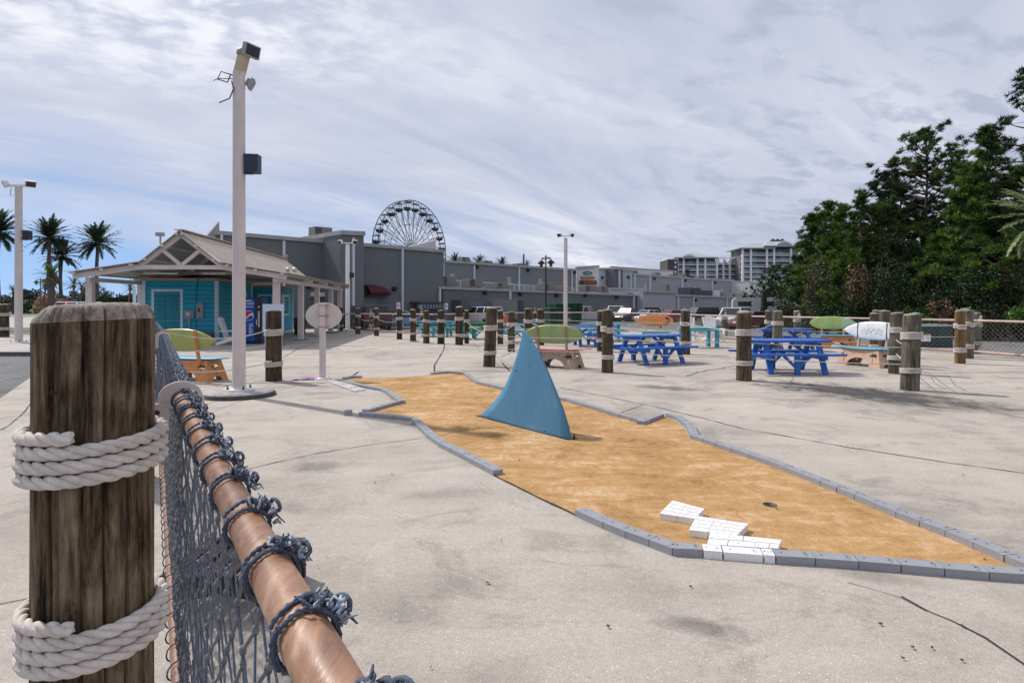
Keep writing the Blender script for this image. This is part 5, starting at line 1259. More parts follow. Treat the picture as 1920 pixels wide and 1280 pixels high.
# ---------------------------------------------------------------- drinks machine
def drinks():
    root = thing('vending_machine', 'blue drinks vending machine with a round red white and blue logo under the kiosk roof', 'vending machine', (0, 0, 0)); m_pb = M_('cola_blue', (0.010, 0.09, 0.42), .3, .08, 2); m_db = M_('dark_blue_side', (0.008, 0.025, 0.13), .35)
    mb = MB(); mb.box(-.60, .40, 0, .86, .05, 1.92); mb.box(-.55, .35, .03, .8, 0, .05); mb.build('cabinet', m_db, root, world=False, bevel=.02)
    mb = MB(); mb.box(-.58, .14, -.03, -.001, .12, 1.88); fp = mb.build('front_panel', m_pb, root, world=False, bevel=.01)
    mb = MB(); mb.box(.15, .38, -.03, -.001, .12, 1.88); sp_ = mb.build('selection_panel', m_black, root, world=False, bevel=.01)
    mb = MB()
    for i in range(9): mb.box(.27, .34, -.036, -.0305, .70 + i * .075, .75 + i * .075)
    mb.box(.27, .34, -.036, -.0305, 1.50, 1.56); mb.box(.20, .225, -.036, -.0305, .78, 1.02); mb.build('buttons', m_white, sp_, world=False)
    T = lambda x, z, y=-.032: facing((x, y, z), (0, -1, 0))
    text_part('WHARF', .155, T(-.14, 1.66), m_whitebright, 'lettering', fp, .001)
    mb = MB()
    for i in range(7): mb.box(-.32 + i * .06, -.28 + i * .06, -.033, -.0305, 1.515, 1.545)
    mb.build('small_print', m_whitebright, fp, world=False)
    text_part('PEPSI', .22, facing((.0, -.032, .60), (0, -1, 0), (-1, 0, 0)), m_whitebright, 'lettering', fp, .001)
    n = 40; C_ = (-.10, 1.17); r = .20
    mb = MB(); mb.prism([(C_[0] + r * math.cos(2 * PI * i / n), C_[1] + r * math.sin(2 * PI * i / n)) for i in range(n)], .0305, .033, Matrix.Rotation(PI / 2, 4, 'X')); mb.build('logo_disc', m_whitebright, fp, world=False)
    def seg(sign, name, mat):
        r2 = r * .92; a0, a1 = (R(18), R(188)) if sign > 0 else (R(205), R(352)); arc = [(C_[0] + r2 * math.cos(a0 + (a1 - a0) * i / 16), C_[1] + r2 * math.sin(a0 + (a1 - a0) * i / 16)) for i in range(17)]
        b, a = arc[0], arc[-1]; wave = [(a[0] + (b[0] - a[0]) * u, a[1] + (b[1] - a[1]) * u + sign * .0 + .055 * math.sin(2 * PI * u + (0 if sign > 0 else 0)) * (-1 if sign > 0 else 1)) for u in (.15, .3, .45, .6, .75, .9)]
        mb = MB(); mb.prism(arc + wave, .0335, .036, Matrix.Rotation(PI / 2, 4, 'X')); mb.build(name, mat, fp, world=False)
    seg(1, 'logo_red', M_('logo_red_paint', (.55, .02, .03), .4)); seg(-1, 'logo_blue', M_('logo_blue_paint', (.01, .05, .35), .4))
    mb = MB(); mb.prism([(-.30, 1.77), (-.20, 1.80), (-.05, 1.79), (.04, 1.82), (-.02, 1.76), (-.2, 1.755)], .0305, .032, Matrix.Rotation(PI / 2, 4, 'X')); mb.build('boat_emblem', m_whitebright, fp, world=False)
    root.location = (-10.75, 25.3, 0); root.rotation_euler = (0, 0, R(5))
drinks()
p = P(512, 0, 23.2); root = thing('notice_board', 'plain white board standing behind the brown piling under the kiosk eave', 'board', (p.x, p.y, 0))
mb = MB(); mb.box(p.x - .40, p.x + .40, p.y, p.y + .03, .62, 1.64); mb.build('panel', M_('pale_board', (.55, .60, .72), .5, .04), root, bevel=.005)
for s in (-1, 1): mb = MB(); mb.box(p.x + s * .3 - .025, p.x + s * .3 + .025, p.y + .031, p.y + .07, 0, 1.5); mb.build('leg', m_white, root)
p = P(562, 0, 33.0); root = thing('litter_bin', 'black slatted litter bin beside the rear hut of the kiosk', 'bin', (p.x, p.y, 0)); mb = MB(); mb.lathe([(.24, .02), (.27, .75)], 16, (p.x, p.y, 0)); mb.build('liner', m_dgrey, root); mb = MB()
for i in range(18): a = 2 * PI * i / 18; mb.bar((p.x + .27 * math.cos(a), p.y + .27 * math.sin(a), .04), (p.x + .31 * math.cos(a), p.y + .31 * math.sin(a), .84), .05, .015, (math.cos(a), math.sin(a), 0))
mb.build('slats', m_black, root); mb = MB(); mb.lathe([(.33, .82), (.35, .86), (.26, .92)], 18, (p.x, p.y, 0)); mb.build('rim', m_black, root)

# ================================================================ buildings
m_wall = M_('blue_grey_render', (0.152, 0.165, 0.168), .85, .07, .25, .3, 6); m_wall2 = M_('light_grey_render', (0.40, 0.41, 0.44), .85, .06, .3, .3, 6); m_wall3 = M_('dark_grey_render', (0.125, 0.132, 0.142), .85, .07, .3); m_cap = M_('parapet_cap', (0.36, 0.35, 0.35), .6, .1, 1)
m_cream = M_('cream_render', (0.56, 0.55, 0.55), .85, .05, .3); m_pipew = M_('white_downpipe', (.66, .67, .72), .5, .05, 1); m_red = M_('burgundy_canvas', (.085, .012, .02), .8, .15, 2)
EX = Vector((.713, .701, 0)); EN = Vector((.701, -.713, 0))       # along the facades, and outward towards the camera
class Facade:
    """wall plane through point q along direction e; photo columns are intersected with it"""
    def __init__(s, q, e=EX, n=EN): s.q = Vector((q[0], q[1], 0)); s.e = e; s.n = n
    def s_at(s, px): r = (px - 960) / F; return (r * s.q.y - s.q.x) / (s.e.x - r * s.e.y)
    def pt(s, px, py=None, off=0):
        p = s.q + s.e * s.s_at(px); z = 0 if py is None else HC - (py - HY) / F * p.y; p = p + s.n * off; p.z = z; return p
    def z(s, px, py): return s.pt(px, py).z
    def block(s, mb, xa, xb, ya, yb, depth, z0=-.5, off=0, m=0, yc=None):      # a wall block; ya,yb = roof rows at both ends
        a, b = s.pt(xa, ya), s.pt(xb, yb); n = s.n
        za, zb = a.z, b.z; a.z = b.z = 0; f0, f1 = a + n * off, b + n * off; g0, g1 = a - n * depth, b - n * depth
        lo = lambda p: Vector((p.x, p.y, z0)); up = lambda p, z: Vector((p.x, p.y, z))
        mb.hexa([lo(f0), lo(f1), lo(g1), lo(g0), up(f0, za), up(f1, zb), up(g1, zb), up(g0, za)], m)
    def cap(s, mb, xa, xb, ya, yb, depth, off=0, h=.28, over=.18, m=0):
        a, b = s.pt(xa, ya, off + over), s.pt(xb, yb, off + over); c = [a, b, b - s.n * (over * 2 + .2), a - s.n * (over * 2 + .2)]
        mb.hexa([p + Vector((0, 0, 0)) for p in c] + [p + Vector((0, 0, h)) for p in c], m)
    def panel(s, mb, xa, xb, ya, yb, t=.05, off=0, m=0, z0=None):            # flat panel proud of the wall
        a = s.pt(xa, ya); b = s.pt(xb, ya); c = s.pt(xa, yb); za, zc = max(a.z, c.z), min(a.z, c.z)
        zb = s.pt(xb, ya).z; zd = s.pt(xb, yb).z if z0 is None else z0
        if z0 is not None: zc = z0
        lo = lambda p, z, o: Vector((p.x, p.y, z)) + s.n * o
        mb.hexa([lo(a, zc, off + t), lo(b, zc if z0 is not None else zc, off + t), lo(b, zc, off), lo(a, zc, off), lo(a, za, off + t), lo(b, za, off + t), lo(b, za, off), lo(a, za, off)], m)
def pipes(fc, root, xs, ytops, w=.16, z0=-.4, off=0.0):
    for x, y in zip(xs, ytops):
        p = fc.pt(x, y, off + .10); mb = MB(); mb.bar((p.x, p.y, z0), (p.x, p.y, p.z), w * 1.6, w, tuple(fc.e)); mb.build('downpipe', m_pipew, root)
def lampbox(fc, root, pts, off=0):
    for x, y in pts:
        p = fc.pt(x, y, off + .16); mb = MB(); mb.ball(p, .26, 0, 8, 5, (1, 1, .8)); mb.box(p.x - .2, p.x + .2, p.y - .2, p.y + .2, p.z + .1, p.z + .22); mb.build('wall_lamp', m_black, root)
f1 = Facade((-10.1, 58))
big_b = thing('warehouse', 'tall blue-grey windowless building with a square tower behind the kiosk', 'building', f1.pt(700).to_tuple())
mb = MB(); f1.block(mb, 400, 832, 439, 473.5, 5); mb.build('wall', m_wall, big_b)
mb = MB(); f1.cap(mb, 400, 832, 439.5, 474, 22, h=.30); mb.build('parapet_cap', m_cap, big_b)
mb = MB(); ft = Facade(f1.pt(660, None, 3.0)); ft.block(mb, 638, 682, 440, 442, 6.5); mb.build('tower', m_wall, big_b)
mb = MB(); a, b = ft.pt(637, 440), ft.pt(683, 442); q = [a + EN * .2, b + EN * .2, b - EN * 7, a - EN * 7]; mb.hexa([p.copy() for p in q] + [p + Vector((0, 0, .35)) for p in q]); mb.build('tower_cap', m_cap, big_b)
pipes(f1, big_b, (531, 753, 414), (452, 467, 440)); pipes(ft, big_b, (661,), (446,))
mb = MB(); f1.panel(mb, 682.5, 706, 558, 575, .06, z0=-.4); d = mb.build('door', M_('grey_door', (.21, .22, .245), .6), big_b)
# awning over the door: curved burgundy canvas
mb = MB(); a, b = f1.pt(681, 553), f1.pt(729, 553); n = 14; vs = []; L = (b - a).length
for i in range(n + 1):
    u = i / n; p = a.lerp(b, u); top = .82 * math.sqrt(max(0.001, 1 - (max(0, u - .25) / .75) ** 2)) + .1
    pr = 1.2 * math.sqrt(max(0.001, 1 - (max(0, u - .5) / .5) ** 2.4))
    for k in range(5):
        an = PI / 2 * k / 4; vs.append(p + Vector((0, 0, top * math.cos(an))) + EN * (pr * math.sin(an) + .02))
    vs.append(p + EN * .02)
mb.add(vs, [(i * 6 + k, i * 6 + k + 1, (i + 1) * 6 + k + 1, (i + 1) * 6 + k) for i in range(n) for k in range(5)], 0, True); mb.build('awning', m_red, big_b)
lampbox(f1, big_b, ((738, 542), (578, 537))); 
mb = MB(); a, b = f1.pt(768, 565.5, .0), f1.pt(818, 565.5, .0); q = [a, b, b + EN * 1.6, a + EN * 1.6]; mb.hexa([p - Vector((0, 0, .16)) for p in q] + q); 
for i in range(9):
    c = a.lerp(b, (i + .5) / 9) + EN * 1.5; mb.box(c.x - .33, c.x + .33, c.y - .05, c.y + .05, c.z - .75, c.z - .17) if i % 1 == 0 else None
mb.build('dock_canopy', m_dgrey, big_b)
mb = MB()
for i in range(9):
    c = a.lerp(b, (i + .5) / 9) + EN * 1.57; mb.box(c.x - .2, c.x + .2, c.y - .05, c.y + .0, c.z - .66, c.z - .28)
mb.build('canopy_lights', m_grey, big_b)
mb = MB(); f1.panel(mb, 582, 640, 548, 556, .4); f1.panel(mb, 621, 625.5, 556, 570, .3, z0=-.4); mb.build('side_porch', m_pipew, big_b)
mb = MB(); pk = f1.pt(414, 414, -.3); q0 = f1.pt(385, 447, -.3); b0 = f1.pt(414, 447, -.3); q0 = P(384, 447, b0.y - 2); tri = [q0, b0, pk]; mb.add([p for p in tri] + [p - EN * .6 for p in tri], [(0, 1, 2), (5, 4, 3), (0, 3, 4, 1), (1, 4, 5, 2), (2, 5, 3, 0)]); mb.build('raised_parapet', M_('pale_grey_render', (.33, .33, .35), .85), big_b)
mb = MB(); dd = f1.pt(784).y + 2; tri = [P(744, 468, dd - 3), P(817, 471, dd), P(817, 450, dd)]; mb.add([p for p in tri] + [p - EN * .5 for p in tri], [(0, 1, 2), (5, 4, 3), (0, 3, 4, 1), (1, 4, 5, 2), (2, 5, 3, 0)]); mb.build('raised_parapet', m_cream, big_b)
# two storey block behind
f2 = Facade(f1.pt(830).to_tuple()[:2]); f2u = Facade(f1.pt(900, None, -9).to_tuple()[:2])
two = thing('shop_block', 'long grey two-storey block with roof units and a white railing on its lower roof', 'building', f2.pt(1000).to_tuple())
mb = MB(); f2.block(mb, 820, 1205, 541, 555.5, 30); mb.build('wall', m_wall, two); mb = MB(); f2.cap(mb, 820, 1206, 541.5, 556, 30, h=.22); mb.build('parapet_cap', m_cap, two)
mb = MB(); f2u.block(mb, 812, 1080, 491.5, 508.5, 20); mb.build('upper_wall', M_('mid_grey_render', (.205, .217, .222), .85, .07, .3), two); mb = MB(); f2u.cap(mb, 812, 1080, 491, 508, 20, h=.3); mb.build('upper_cap', m_cap, two)
pipes(f2u, two, (830, 888, 972, 1071), (493, 497, 502, 508), z0=3); pipes(f2, two, (823, 955, 1055, 1187), (542, 546, 550, 555))
lampbox(f2, two, ((908, 549), (974, 551), (1042, 554), (1096, 554), (1155, 557))); lampbox(f2u, two, ((893, 501), (989, 507), (1076, 511)))
for i, (x0, x1, y) in enumerate(((843, 852, 513), (950, 958, 519), (1009, 1016, 522))): mb = MB(); f2u.panel(mb, x0, x1, y, y + 12, .06, z0=4.2); mb.build('upper_door', m_wall2, two)
for x0, x1 in ((1169, 1177), (1193, 1200)): mb = MB(); f2.panel(mb, x0, x1, 571, 580, .06, z0=-.4); mb.build('door', M_('grey_door_paint', (.22, .23, .26), .6), two)
mb = MB(); a, b = f2.pt(847, 562.5), f2.pt(905, 566); q = [a, b, b + EN * 1.5, a + EN * 1.5]; mb.hexa([p - Vector((0, 0, 1.0)) for p in q] + q); mb.build('dock_canopy', M_('grey_canopy', (.10, .105, .12), .7), two)
for xa, xb, ya, yb in ((818, 1082, 523, 541), (1120, 1160, 544, 550)):
    fr = Facade(f1.pt(900, None, -3).to_tuple()[:2]); mb = MB(); L0, L1 = fr.pt(xa, ya), fr.pt(xb, yb); h = 1.15; k = int((L1 - L0).length / 1.6)
    for i in range(k + 1): p = L0.lerp(L1, i / k); mb.box(p.x - .04, p.x + .04, p.y - .04, p.y + .04, p.z - h, p.z)
    mb.bar(L0, L1, .07); mb.bar(L0 - Vector((0, 0, h - .1)), L1 - Vector((0, 0, h - .1)), .05); mb.build('roof_railing', m_pipew, two)
    mb = MB()
    for i in range(k * 9): p = L0.lerp(L1, i / (k * 9)); mb.box(p.x - .012, p.x + .012, p.y - .012, p.y + .012, p.z - h + .1, p.z - .03)
    mb.build('railing_bars', m_pipew, two)
# white block with shop signs
f3 = Facade(f1.pt(1100, None, -7).to_tuple()[:2])
shop = thing('sign_building', 'white shop front with a green sign above a red sign, seen over the grey roofs', 'building', f3.pt(1100).to_tuple())
m_shopw = M_('white_shop_render', (.64, .60, .62), .8, .04)
e3 = Vector((.94, .34, 0)).normalized(); f3 = Facade(f1.pt(1100, None, -14).to_tuple()[:2], e3, Vector((e3.y, -e3.x, 0)))
mb = MB(); f3.block(mb, 1081, 1122, 504, 502, 14, z0=2); mb.build('wall', m_shopw, shop); mb = MB(); f3.cap(mb, 1080, 1123, 504.5, 501.5, 3, h=.35); mb.build('parapet_cap', m_cap, shop)
def sg(x0, x1, y0, y1, mat, name, pts=None, off=.1):
    a, b, c = f3.pt(x0, y1, off), f3.pt(x1, y1, off), f3.pt(x0, y0, off); M = facing(a.lerp(b, .5).lerp(c + (b - a) * .5, .5), f3.n); w = (b - a).length / 2; h = (c.z - a.z) / 2
    mb = MB(); mb.prism([(x * w, y * h) for x, y in (pts or [(-1, -1), (1, -1), (1, 1), (-1, 1)])], 0, .15, M); return mb.build(name, mat, shop), M, w, h
m_gs = M_('green_sign', (.01, .12, .10), .5); o, M, w, h = sg(1092, 1110, 508.5, 515.5, m_gs, 'green_sign', [(-1, 0), (-.7, -.7), (.7, -.7), (1, 0), (.7, .7), (.3, .7), (0, 1), (-.3, .7), (-.7, .7)])
mb = MB()
for i in range(6): mb.box(-.55 * w + i * .2 * w, -.55 * w + i * .2 * w + .11 * w, -.3 * h, .3 * h, .15, .17, M=M)
mb.build('sign_letters', M_('mint_letters', (.3, .6, .5), .5), o).data.transform(Matrix.Identity(4))
o, M, w, h = sg(1088, 1114, 519, 523.5, M_('red_sign', (.30, .045, .015), .5), 'red_sign', [(-.9, -.8), (.9, -.5), (1, 1), (-1, 1)])
mb = MB()
for i in range(6): mb.box(-.8 * w + i * .27 * w, -.8 * w + i * .27 * w + .17 * w, -.25 * h, .4 * h, .15, .17, M=M)
mb.build('sign_letters', M_('amber_letters', (.7, .45, .12), .5), o)
o, M, w, h = sg(1086, 1118, 526, 533.5, M_('dark_shop_window', (.05, .03, .03), .3), 'shop_window')
mb = MB()
for i in range(6): mb.box(-.55 * w + i * .25 * w, -.55 * w + i * .25 * w + .17 * w, -.8 * h, .6 * h, .15, .17, M=M)
mb.build('window_posters', M_('red_posters', (.42, .07, .03), .5, .4, 1), o)
# further grey blocks to the right
f4 = Facade(f1.pt(1150, None, -12).to_tuple()[:2])
def simple_block(name, label, fc, xa, xb, ya, yb, depth, mat, z0=-.5, pipesx=(), lamps=(), doors=(), capm=None):
    o = thing(name, label, 'building', fc.pt((xa + xb) / 2).to_tuple()); mb = MB(); fc.block(mb, xa, xb, ya, yb, depth, z0); mb.build('wall', mat, o)
    mb = MB(); fc.cap(mb, xa, xb, ya + .4, yb + .4, depth, h=.3); mb.build('parapet_cap', capm or m_cap, o)
    pipes(fc, o, [p[0] for p in pipesx], [p[1] for p in pipesx], w=.2); lampbox(fc, o, lamps)
    for (x0, x1, y0, zz) in doors: mb = MB(); fc.panel(mb, x0, x1, y0, y0 + 6, .06, z0=zz); mb.build('door', m_wall2, o)
    return o
simple_block('shop_block', 'light grey upper block with curved wall lamps right of the shop signs', f4, 1123, 1184, 505, 508.5, 16, m_wall2, pipesx=((1181, 512),), lamps=((1128, 521), (1177, 520)))
simple_block('shop_block', 'dark grey projecting bay with a white downpipe between two light grey walls', Facade(f1.pt(1150, None, -10.5).to_tuple()[:2]), 1150, 1168, 504.5, 505.5, 8, m_wall3, pipesx=((1160, 507),))
simple_block('shop_block', 'long pale roofline block behind the grey upper wall below the hotels', Facade(f1.pt(1150, None, -34).to_tuple()[:2]), 1146, 1262, 501, 509, 12, m_cream)
simple_block('shop_block', 'long grey upper wall with white downpipes running towards the hotels', f4, 1184, 1406, 515, 530.5, 18, M_('mid_grey_render_b', (.28, .29, .30), .85, .06, .3), pipesx=((1188.5, 516), (1217, 518), (1278, 522), (1334, 526), (1372, 528), (1399, 530)), lamps=((1226, 523), (1284, 526), (1340, 530), (1387, 533)), doors=((1207, 1212, 532, 3.5), (1243, 1247, 534, 3.5), (1300, 1305, 537, 3.5), (1351, 1355, 540, 3.5)))
f5 = Facade(f1.pt(1206, None, 1.0).to_tuple()[:2])
simple_block('shop_block', 'light grey single-storey wall with a dark red doorway behind the parked cars', f5, 1206, 1266, 548, 550, 20, m_wall2)
simple_block('shop_block', 'grey single-storey block with white downpipes behind the recreational trailer', Facade(f1.pt(1266, None, -.5).to_tuple()[:2]), 1266, 1484, 555, 563, 20, M_('mid_grey_render_c', (.31, .32, .33), .85, .06, .3), pipesx=((1270, 556), (1299, 557), (1361, 559), (1390, 561), (1416, 562)), lamps=((1303, 563), (1374, 565), (1388, 567)), doors=((1279, 1288, 575, -.4), (1350, 1358, 575, -.4)))
simple_block('shop_block', 'white end block with plain walls behind the small palm at the right', Facade(f1.pt(1406, None, -8).to_tuple()[:2]), 1406, 1530, 530, 541, 20, m_cream)
simple_block('shop_block', 'small white raised box on the end block below the right hotel', Facade(f1.pt(1420, None, -14).to_tuple()[:2]), 1416, 1462, 527, 530, 8, M_('white_render', (.66, .66, .68), .8))
simple_block('shop_block', 'low white parapet wall on the lower roof right of the roof units', Facade(f1.pt(1140, None, -1.5).to_tuple()[:2]), 1144, 1205, 543, 543.5, 1, m_cream, z0=1.5)
mb = MB(); f5.panel(mb, 1209, 1231, 576.5, 583, .5, z0=.2); o = mb.build('red_awning', m_red, loc=f5.pt(1220)); tag(o, 'dark red awning low on the light grey single-storey wall', 'awning')
# rooftop units
def roof_unit(fc, x, y, w, d, h, label, mat=None, hood=True):
    w *= .72; h *= .85; d *= .8
    p = fc.pt(x, y); root = thing('rooftop_unit', label, 'air conditioner', (p.x, p.y, p.z - .05), 0, 'air conditioning units on the grey roofs'); rz = math.atan2(fc.e.y, fc.e.x)
    M = Matrix.Translation(p) @ Matrix.Rotation(rz, 4, 'Z'); mt = mat or M_('beige_unit', (.30, .28, .25), .6)
    mb = MB(); mb.box(-w / 2, w / 2, 0, d, 0, h, M=M); mb.build('casing', UN, root, bevel=.03)
    mb = MB(); mb.box(-w / 2 + .06, -w / 2 + w * .38, -.03, -.001, .12, h - .1, M=M); mb.build('grille', m_dgrey, root)
    if hood:
        mb = MB(); mb.prism([(0, 0), (.5, 0.0), (0, h * .8)], -d * .42, d * .42, M @ Matrix.Translation((w / 2, d / 2, .08)) @ Matrix.Rotation(PI / 2, 4, 'X')); mb.build('air_hood', UN, root)
UN = M_('beige_unit_metal', (.21, .195, .175), .6, .1, 1)
fr2 = Facade(f1.pt(900, None, -1.5).to_tuple()[:2]); froof = Facade(f1.pt(900, None, -12).to_tuple()[:2]); f4r = Facade(f1.pt(1200, None, -16).to_tuple()[:2]); f5r = Facade(f1.pt(1300, None, -3).to_tuple()[:2])
units = [(Facade(f1.pt(607, None, -4).to_tuple()[:2]), 607, 455, 2.4, 1.6, 1.7, 'big brown rooftop unit left of the grey tower'),
 (fr2, 841, 536, 2.6, 1.6, 1.2, 'first rooftop unit from the left on the lower roof before the railing'), (fr2, 893, 538, 2.6, 1.6, 1.0, 'second rooftop unit from the left on the lower roof'), (fr2, 943, 540, 2.2, 1.6, .7, 'low dark rooftop unit, third from the left on the lower roof'),
 (fr2, 1031, 544, 2.6, 1.6, 1.0, 'rooftop unit on the lower roof behind the dark lamp post'), (fr2, 1062, 545, 2.0, 1.6, .7, 'low rooftop unit behind the middle floodlight pole'), (fr2, 1108, 547, 3.0, 1.6, .95, 'long rooftop unit below the shop signs'), (fr2, 1134, 547.5, 1.8, 1.6, .95, 'small square rooftop unit right of the long one'),
 (froof, 874, 493, 1.7, 1.4, .9, 'rooftop unit on the upper roof between two palm tops'), (froof, 916, 496, 1.9, 1.4, .6, 'flat rooftop unit on the upper roof right of a palm top'), (froof, 979, 500, 2.6, 1.4, .5, 'low dark rooftop cluster under a thin mast'),
 (f4r, 1192, 515, 1.9, 1.4, .9, 'rooftop unit above the grey upper wall near its left end'), (f4r, 1235, 518, 1.9, 1.4, .9, 'rooftop unit second from the left above the grey upper wall'), (f4r, 1266, 520, 1.9, 1.4, .8, 'rooftop unit third from the left above the grey upper wall'), (f4r, 1284, 521, 1.9, 1.4, .8, 'rooftop unit fourth from the left above the grey upper wall'), (f4r, 1314, 523, 2.4, 1.4, .6, 'wide low rooftop unit above the grey upper wall'), (f4r, 1349, 525, 2.2, 1.4, .5, 'last rooftop unit on the right above the grey upper wall'),
 (f5r, 1357, 557, 3.0, 1.6, 1.0, 'rooftop unit right of the white louvred screen'), (f5r, 1378, 558, 2.6, 1.6, 1.0, 'rooftop unit second right of the white louvred screen'), (f5r, 1400, 559, 2.8, 1.6, 1.1, 'rooftop unit third right of the white louvred screen'), (f5r, 1420, 560, 2.6, 1.6, 1.0, 'rightmost rooftop unit on the single-storey roof'), (f5r, 1253, 545, 1.2, 1.2, 1.2, 'small dark rooftop unit on the light grey wall')]
for u in units: roof_unit(*u)
root = thing('chiller', 'big dark slate cooling plant on the single-storey roof', 'cooling plant', f5r.pt(1290, 550)); mb = MB(); f5r.panel(mb, 1271, 1293, 539.5, 554, 2.0); f5r.panel(mb, 1293.2, 1316, 544.5, 554.5, 2.0); mb.build('casing', M_('slate_metal', (.05, .062, .075), .6), root)
mb = MB(); 
for i in range(6): f5r.panel(mb, 1268 + i * 1.4, 1268.6 + i * 1.4, 541 + i * .3, 553.5, .3, 2.1)
mb.build('louvres', m_dgrey, root)
mb = MB(); f5r.panel(mb, 1325, 1347, 545, 557, .2)
for i in range(11): f5r.panel(mb, 1325.4 + 2 * i, 1326.2 + 2 * i, 545, 557, .1, .21)
tag(mb.build('louvred_screen', m_pipew, loc=f5r.pt(1335, 550)), 'white louvred screen on the single-storey roof', 'screen')
mb = MB(); p = froof.pt(982, 500); mb.tube([p, p + Vector((0, 0, 1.8))], .12, 6); tag(mb.build('roof_mast', m_dgrey, loc=p), 'thin dark mast on the upper roof above the low cluster', 'mast')
# ---------------------------------------------------------------- hotels
m_hw = M_('taupe_hotel_wall', (.17, .16, .165), .85, .08, .05); m_hroof = M_('grey_green_standing_seam', (.34, .38, .38), .6, .06, .05); m_hg = M_('aqua_glass', (.16, .33, .36), .25, .15, .2, 0); m_hwht = M_('hotel_white_trim', (.80, .80, .82), .6, .04, .1)
def hotel(label, D, bays, floors, ytop, roof, side=None):
    x0, x1 = bays[0], bays[-1]; pc = P((x0 + x1) / 2, HY, D); root = thing('hotel', label, 'hotel', (pc.x, pc.y, -.4))
    X = lambda px: (px - 960) / F * D; Z = lambda py: HC - (py - HY) / F * D
    mb = MB(); mb.box(X(x0), X(x1), D + 3, D + 18, -.4, Z(ytop)); mb.build('wall', m_hw, root)
    mb = MB()
    for x in bays: mb.box(X(x) - .45, X(x) + .45, D - .6, D + .5, -.4, Z(ytop) - .05)
    mb.build('columns', m_hwht, root)
    for fy in floors:
        z = Z(fy); mb = MB(); mb.box(X(x0), X(x1), D - .3, D + 2.99, z - .35, z); mb.build('balcony', m_hwht, root)
        mb = MB(); mb.bar((X(x0), D - .2, z + 1.15), (X(x1), D - .2, z + 1.15), .12); n = int((X(x1) - X(x0)) / .55)
        for i in range(n): x = X(x0) + .55 * i; mb.box(x - .05, x + .05, D - .22, D - .18, z, z + 1.1)
        mb.build('railing', m_hwht, root); rnd = random.Random(int(fy * 7))
        for i in range(len(bays) - 1):
            w = X(bays[i + 1]) - X(bays[i]); cx = X(bays[i]) + w * rnd.choice((.3, .5, .68)); hw = min(1.7, w * .26)
            mb = MB(); mb.box(cx - hw, cx + hw, D + 2.9, D + 2.995, z + .05, z + 2.3); mb.build('glass_door', m_hg, root)
            if w > 7: c2 = X(bays[i]) + w * .15; mb = MB(); mb.box(c2 - .5, c2 + .5, D + 2.9, D + 2.995, z + .05, z + 2.2); mb.build('entry_door', m_black, root)
    for (ra, rb, ry, px_, py_, pw) in roof:       # hipped roof: eave from ra to rb at row ry, ridge around px_ at row py_, half length pw
        e = [Vector((X(ra), D - 2, Z(ry))), Vector((X(rb), D - 2, Z(ry))), Vector((X(rb), D + 20, Z(ry))), Vector((X(ra), D + 20, Z(ry)))]; r0 = Vector((X(px_ - pw), D + 9, Z(py_))); r1 = Vector((X(px_ + pw), D + 9, Z(py_)))
        mb = MB(); mb.add(e + [r0, r1] + [p - Vector((0, 0, .5)) for p in e], [(0, 1, 5, 4), (1, 2, 5), (2, 3, 4, 5), (3, 0, 4), (9, 8, 7, 6), (0, 6, 7, 1), (1, 7, 8, 2), (2, 8, 9, 3), (3, 9, 6, 0)]); mb.build('roof', m_hroof, root)
    return root, X, Z
hl, X, Z = hotel('left hotel wing with a pyramid roof and white balconies beyond the grey roofs', 345, [1270, 1281.6, 1307.5, 1322, 1344], [496, 506, 515.5, 525, 534], 483.5, [(1263, 1345, 482.5, 1307, 471, 2)])
mb = MB(); mb.box(X(1251), X(1270), 344, 362, -.4, Z(487)); mb.build('stair_tower', M_('dark_brown_wall', (.085, .078, .082), .85), hl); mb = MB(); mb.box(X(1250), X(1271), 343.4, 362.5, Z(487) + .01, Z(485.6)); mb.build('tower_cap', m_hwht, hl)
for y in (490, 499, 508): mb = MB(); mb.box(X(1264), X(1267), 343.9, 343.99, Z(y + 4), Z(y)); mb.build('window', m_hwht, hl)
hm, X, Z = hotel('middle hotel wing with a rooftop pergola between the two gabled wings', 352, [1344, 1356, 1368, 1392], [495, 505, 514.5, 524, 533], 492, [])
mb = MB()
for i in range(26): x = X(1322 + i * 2.7); mb.box(x - .15, x + .15, 350, 356, Z(484.2), Z(483))
mb.bar((X(1322), 350, Z(484.4)), (X(1391), 350, Z(484.4)), .5); mb.bar((X(1345), 351, Z(481)), (X(1370), 351, Z(480.3)), .3)
for x in (1334, 1346, 1356, 1368, 1380): mb.bar((X(x), 350.5, Z(492)), (X(x), 350.5, Z(484)), .6)
mb.build('pergola', m_hwht, hm)
hr, X, Z = hotel('tall right hotel wing with an arched top balcony partly hidden by the pines', 340, [1392.4, 1407.7, 1437.6, 1451, 1482.8, 1502], [478, 489, 499.5, 510, 519.5, 529], 465.5, [(1384, 1452, 464.8, 1432, 453.5, 10), (1430, 1512, 461, 1474, 449.5, 22)])
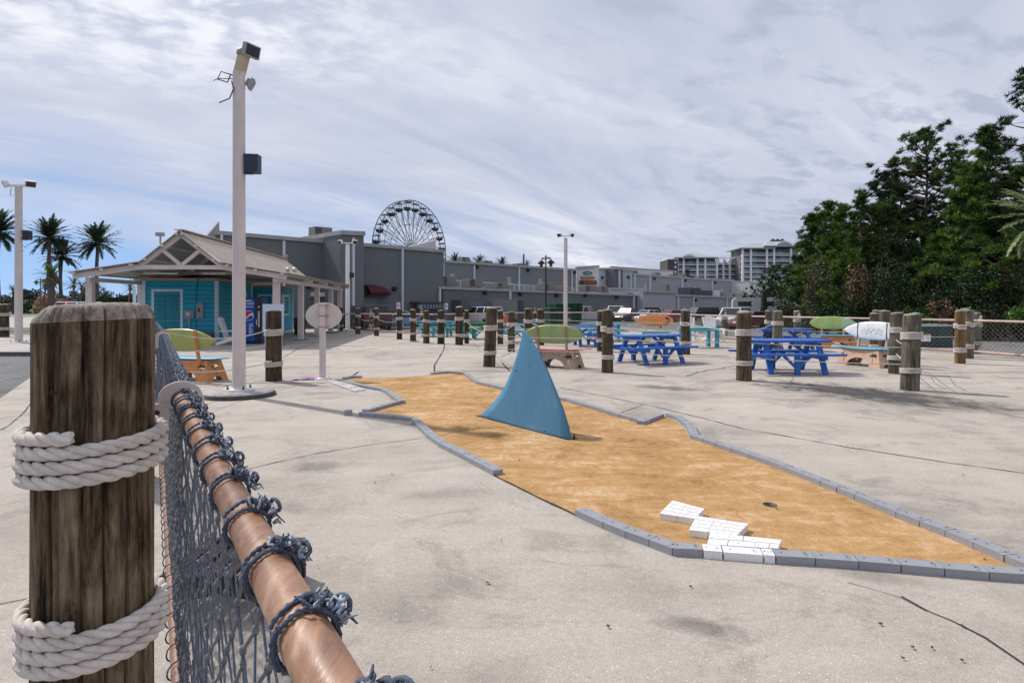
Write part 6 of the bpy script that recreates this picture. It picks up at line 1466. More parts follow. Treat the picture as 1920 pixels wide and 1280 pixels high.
def arch(root, X, Z, D, xa, xb, y0, y1):
    mb = MB(); n = 14; vs = []
    for i in range(n + 1):
        u = i / n; x = X(xa + (xb - xa) * u); z = Z(y0) + (Z(y1) - Z(y0)) * math.sin(PI * u) ** .8
        for dz in (0, .9): vs += [(x, D - 2.6, z + dz), (x, D - 1.9, z + dz)]
    mb.add(vs, [f for i in range(n) for f in ((4 * i, 4 * i + 4, 4 * i + 6, 4 * i + 2), (4 * i + 2, 4 * i + 6, 4 * i + 7, 4 * i + 3), (4 * i, 4 * i + 1, 4 * i + 5, 4 * i + 4))]); mb.build('arched_gable_trim', m_hwht, root)
    mb = MB(); pts = [(xa + (xb - xa) * i / n, y0 + (y1 - y0) * math.sin(PI * i / n) ** .8) for i in range(n + 1)]
    mb.prism([(X(x), Z(y)) for x, y in pts], 0, .5, Matrix.Translation((0, D - 1.9, 0)) @ Matrix.Rotation(PI / 2, 4, 'X')); mb.build('arched_gable', m_hroof, root)
arch(hl, X, Z, 345, 1281, 1308, 483.5, 478.5); arch(hr, X, Z, 340, 1451, 1483, 463, 455)
mb = MB()
for x in (1466, 1475, 1484): mb.lathe([(1.2, 0), (1.2, 1.2), (1.6, 1.6), (.4, 2.6)], 8, (X(x), 352, Z(452)))
mb.build('roof_vents', m_dgrey, hr)
# ---------------------------------------------------------------- Ferris wheel
def wheel():
    D = 200; c = P(771, 468, D); Rw = 91 / F * D; e = Vector((.56, .828, 0)).normalized(); n = Vector((e.y, -e.x, 0))
    m_w = M_('wheel_steel', (.10, .11, .13), .5, .1, .3); root = thing('ferris_wheel', 'big Ferris wheel rising behind the grey building', 'Ferris wheel', (c.x, c.y, -.4)); N_ = 26
    pt_ = lambda r, a, o: c + e * (r * math.cos(a)) + Vector((0, 0, r * math.sin(a))) + n * o
    for o in (-1.2, 1.2):
        mb = MB(); mb.tube([pt_(Rw, 2 * PI * i / 78, o) for i in range(79)], .16, 6); mb.build('rim', m_w, root)
        mb = MB(); mb.tube([pt_(Rw * .83, 2 * PI * i / 52, o) for i in range(53)], .09, 5); mb.tube([pt_(Rw * .52, 2 * PI * i / 26, o) for i in range(27)], .08, 5); mb.build('inner_ring', m_w, root)
        mb = MB()
        for i in range(N_):
            a = 2 * PI * (i + .5) / N_; mb.tube([pt_(1.0, a, o * .7), pt_(Rw, a, o)], .10, 5)
            mb.tube([pt_(Rw * .52, a, o), pt_(Rw * .83, a + 2 * PI / N_, o)], .05, 4); mb.tube([pt_(Rw * .83, a, o), pt_(Rw, a + PI / N_, o)], .05, 4); mb.tube([pt_(Rw * .52, a + PI / N_, o), pt_(Rw * .83, a, o)], .05, 4)
        mb.build('spokes', m_w, root)
    mb = MB()
    for i in range(N_): a = 2 * PI * (i + .5) / N_; mb.tube([pt_(Rw, a, -1.5), pt_(Rw, a, 1.5)], .08, 4); mb.tube([pt_(Rw * .83, a, -1.5), pt_(Rw * .83, a, 1.5)], .06, 4)
    mb.build('cross_ties', m_w, root)
    mb = MB(); mb.tube([c - n * 3, c + n * 3], 1.0, 12); mb.build('hub', m_w, root)
    for s in (-1, 1):
        for q in (-1, 1): mb = MB(); mb.tube([c + n * s * 3, Vector((c.x, c.y, -.4)) + e * q * 8 + n * s * 4.5], .4, 8); mb.build('support_leg', m_hwht, root)
    first = None
    for i in range(N_):
        a = 2 * PI * (i + .0) / N_; p = pt_(Rw - .1, a, 0)
        if first is None:
            g = MB(); g.lathe([(1.25, -.1), (1.3, 0), (.3, .35)], 12, (0, 0, -.6)); first = g.build('gondola', m_w, root, world=False); a1 = first
            t = MB(); t.lathe([(.3, -3.3), (1.0, -3.0), (1.28, -2.4), (1.30, -2.2)], 12); t.build('tub', M_('gondola_navy', (.03, .04, .07), .5), a1, world=False)
            t = MB()
            for k in range(6): an = k * PI / 3; t.tube([(1.22 * math.cos(an), 1.22 * math.sin(an), -.65), (1.24 * math.cos(an), 1.24 * math.sin(an), -2.3)], .045, 4)
            t.build('cage_bars', m_hwht, a1, world=False); o = first
        else: o = copy_tree(first, root)
        o.location = p - wloc(root)
wheel()
# ---------------------------------------------------------------- vehicles
def vehicle(label, cat, loc, rz, colr, L=4.6, Wd=1.85, H=1.5, kind='sedan', name='parked_car', group='vehicles parked in the lots', paint=None):
    root = thing(name, label, cat, (0, 0, 0), 0, group); mp = paint or M_('car_paint', colr, .28, .04, 1, 0, spec=.7); r = .34 if kind != 'truck' else .39; zb = r * .75
    K = {'sedan': dict(hood=(.0, .62, .92), ws=.28, rf=(.44, .72), rw=.88, belt=.62), 'suv': dict(ws=.24, rf=(.36, .94), rw=.985, belt=.60), 'truck': dict(ws=.26, rf=(.36, .52), rw=.56, belt=.60), 'coupe': dict(ws=.32, rf=(.48, .64), rw=.86, belt=.60)}[kind]
    bz = H * K['belt']; hz = bz * .93
    def arc(cx): return [(cx + (r + .06) * math.cos(a), zb + .12 + (r + .06) * math.sin(a) * .95) for a in [PI - PI * i / 8 for i in range(9)]]
    fx, rx = L * .19, L * .80
    poly = [(0.03, zb), ] + arc(fx) + arc(rx) + [(L - .03, zb), (L, zb + .2), (L - .02, bz * .95), (L - .10, bz)] + ([(K['rw'] * L, bz)] if kind != 'suv' else []) + [(K['ws'] * L, bz), (K['ws'] * L - .1, hz + .02), (.12, hz * .88), (0, hz * .7), (0, zb + .15)]
    mb = MB(); mb.prism([(x - L / 2, z) for x, z in poly], -Wd / 2, Wd / 2, Matrix.Rotation(PI / 2, 4, 'X')); body = mb.build('body', mp, root, world=False, bevel=.05)
    a0, a1, b0, b1 = K['ws'] * L - L / 2, K['rw'] * L - L / 2, K['rf'][0] * L - L / 2, K['rf'][1] * L - L / 2; w0, w1 = Wd / 2 - .04, Wd / 2 - .20
    c8 = [(a0, -w0, bz), (a1, -w0, bz), (a1, w0, bz), (a0, w0, bz), (b0, -w1, H), (b1, -w1, H), (b1, w1, H), (b0, w1, H)]
    mb = MB(); mb.hexa([Vector(p) for p in c8]); cab = mb.build('cabin', mp, root, world=False, bevel=.04); V8 = [Vector(p) for p in c8]
    def glass(q, ins, name, push):
        cc = sum(q, Vector()) / 4; nn = (q[1] - q[0]).cross(q[3] - q[0]).normalized()
        if nn.dot(cc - sum(V8, Vector()) / 8) < 0: nn = -nn
        o = [cc + (p - cc) * ins for p in q]; mb = MB(); mb.hexa([p + nn * -.01 for p in o] + [p + nn * .008 for p in o]); mb.build(name, m_glass, cab, world=False)
    for s, (i0, i1, j1, j0) in ((-1, (0, 1, 5, 4)), (1, (3, 2, 6, 7))):
        nseg = 3 if kind == 'suv' else 2 if kind != 'coupe' else 1
        for k in range(nseg):
            u0, u1 = k / nseg, (k + 1) / nseg; q = [V8[i0].lerp(V8[i1], u0), V8[i0].lerp(V8[i1], u1), V8[j0].lerp(V8[j1], u1), V8[j0].lerp(V8[j1], u0)]; glass(q, .84, 'side_window', 0)
    glass([V8[0], V8[3], V8[7], V8[4]], .88, 'windscreen', 0); glass([V8[1], V8[2], V8[6], V8[5]], .84, 'rear_window', 0)
    if kind == 'truck':
        mb = MB(); mb.box(a1 + .12, L / 2 - .12, -Wd / 2 + .10, Wd / 2 - .10, bz + .001, bz + .006); mb.build('cargo_bed', m_black, root, world=False)
    for x in (fx, rx):
        for s in (-1, 1):
            mb = MB(); M = Matrix.Translation((x - L / 2, s * (Wd / 2 - .12), r)) @ Matrix.Rotation(-PI / 2 * s, 4, 'X'); mb.lathe([(r * .7, .13), (r * .96, .12), (r, .06), (r, -.10), (r * .7, -.1)], 18, M=M); wh = mb.build('wheel', m_black, root, world=False)
            mb = MB(); mb.lathe([(r * .64, .125), (r * .3, .10), (r * .12, .135)], 12, M=M, m=0); mb.build('rim', m_steel, wh, world=False)
    for s in (-1, 1):
        mb = MB(); mb.box(-L / 2 - .012, -L / 2 + .1, s * Wd * .36 - .16, s * Wd * .36 + .16, hz * .66, hz * .82); mb.build('headlight', m_white, root, world=False, bevel=.01)
        mb = MB(); mb.box(L / 2 - .1, L / 2 + .006, s * Wd * .40 - .11, s * Wd * .40 + .11, bz * .68, bz * .92); mb.build('tail_light', M_('tail_red', (.35, .01, .012), .3, 0, 1, 0), root, world=False, bevel=.01)
    root.location = loc; root.rotation_euler = (0, 0, rz); return root
def vat(px, d): p = at(px, d); p.z += .03; return p
vehicle('white sport utility vehicle on the road at the left behind the big piling', 'car', vat(134, 57), R(-8) , (.72, .72, .74), 5.5, 2.0, 2.28, 'suv')
vehicle('black car roof showing just right of the white vehicle on the far left road', 'car', vat(195, 62), R(175), (.02, .02, .025), 5.0, 1.9, 1.85, 'suv')
vehicle('black minivan parked by the grey tower', 'car', vat(676, 47.5), R(-62), (.02, .02, .024), 4.9, 1.9, 1.80, 'suv')
vehicle('dark maroon sport utility vehicle with its back to the camera before the burgundy awning', 'car', vat(704, 46), R(-72), (.035, .015, .02), 4.7, 1.9, 1.78, 'suv')
vehicle('light blue coupe parked right of the maroon vehicle', 'car', vat(747, 49), R(12), (.16, .34, .55), 4.4, 1.8, 1.40, 'coupe')
vehicle('white boxy sport utility vehicle left of the leaning piling', 'car', vat(903, 62), R(-42), (.74, .74, .75), 4.7, 1.9, 1.82, 'suv')
vehicle('silver pickup truck parked right of the dumpsters', 'pickup truck', vat(1104, 70), R(-20), (.42, .42, .45), 5.6, 2.0, 1.85, 'truck')
vehicle('white pickup truck facing the camera right of the tall thin post', 'pickup truck', vat(1157, 73), R(62), (.68, .69, .72), 5.4, 2.0, 1.9, 'truck')
vehicle('black pickup truck between the white truck and the silver saloon', 'pickup truck', vat(1181, 70), R(40), (.02, .02, .022), 5.0, 2.0, 1.65, 'truck')
vehicle('silver saloon behind the nose of the orange surfboard', 'car', vat(1213, 70), R(35), (.50, .52, .58), 4.8, 1.85, 1.45, 'sedan')
vehicle('bright red car behind the tail of the orange surfboard', 'car', vat(1256, 70), R(30), (.35, .02, .03), 4.4, 1.8, 1.45, 'sedan')
vehicle('black sport utility vehicle behind the left white deck chair', 'car', vat(1312, 74), R(20), (.025, .025, .03), 4.8, 1.9, 1.75, 'suv')
vehicle('white car left of the recreational trailer', 'car', vat(1376, 48), R(55), (.62, .66, .72), 4.6, 1.8, 1.65, 'suv')
# recreational trailer
p = vat(1416, 54); root = thing('camper_trailer', 'white camper trailer with two dark windows above the fence', 'camper trailer', (0, 0, 0)); M = Matrix.Identity(4)
mb = MB(); mb.prism([(-2.0, .5), (1.9, .5), (1.9, 2.35), (1.6, 2.6), (-1.6, 2.6), (-1.9, 2.4)], -1.1, 1.1, Matrix.Rotation(PI / 2, 4, 'X')); b = mb.build('body', M_('camper_white', (.50, .50, .50), .5), root, world=False, bevel=.08)
for x0, x1 in ((-1.45, -.35), (.55, 1.5)): mb = MB(); mb.prism([(x0, 1.85), (x1, 1.85), (x1 - .1, 1.98 + .15), (x1 + .05, 2.25), (x0 - .05, 2.25)], 1.1, 1.12, Matrix.Rotation(PI / 2, 4, 'X')); mb.build('window', m_glass, b, world=False)
mb = MB(); mb.box(-1.9, 1.9, -1.115, -1.101, .9, 1.05); mb.build('stripe', m_red, b, world=False)
for s in (-1, 1): mb = MB(); mb.lathe([(.36, -.1), (.36, .1)], 16, M=Matrix.Translation((.1, s * 1.0, .36)) @ Matrix.Rotation(PI / 2, 4, 'X')); mb.build('wheel', m_black, root, world=False)
root.location = p; root.rotation_euler = (0, 0, R(-17))
vehicle('dark red van low behind the fence before the camper trailer', 'van', vat(1416, 45), R(14), (.14, .02, .02), 4.4, 1.9, 1.35, 'suv')
# dumpsters, trailer, barrier
def dumpster(px, d, w, h, label, rz=0):
    p = vat(px, d); root = thing('dumpster', label, 'dumpster', (0, 0, 0), 0, 'green dumpsters behind the fence'); mg = M_('dumpster_green', (.008, .055, .032), .6, .2, 1, dirt=.3)
    mb = MB(); mb.hexa([Vector(q) for q in ((-w / 2 + .1, -.8, 0), (w / 2 - .1, -.8, 0), (w / 2 - .1, .8, 0), (-w / 2 + .1, .8, 0), (-w / 2, -.95, h), (w / 2, -.95, h), (w / 2, .95, h), (-w / 2, .95, h))]); mb.build('bin', mg, root, world=False, bevel=.03)
    mb = MB(); mb.prism([(-w / 2 - .03, -1.0), (w / 2 + .03, -1.0), (w / 2 + .03, 1.0), (-w / 2 - .03, 1.0)], h + .002, h + .06); mb.build('lid', M_('lid_green', (.06, .24, .15), .5), root, world=False)
    mb = MB()
    for x in (-w / 4, w / 4): mb.box(x - .05, x + .05, -1.02, -.90, .1, h - .05)
    mb.build('ribs', mg, root, world=False); root.location = p; root.rotation_euler = (0, 0, rz)
dumpster(1034, 58, 1.15, 1.65, 'small green dumpster with a pale lid, leftmost behind the fence', R(20)); dumpster(1048, 60, 1.6, 2.1, 'tall green dumpster directly left of the thin floodlight pole', R(20)); dumpster(1071, 61, 1.6, 2.15, 'dark green dumpster directly right of the thin floodlight pole', R(20))
p = vat(945, 67); root = thing('box_trailer', 'grey box trailer behind the white boxy vehicle', 'trailer', (0, 0, 0)); mtr = M_('galvanised_panel', (.24, .235, .23), .6, .12, .8)
mb = MB(); mb.box(-2.1, 1.3, -1.1, 1.1, .45, 2.55, 0); mb.build('front_body', mtr, root, world=False, bevel=.03); mb = MB(); mb.box(1.32, 1.9, -1.1, 1.1, .45, 2.5); mb.build('end_panel', m_dgrey, root, world=False); mb = MB(); mb.box(-2.15, 1.95, -1.15, 1.15, 2.56, 2.62); mb.build('roof', m_cap, root, world=False)
for s in (-1, 1): mb = MB(); mb.lathe([(.36, -.1), (.36, .1)], 14, M=Matrix.Translation((.2, s * 1.0, .36)) @ Matrix.Rotation(PI / 2, 4, 'X')); mb.build('wheel', m_black, root, world=False)
root.location = p; root.rotation_euler = (0, 0, R(12))
p = vat(949, 44); root = thing('barrier', 'bright orange plastic barrier seen between the dark pilings', 'barrier', p); mb = MB(); mb.prism([(-.4, 0), (.4, 0), (.22, .35), (.2, 1.0), (-.2, 1.0), (-.22, .35)], -.35, .35, Matrix.Translation(p) @ Matrix.Rotation(PI / 2, 4, 'X')); mb.build('body', M_('safety_orange', (.75, .16, .03), .5), root, bevel=.03)
p = vat(728, 54); root = thing('wooden_crate', 'brown slatted crate between the maroon vehicle and the blue coupe', 'crate', p); mb = MB()
for i in range(4): mb.box(p.x - .6, p.x + .6, p.y - .3, p.y + .3, p.z + .5 + i * .25, p.z + .68 + i * .25)
for s in (-1, 1): mb.box(p.x + s * .5 - .05, p.x + s * .5 + .05, p.y - .28, p.y + .28, p.z, p.z + 1.4)
mb.build('slats', M_('brown_crate_wood', (.16, .07, .03), .8), root)
for px, d, lab in ((747, 53, 'left'), (837, 58, 'right')):
    p = vat(px, d); root = thing('parking_sign', 'small white parking sign before the grey walls, %s of the two' % lab, 'sign', p); mb = MB(); mb.bar(p, p + Vector((0, 0, 2.0)), .05); mb.build('post', m_grey, root); mb = MB(); mb.box(p.x - .16, p.x + .16, p.y - .04, p.y - .026, p.z + 1.55, p.z + 2.15); mb.build('plate', m_whitebright, root)
    mb = MB(); mb.box(p.x - .10, p.x + .06, p.y - .045, p.y - .041, p.z + 1.8, p.z + 1.98); mb.build('symbol', m_grey, root)
# guard rail timber behind the fence
a, b = at(1022, 47), at(1152, 47); mb = MB(); mb.bar(a + Vector((0, 0, .28)), b + Vector((0, 0, .22)), .25, .30); tag(mb.build('wheel_stop', M_('tan_timber', (.30, .24, .14), .8, .2, 1), loc=a), 'long tan timber wheel stop behind the pole and the green surfboard', 'wheel stop')
m_rustg = M_('amber_brown_lantern', (.16, .08, .06), .5)
# dark post with twin lanterns; other street lamps
def street_lamp(px, d, ytop, label, lant, mat, armz=None):
    p = at(px, d); zt = HC - (ytop - HY) / F * d; root = thing('street_lamp', label, 'street lamp', p, 0, 'street lamps'); mb = MB(); mb.tube([p, Vector((p.x, p.y, zt))], [.11, .06], 8); mb.build('post', mat, root)
    for px2, py2 in lant:
        q = P(px2, py2, d); mb = MB(); mb.lathe([(.06, .35), (.10, .30), (.40, .0), (.36, -.04)], 12, q); l_ = mb.build('lamp_shade', mat, root); mb = MB(); mb.lathe([(.16, -.05), (.16, -.30), (.06, -.38)], 10, q); mb.build('lamp_glass', m_rustg, root)
        mb = MB(); mb.tube([Vector((p.x, p.y, q.z + .45)), Vector((q.x, q.y, q.z + .45))], .05, 6); mb.tube([Vector((p.x, p.y, zt - .2)), Vector((q.x, q.y, q.z + .5))], .03, 5); mb.build('arm', mat, root)
street_lamp(1023.5, 60, 478, 'thin black post with two rusty lanterns above the grey shop block', ((1015, 494), (1033, 493)), M_('rust_black', (.05, .03, .028), .6))
street_lamp(1452, 62, 527, 'dark red street lamp beside the small palm at the right', ((1452, 531),), M_('dark_red_enamel', (.12, .05, .05), .5))
street_lamp(76, 95, 521, 'black street lamp with two shades among the palms at the left', ((68, 529.5), (85, 529.5)), m_dgrey)
# ================================================================ vegetation
def tri_obj(name, V, mat, parent=None, nper=3, world=True, loc=None):
    V = np.asarray(V, dtype=np.float32).reshape(-1, 3); off = wloc(parent) if (parent is not None and world) else (Vector(loc) if loc is not None else Vector((0, 0, 0)))
    V = V - np.array(off, dtype=np.float32); n = len(V) // nper; me = bpy.data.meshes.new(name)
    me.vertices.add(len(V)); me.vertices.foreach_set('co', V.ravel()); me.loops.add(n * nper); me.loops.foreach_set('vertex_index', np.arange(n * nper, dtype=np.int32))
    me.polygons.add(n); me.polygons.foreach_set('loop_start', np.arange(0, n * nper, nper, dtype=np.int32)); me.polygons.foreach_set('loop_total', np.full(n, nper, dtype=np.int32))
    me.materials.append(mat); me.update(calc_edges=True); me.validate()
    o = bpy.data.objects.new(name, me); col.objects.link(o)
    if parent is not None: o.parent = parent
    elif loc is not None: o.location = loc
    return o
rng = np.random.default_rng(12)
def rand_rot(n):
    q = rng.normal(size=(n, 4)); q /= np.linalg.norm(q, axis=1)[:, None]; w, x, y, z = q.T
    return np.stack([1 - 2 * (y * y + z * z), 2 * (x * y - z * w), 2 * (x * z + y * w), 2 * (x * y + z * w), 1 - 2 * (x * x + z * z), 2 * (y * z - x * w), 2 * (x * z - y * w), 2 * (y * z + x * w), 1 - 2 * (x * x + y * y)], axis=1).reshape(n, 3, 3)
def tuft_template(n, L, w, up=0.35):
    d = rng.normal(size=(n, 3)); d[:, 2] = np.abs(d[:, 2]) * 1.0 + up * 0; d /= np.linalg.norm(d, axis=1)[:, None]
    s = np.cross(d, rng.normal(size=(n, 3))); s /= np.linalg.norm(s, axis=1)[:, None]; l = L * rng.uniform(.65, 1.1, size=(n, 1))
    return np.stack([-s * w / 2 + d * 0.02, s * w / 2 + d * 0.02, d * l], axis=1)      # n,3,3
def tufts(centres, scales, axes=None, n=24, L=.27, w=.034):
    out = []; temps = [tuft_template(n, L, w) for _ in range(6)]
    c = np.asarray(centres); s = np.asarray(scales)
    for k in range(6):
        m = np.arange(len(c)) % 6 == k
        if not m.any(): continue
        t = temps[k].reshape(1, -1, 3) * s[m][:, None, None]; Rm = rand_rot(m.sum())
        if axes is not None:
            a = np.asarray(axes)[m]; a = a / np.linalg.norm(a, axis=1)[:, None]; h = np.cross(a, rng.normal(size=a.shape)); h /= np.linalg.norm(h, axis=1)[:, None]; Rm = np.stack([h, np.cross(a, h), a], axis=2)
        v = np.einsum('nij,nkj->nki', Rm, np.repeat(t, 1, 0)) + c[m][:, None, :]; out.append(v.reshape(-1, 3))
    return np.concatenate(out)
m_pine = leaf_mat('pine_needles', (0.010, 0.024, 0.008), (0.13, 0.22, 0.04), .2); m_pineb = leaf_mat('bright_pine_needles', (0.012, 0.032, 0.008), (0.20, 0.33, 0.045), .25); m_pined = leaf_mat('dark_pine_needles', (0.008, 0.018, 0.008), (0.045, 0.080, 0.022), .15)
m_bush = leaf_mat('bush_leaves', (0.008, 0.018, 0.008), (0.060, 0.110, 0.030), .2); m_bushb = leaf_mat('olive_leaves', (0.035, 0.045, 0.018), (0.16, 0.16, 0.08), .2); m_fern = leaf_mat('fern_leaves', (0.02, 0.06, 0.012), (0.12, 0.27, 0.05), .25); m_dry = leaf_mat('dry_vine', (0.05, 0.032, 0.018), (0.24, 0.15, 0.08), .1)
m_bark = M_('pine_bark', (.075, .055, .045), .9, .4, 3, .8, 12, sc=(1, 1, .3)); m_twig = M_('bare_twig', (.16, .12, .10), .9, .3, 3)
def pine(px, d, ytop, label, spread=2.6, h0=.30, dens=1.0, mat=None, ts=1.0, nbr=46, lean=0, group='pines behind the fence at the right', conical=False, seed=0):
    base = at(px, d); H = HC - (ytop - HY) / F * d - base.z; rnd = random.Random(int(px * 13 + d) + seed)
    root = thing('pine_tree', label, 'pine tree', base, 0, group); mb = MB(); n = 9; bend = [rnd.uniform(-.15, .15) for _ in range(n + 1)]
    tp = [Vector((base.x + lean * (i / n) ** 1.5 + bend[i] * (i / n), base.y + bend[-i - 1] * (i / n), base.z + H * .985 * i / n)) for i in range(n + 1)]
    mb.tube(tp, [max(.03, (.012 * H + .05) * (1 - .88 * i / n)) for i in range(n + 1)], 8); cen = []; sc = []; ax = []
    for b in range(int(nbr * 1.0)):
        u = h0 + (1 - h0) * (b + rnd.random()) / nbr; p0 = tp[0].lerp(tp[-1], 0); f = u * n; i = min(n - 1, int(f)); p0 = tp[i].lerp(tp[i + 1], f - i)
        v = (u - h0) / (1 - h0)
        ln = spread * ((1 - v) ** .9 + .06 if conical else (math.sin(PI * (.12 + .82 * v)) ** .75)) * rnd.uniform(.55, 1.15); az = rnd.uniform(0, 2 * PI); el = rnd.uniform(-.05, .55) if v < .8 else rnd.uniform(.4, 1.1)
        dr = Vector((math.cos(az) * math.cos(el), math.sin(az) * math.cos(el), math.sin(el))); pts = [p0]; k = 5
        for j in range(1, k + 1):
            q = p0 + dr * (ln * j / k) + Vector((rnd.uniform(-.1, .1), rnd.uniform(-.1, .1), .10 * ln * (j / k) ** 2 + rnd.uniform(-.05, .05))); pts.append(q)
        mb.tube(pts, [.05 * (1 - .8 * j / k) * (1 + ln * .12) for j in range(k + 1)], 5, cap=False)
        ncl = max(2, int((1.6 + ln * 1.35) * dens)); cl = []
        for q_ in range(ncl):
            w = 1.0 if q_ == 0 else rnd.uniform(.35, 1.0) ** .7; f = min(k - 1e-3, w * k); i = int(f); q = pts[i].lerp(pts[min(k, i + 1)], f - i); r = .42 * ln ** .5 * (0.15 if q_ == 0 else 1.0)
            q2 = q + Vector((rnd.gauss(0, r), rnd.gauss(0, r), rnd.gauss(.12, r * .45))); cl.append(q2)
            if q_: mb.tube([q, q2], [.022, .010], 3, cap=False)
        for t_ in range(ncl * 7):
            q = cl[t_ % ncl]; r = .115 * ts
            o = Vector((rnd.gauss(0, r), rnd.gauss(0, r), rnd.gauss(.06, r * .5))); c = q + o; cen.append(c); sc.append(ts * rnd.uniform(.75, 1.3)); ax.append((o + dr * .8 + Vector((0, 0, .55))).normalized())
    for t_ in range(14): c = tp[-1] + Vector((rnd.gauss(0, .12), rnd.gauss(0, .12), -rnd.random() * .9)); cen.append(c); sc.append(ts); ax.append(Vector((rnd.gauss(0, .5), rnd.gauss(0, .5), 1)))
    mb.build('trunk', m_bark, root); tri_obj('crown', tufts(cen, sc, ax), mat or m_pine, root); return root
pines = [(1738, 42, 258, 'tallest pine with an open crown and bare trunk showing, second from the right', 3.1, .42, .95, m_pine, 1.15, 60, 0, False),
 (1700, 44, 330, 'open-crowned pine leaning left of the tallest pine', 2.6, .38, .8, m_pined, 1.15, 44, -.6, False), (1772, 43, 300, 'thin pine with sparse branches just right of the tallest pine', 2.4, .45, .6, m_pined, 1.1, 34, .8, False),
 (1856, 36, 243, 'dense bright green pine with a feathery pointed tip near the right edge', 2.7, .12, 1.35, m_pineb, 1.25, 76, 0, True), (1812, 36, 345, 'bushy bright pine filling the gap below the feathery one', 2.6, .10, 1.3, m_pineb, 1.2, 56, 0, True),
 (1938, 33, 150, 'very tall sparse pine cut by the right edge of the frame', 2.4, .30, .8, m_pined, 1.1, 56, 0, False), (1905, 34, 330, 'dark pine low against the right edge', 2.6, .10, 1.2, m_pine, 1.2, 56, 0, False),
 (1612, 40, 366, 'slim young pine with a small tufted tip left of the big pines', .95, .45, 1.0, m_pine, 1.1, 26, 0, True), (1549, 46, 384, 'rounded pine at the left end of the tree line', 2.6, .10, 1.3, m_pineb, 1.2, 56, 0, True),
 (1582, 43, 388, 'bright green bushy pine second from the left of the tree line', 2.2, .08, 1.4, m_pineb, 1.15, 56, 0, True), (1522, 47, 408, 'low pine whose branches overlap the right hotel', 2.5, .04, 1.3, m_pine, 1.2, 56, 0, True),
 (1645, 41, 398, 'mid green pine right of the slim young one', 2.4, .06, 1.3, m_pine, 1.15, 56, 0, False), (1668, 46, 345, 'dark pine behind the leaning one', 2.4, .25, .9, m_pined, 1.1, 46, 0, False),
 (1590, 36, 475, 'low bright pine sapling in front of the tree line', 1.7, .04, 1.3, m_pineb, 1.0, 36, 0, True), (1690, 36, 470, 'dark low pine below the tallest pine', 2.0, .05, 1.1, m_pined, 1.1, 46, 0, False),
 (1760, 33, 450, 'mid green low pine behind the golden piling', 2.0, .05, 1.3, m_pineb, 1.0, 46, 0, True), (1885, 30, 480, 'small pine with bright flat sprays behind the right fence post', 1.6, .2, .9, m_pineb, 1.0, 30, 0, False)]
for i, (px, d, yt, lab, sp_, h0, dn, mt, ts, nb, ln, co) in enumerate(pines): pine(px, d, yt, lab, sp_, h0, dn, mt, ts, nb, ln, 'pines behind the fence at the right', co)
for i, (px, d, yt) in enumerate([(1545, 56, 445), (1610, 56, 452), (1668, 55, 485), (1735, 54, 488), (1800, 52, 410), (1870, 50, 380), (1950, 46, 370), (1640, 66, 470), (1780, 64, 440), (1900, 60, 420)]):
    pine(px, d, yt, 'dark pine of the rear rank, %s from the left' % ['first', 'second', 'third', 'fourth', 'fifth', 'sixth', 'seventh', 'farthest back and first', 'farthest back and second', 'farthest back and third'][i], 3.2, .03, .9, m_pined, 1.7, 44, 0, 'pines of the rear rank', False, i)
# leafy shrubs: leaf quads in lumpy volumes
def leaf_quads(c, rad, n, size, flat=.8):
    c = np.asarray(c); lob = rng.normal(size=(max(3, n // 260), 3)) * np.array(rad) * .55; k = rng.integers(0, len(lob), n)
    p = rng.normal(size=(n, 3)); p /= np.linalg.norm(p, axis=1)[:, None]; p *= rng.uniform(.55, 1.0, size=(n, 1)); p = p * np.array(rad) * .52 + lob[k] * .8 + c
    Rm = rand_rot(n); s = size * rng.uniform(.6, 1.3, size=(n, 1, 1)); q = np.array([[-.5, 0, 0], [0, -.32, .05], [.5, 0, 0], [0, .32, .05]])[None] * s
    return (np.einsum('nij,nkj->nki', Rm, q) + p[:, None, :]).reshape(-1, 3)
def shrub(px, d, ytop, w, label, mat, n=1500, size=.14, name='shrub', cat='shrub', group='shrubs below the pines', twigs=10, zlow=None):
    b = at(px, d); H = HC - (ytop - HY) / F * d - b.z; root = thing(name, label, cat, b, 0, group)
    c = (b.x, b.y, b.z + H * .5); V = leaf_quads(c, (w / 2, w / 2 * .8, H * .52), n, size); V[:, 2] = np.maximum(V[:, 2], b.z); tri_obj('foliage', V, mat, root, 4)
    mb = MB(); rnd = random.Random(int(px + d))
    for i in range(twigs):
        t = Vector((b.x + rnd.uniform(-w, w) * .38, b.y + rnd.uniform(-w, w) * .3, b.z + H * rnd.uniform(.6, 1.0))); m_ = b.lerp(t, .5) + Vector((rnd.uniform(-.3, .3), rnd.uniform(-.3, .3), 0)); mb.tube([b, m_, t], [.04, .025, .008], 4, cap=False)
    mb.build('stems', m_twig if mat in (m_dry, m_bushb) else m_bark, root); return root
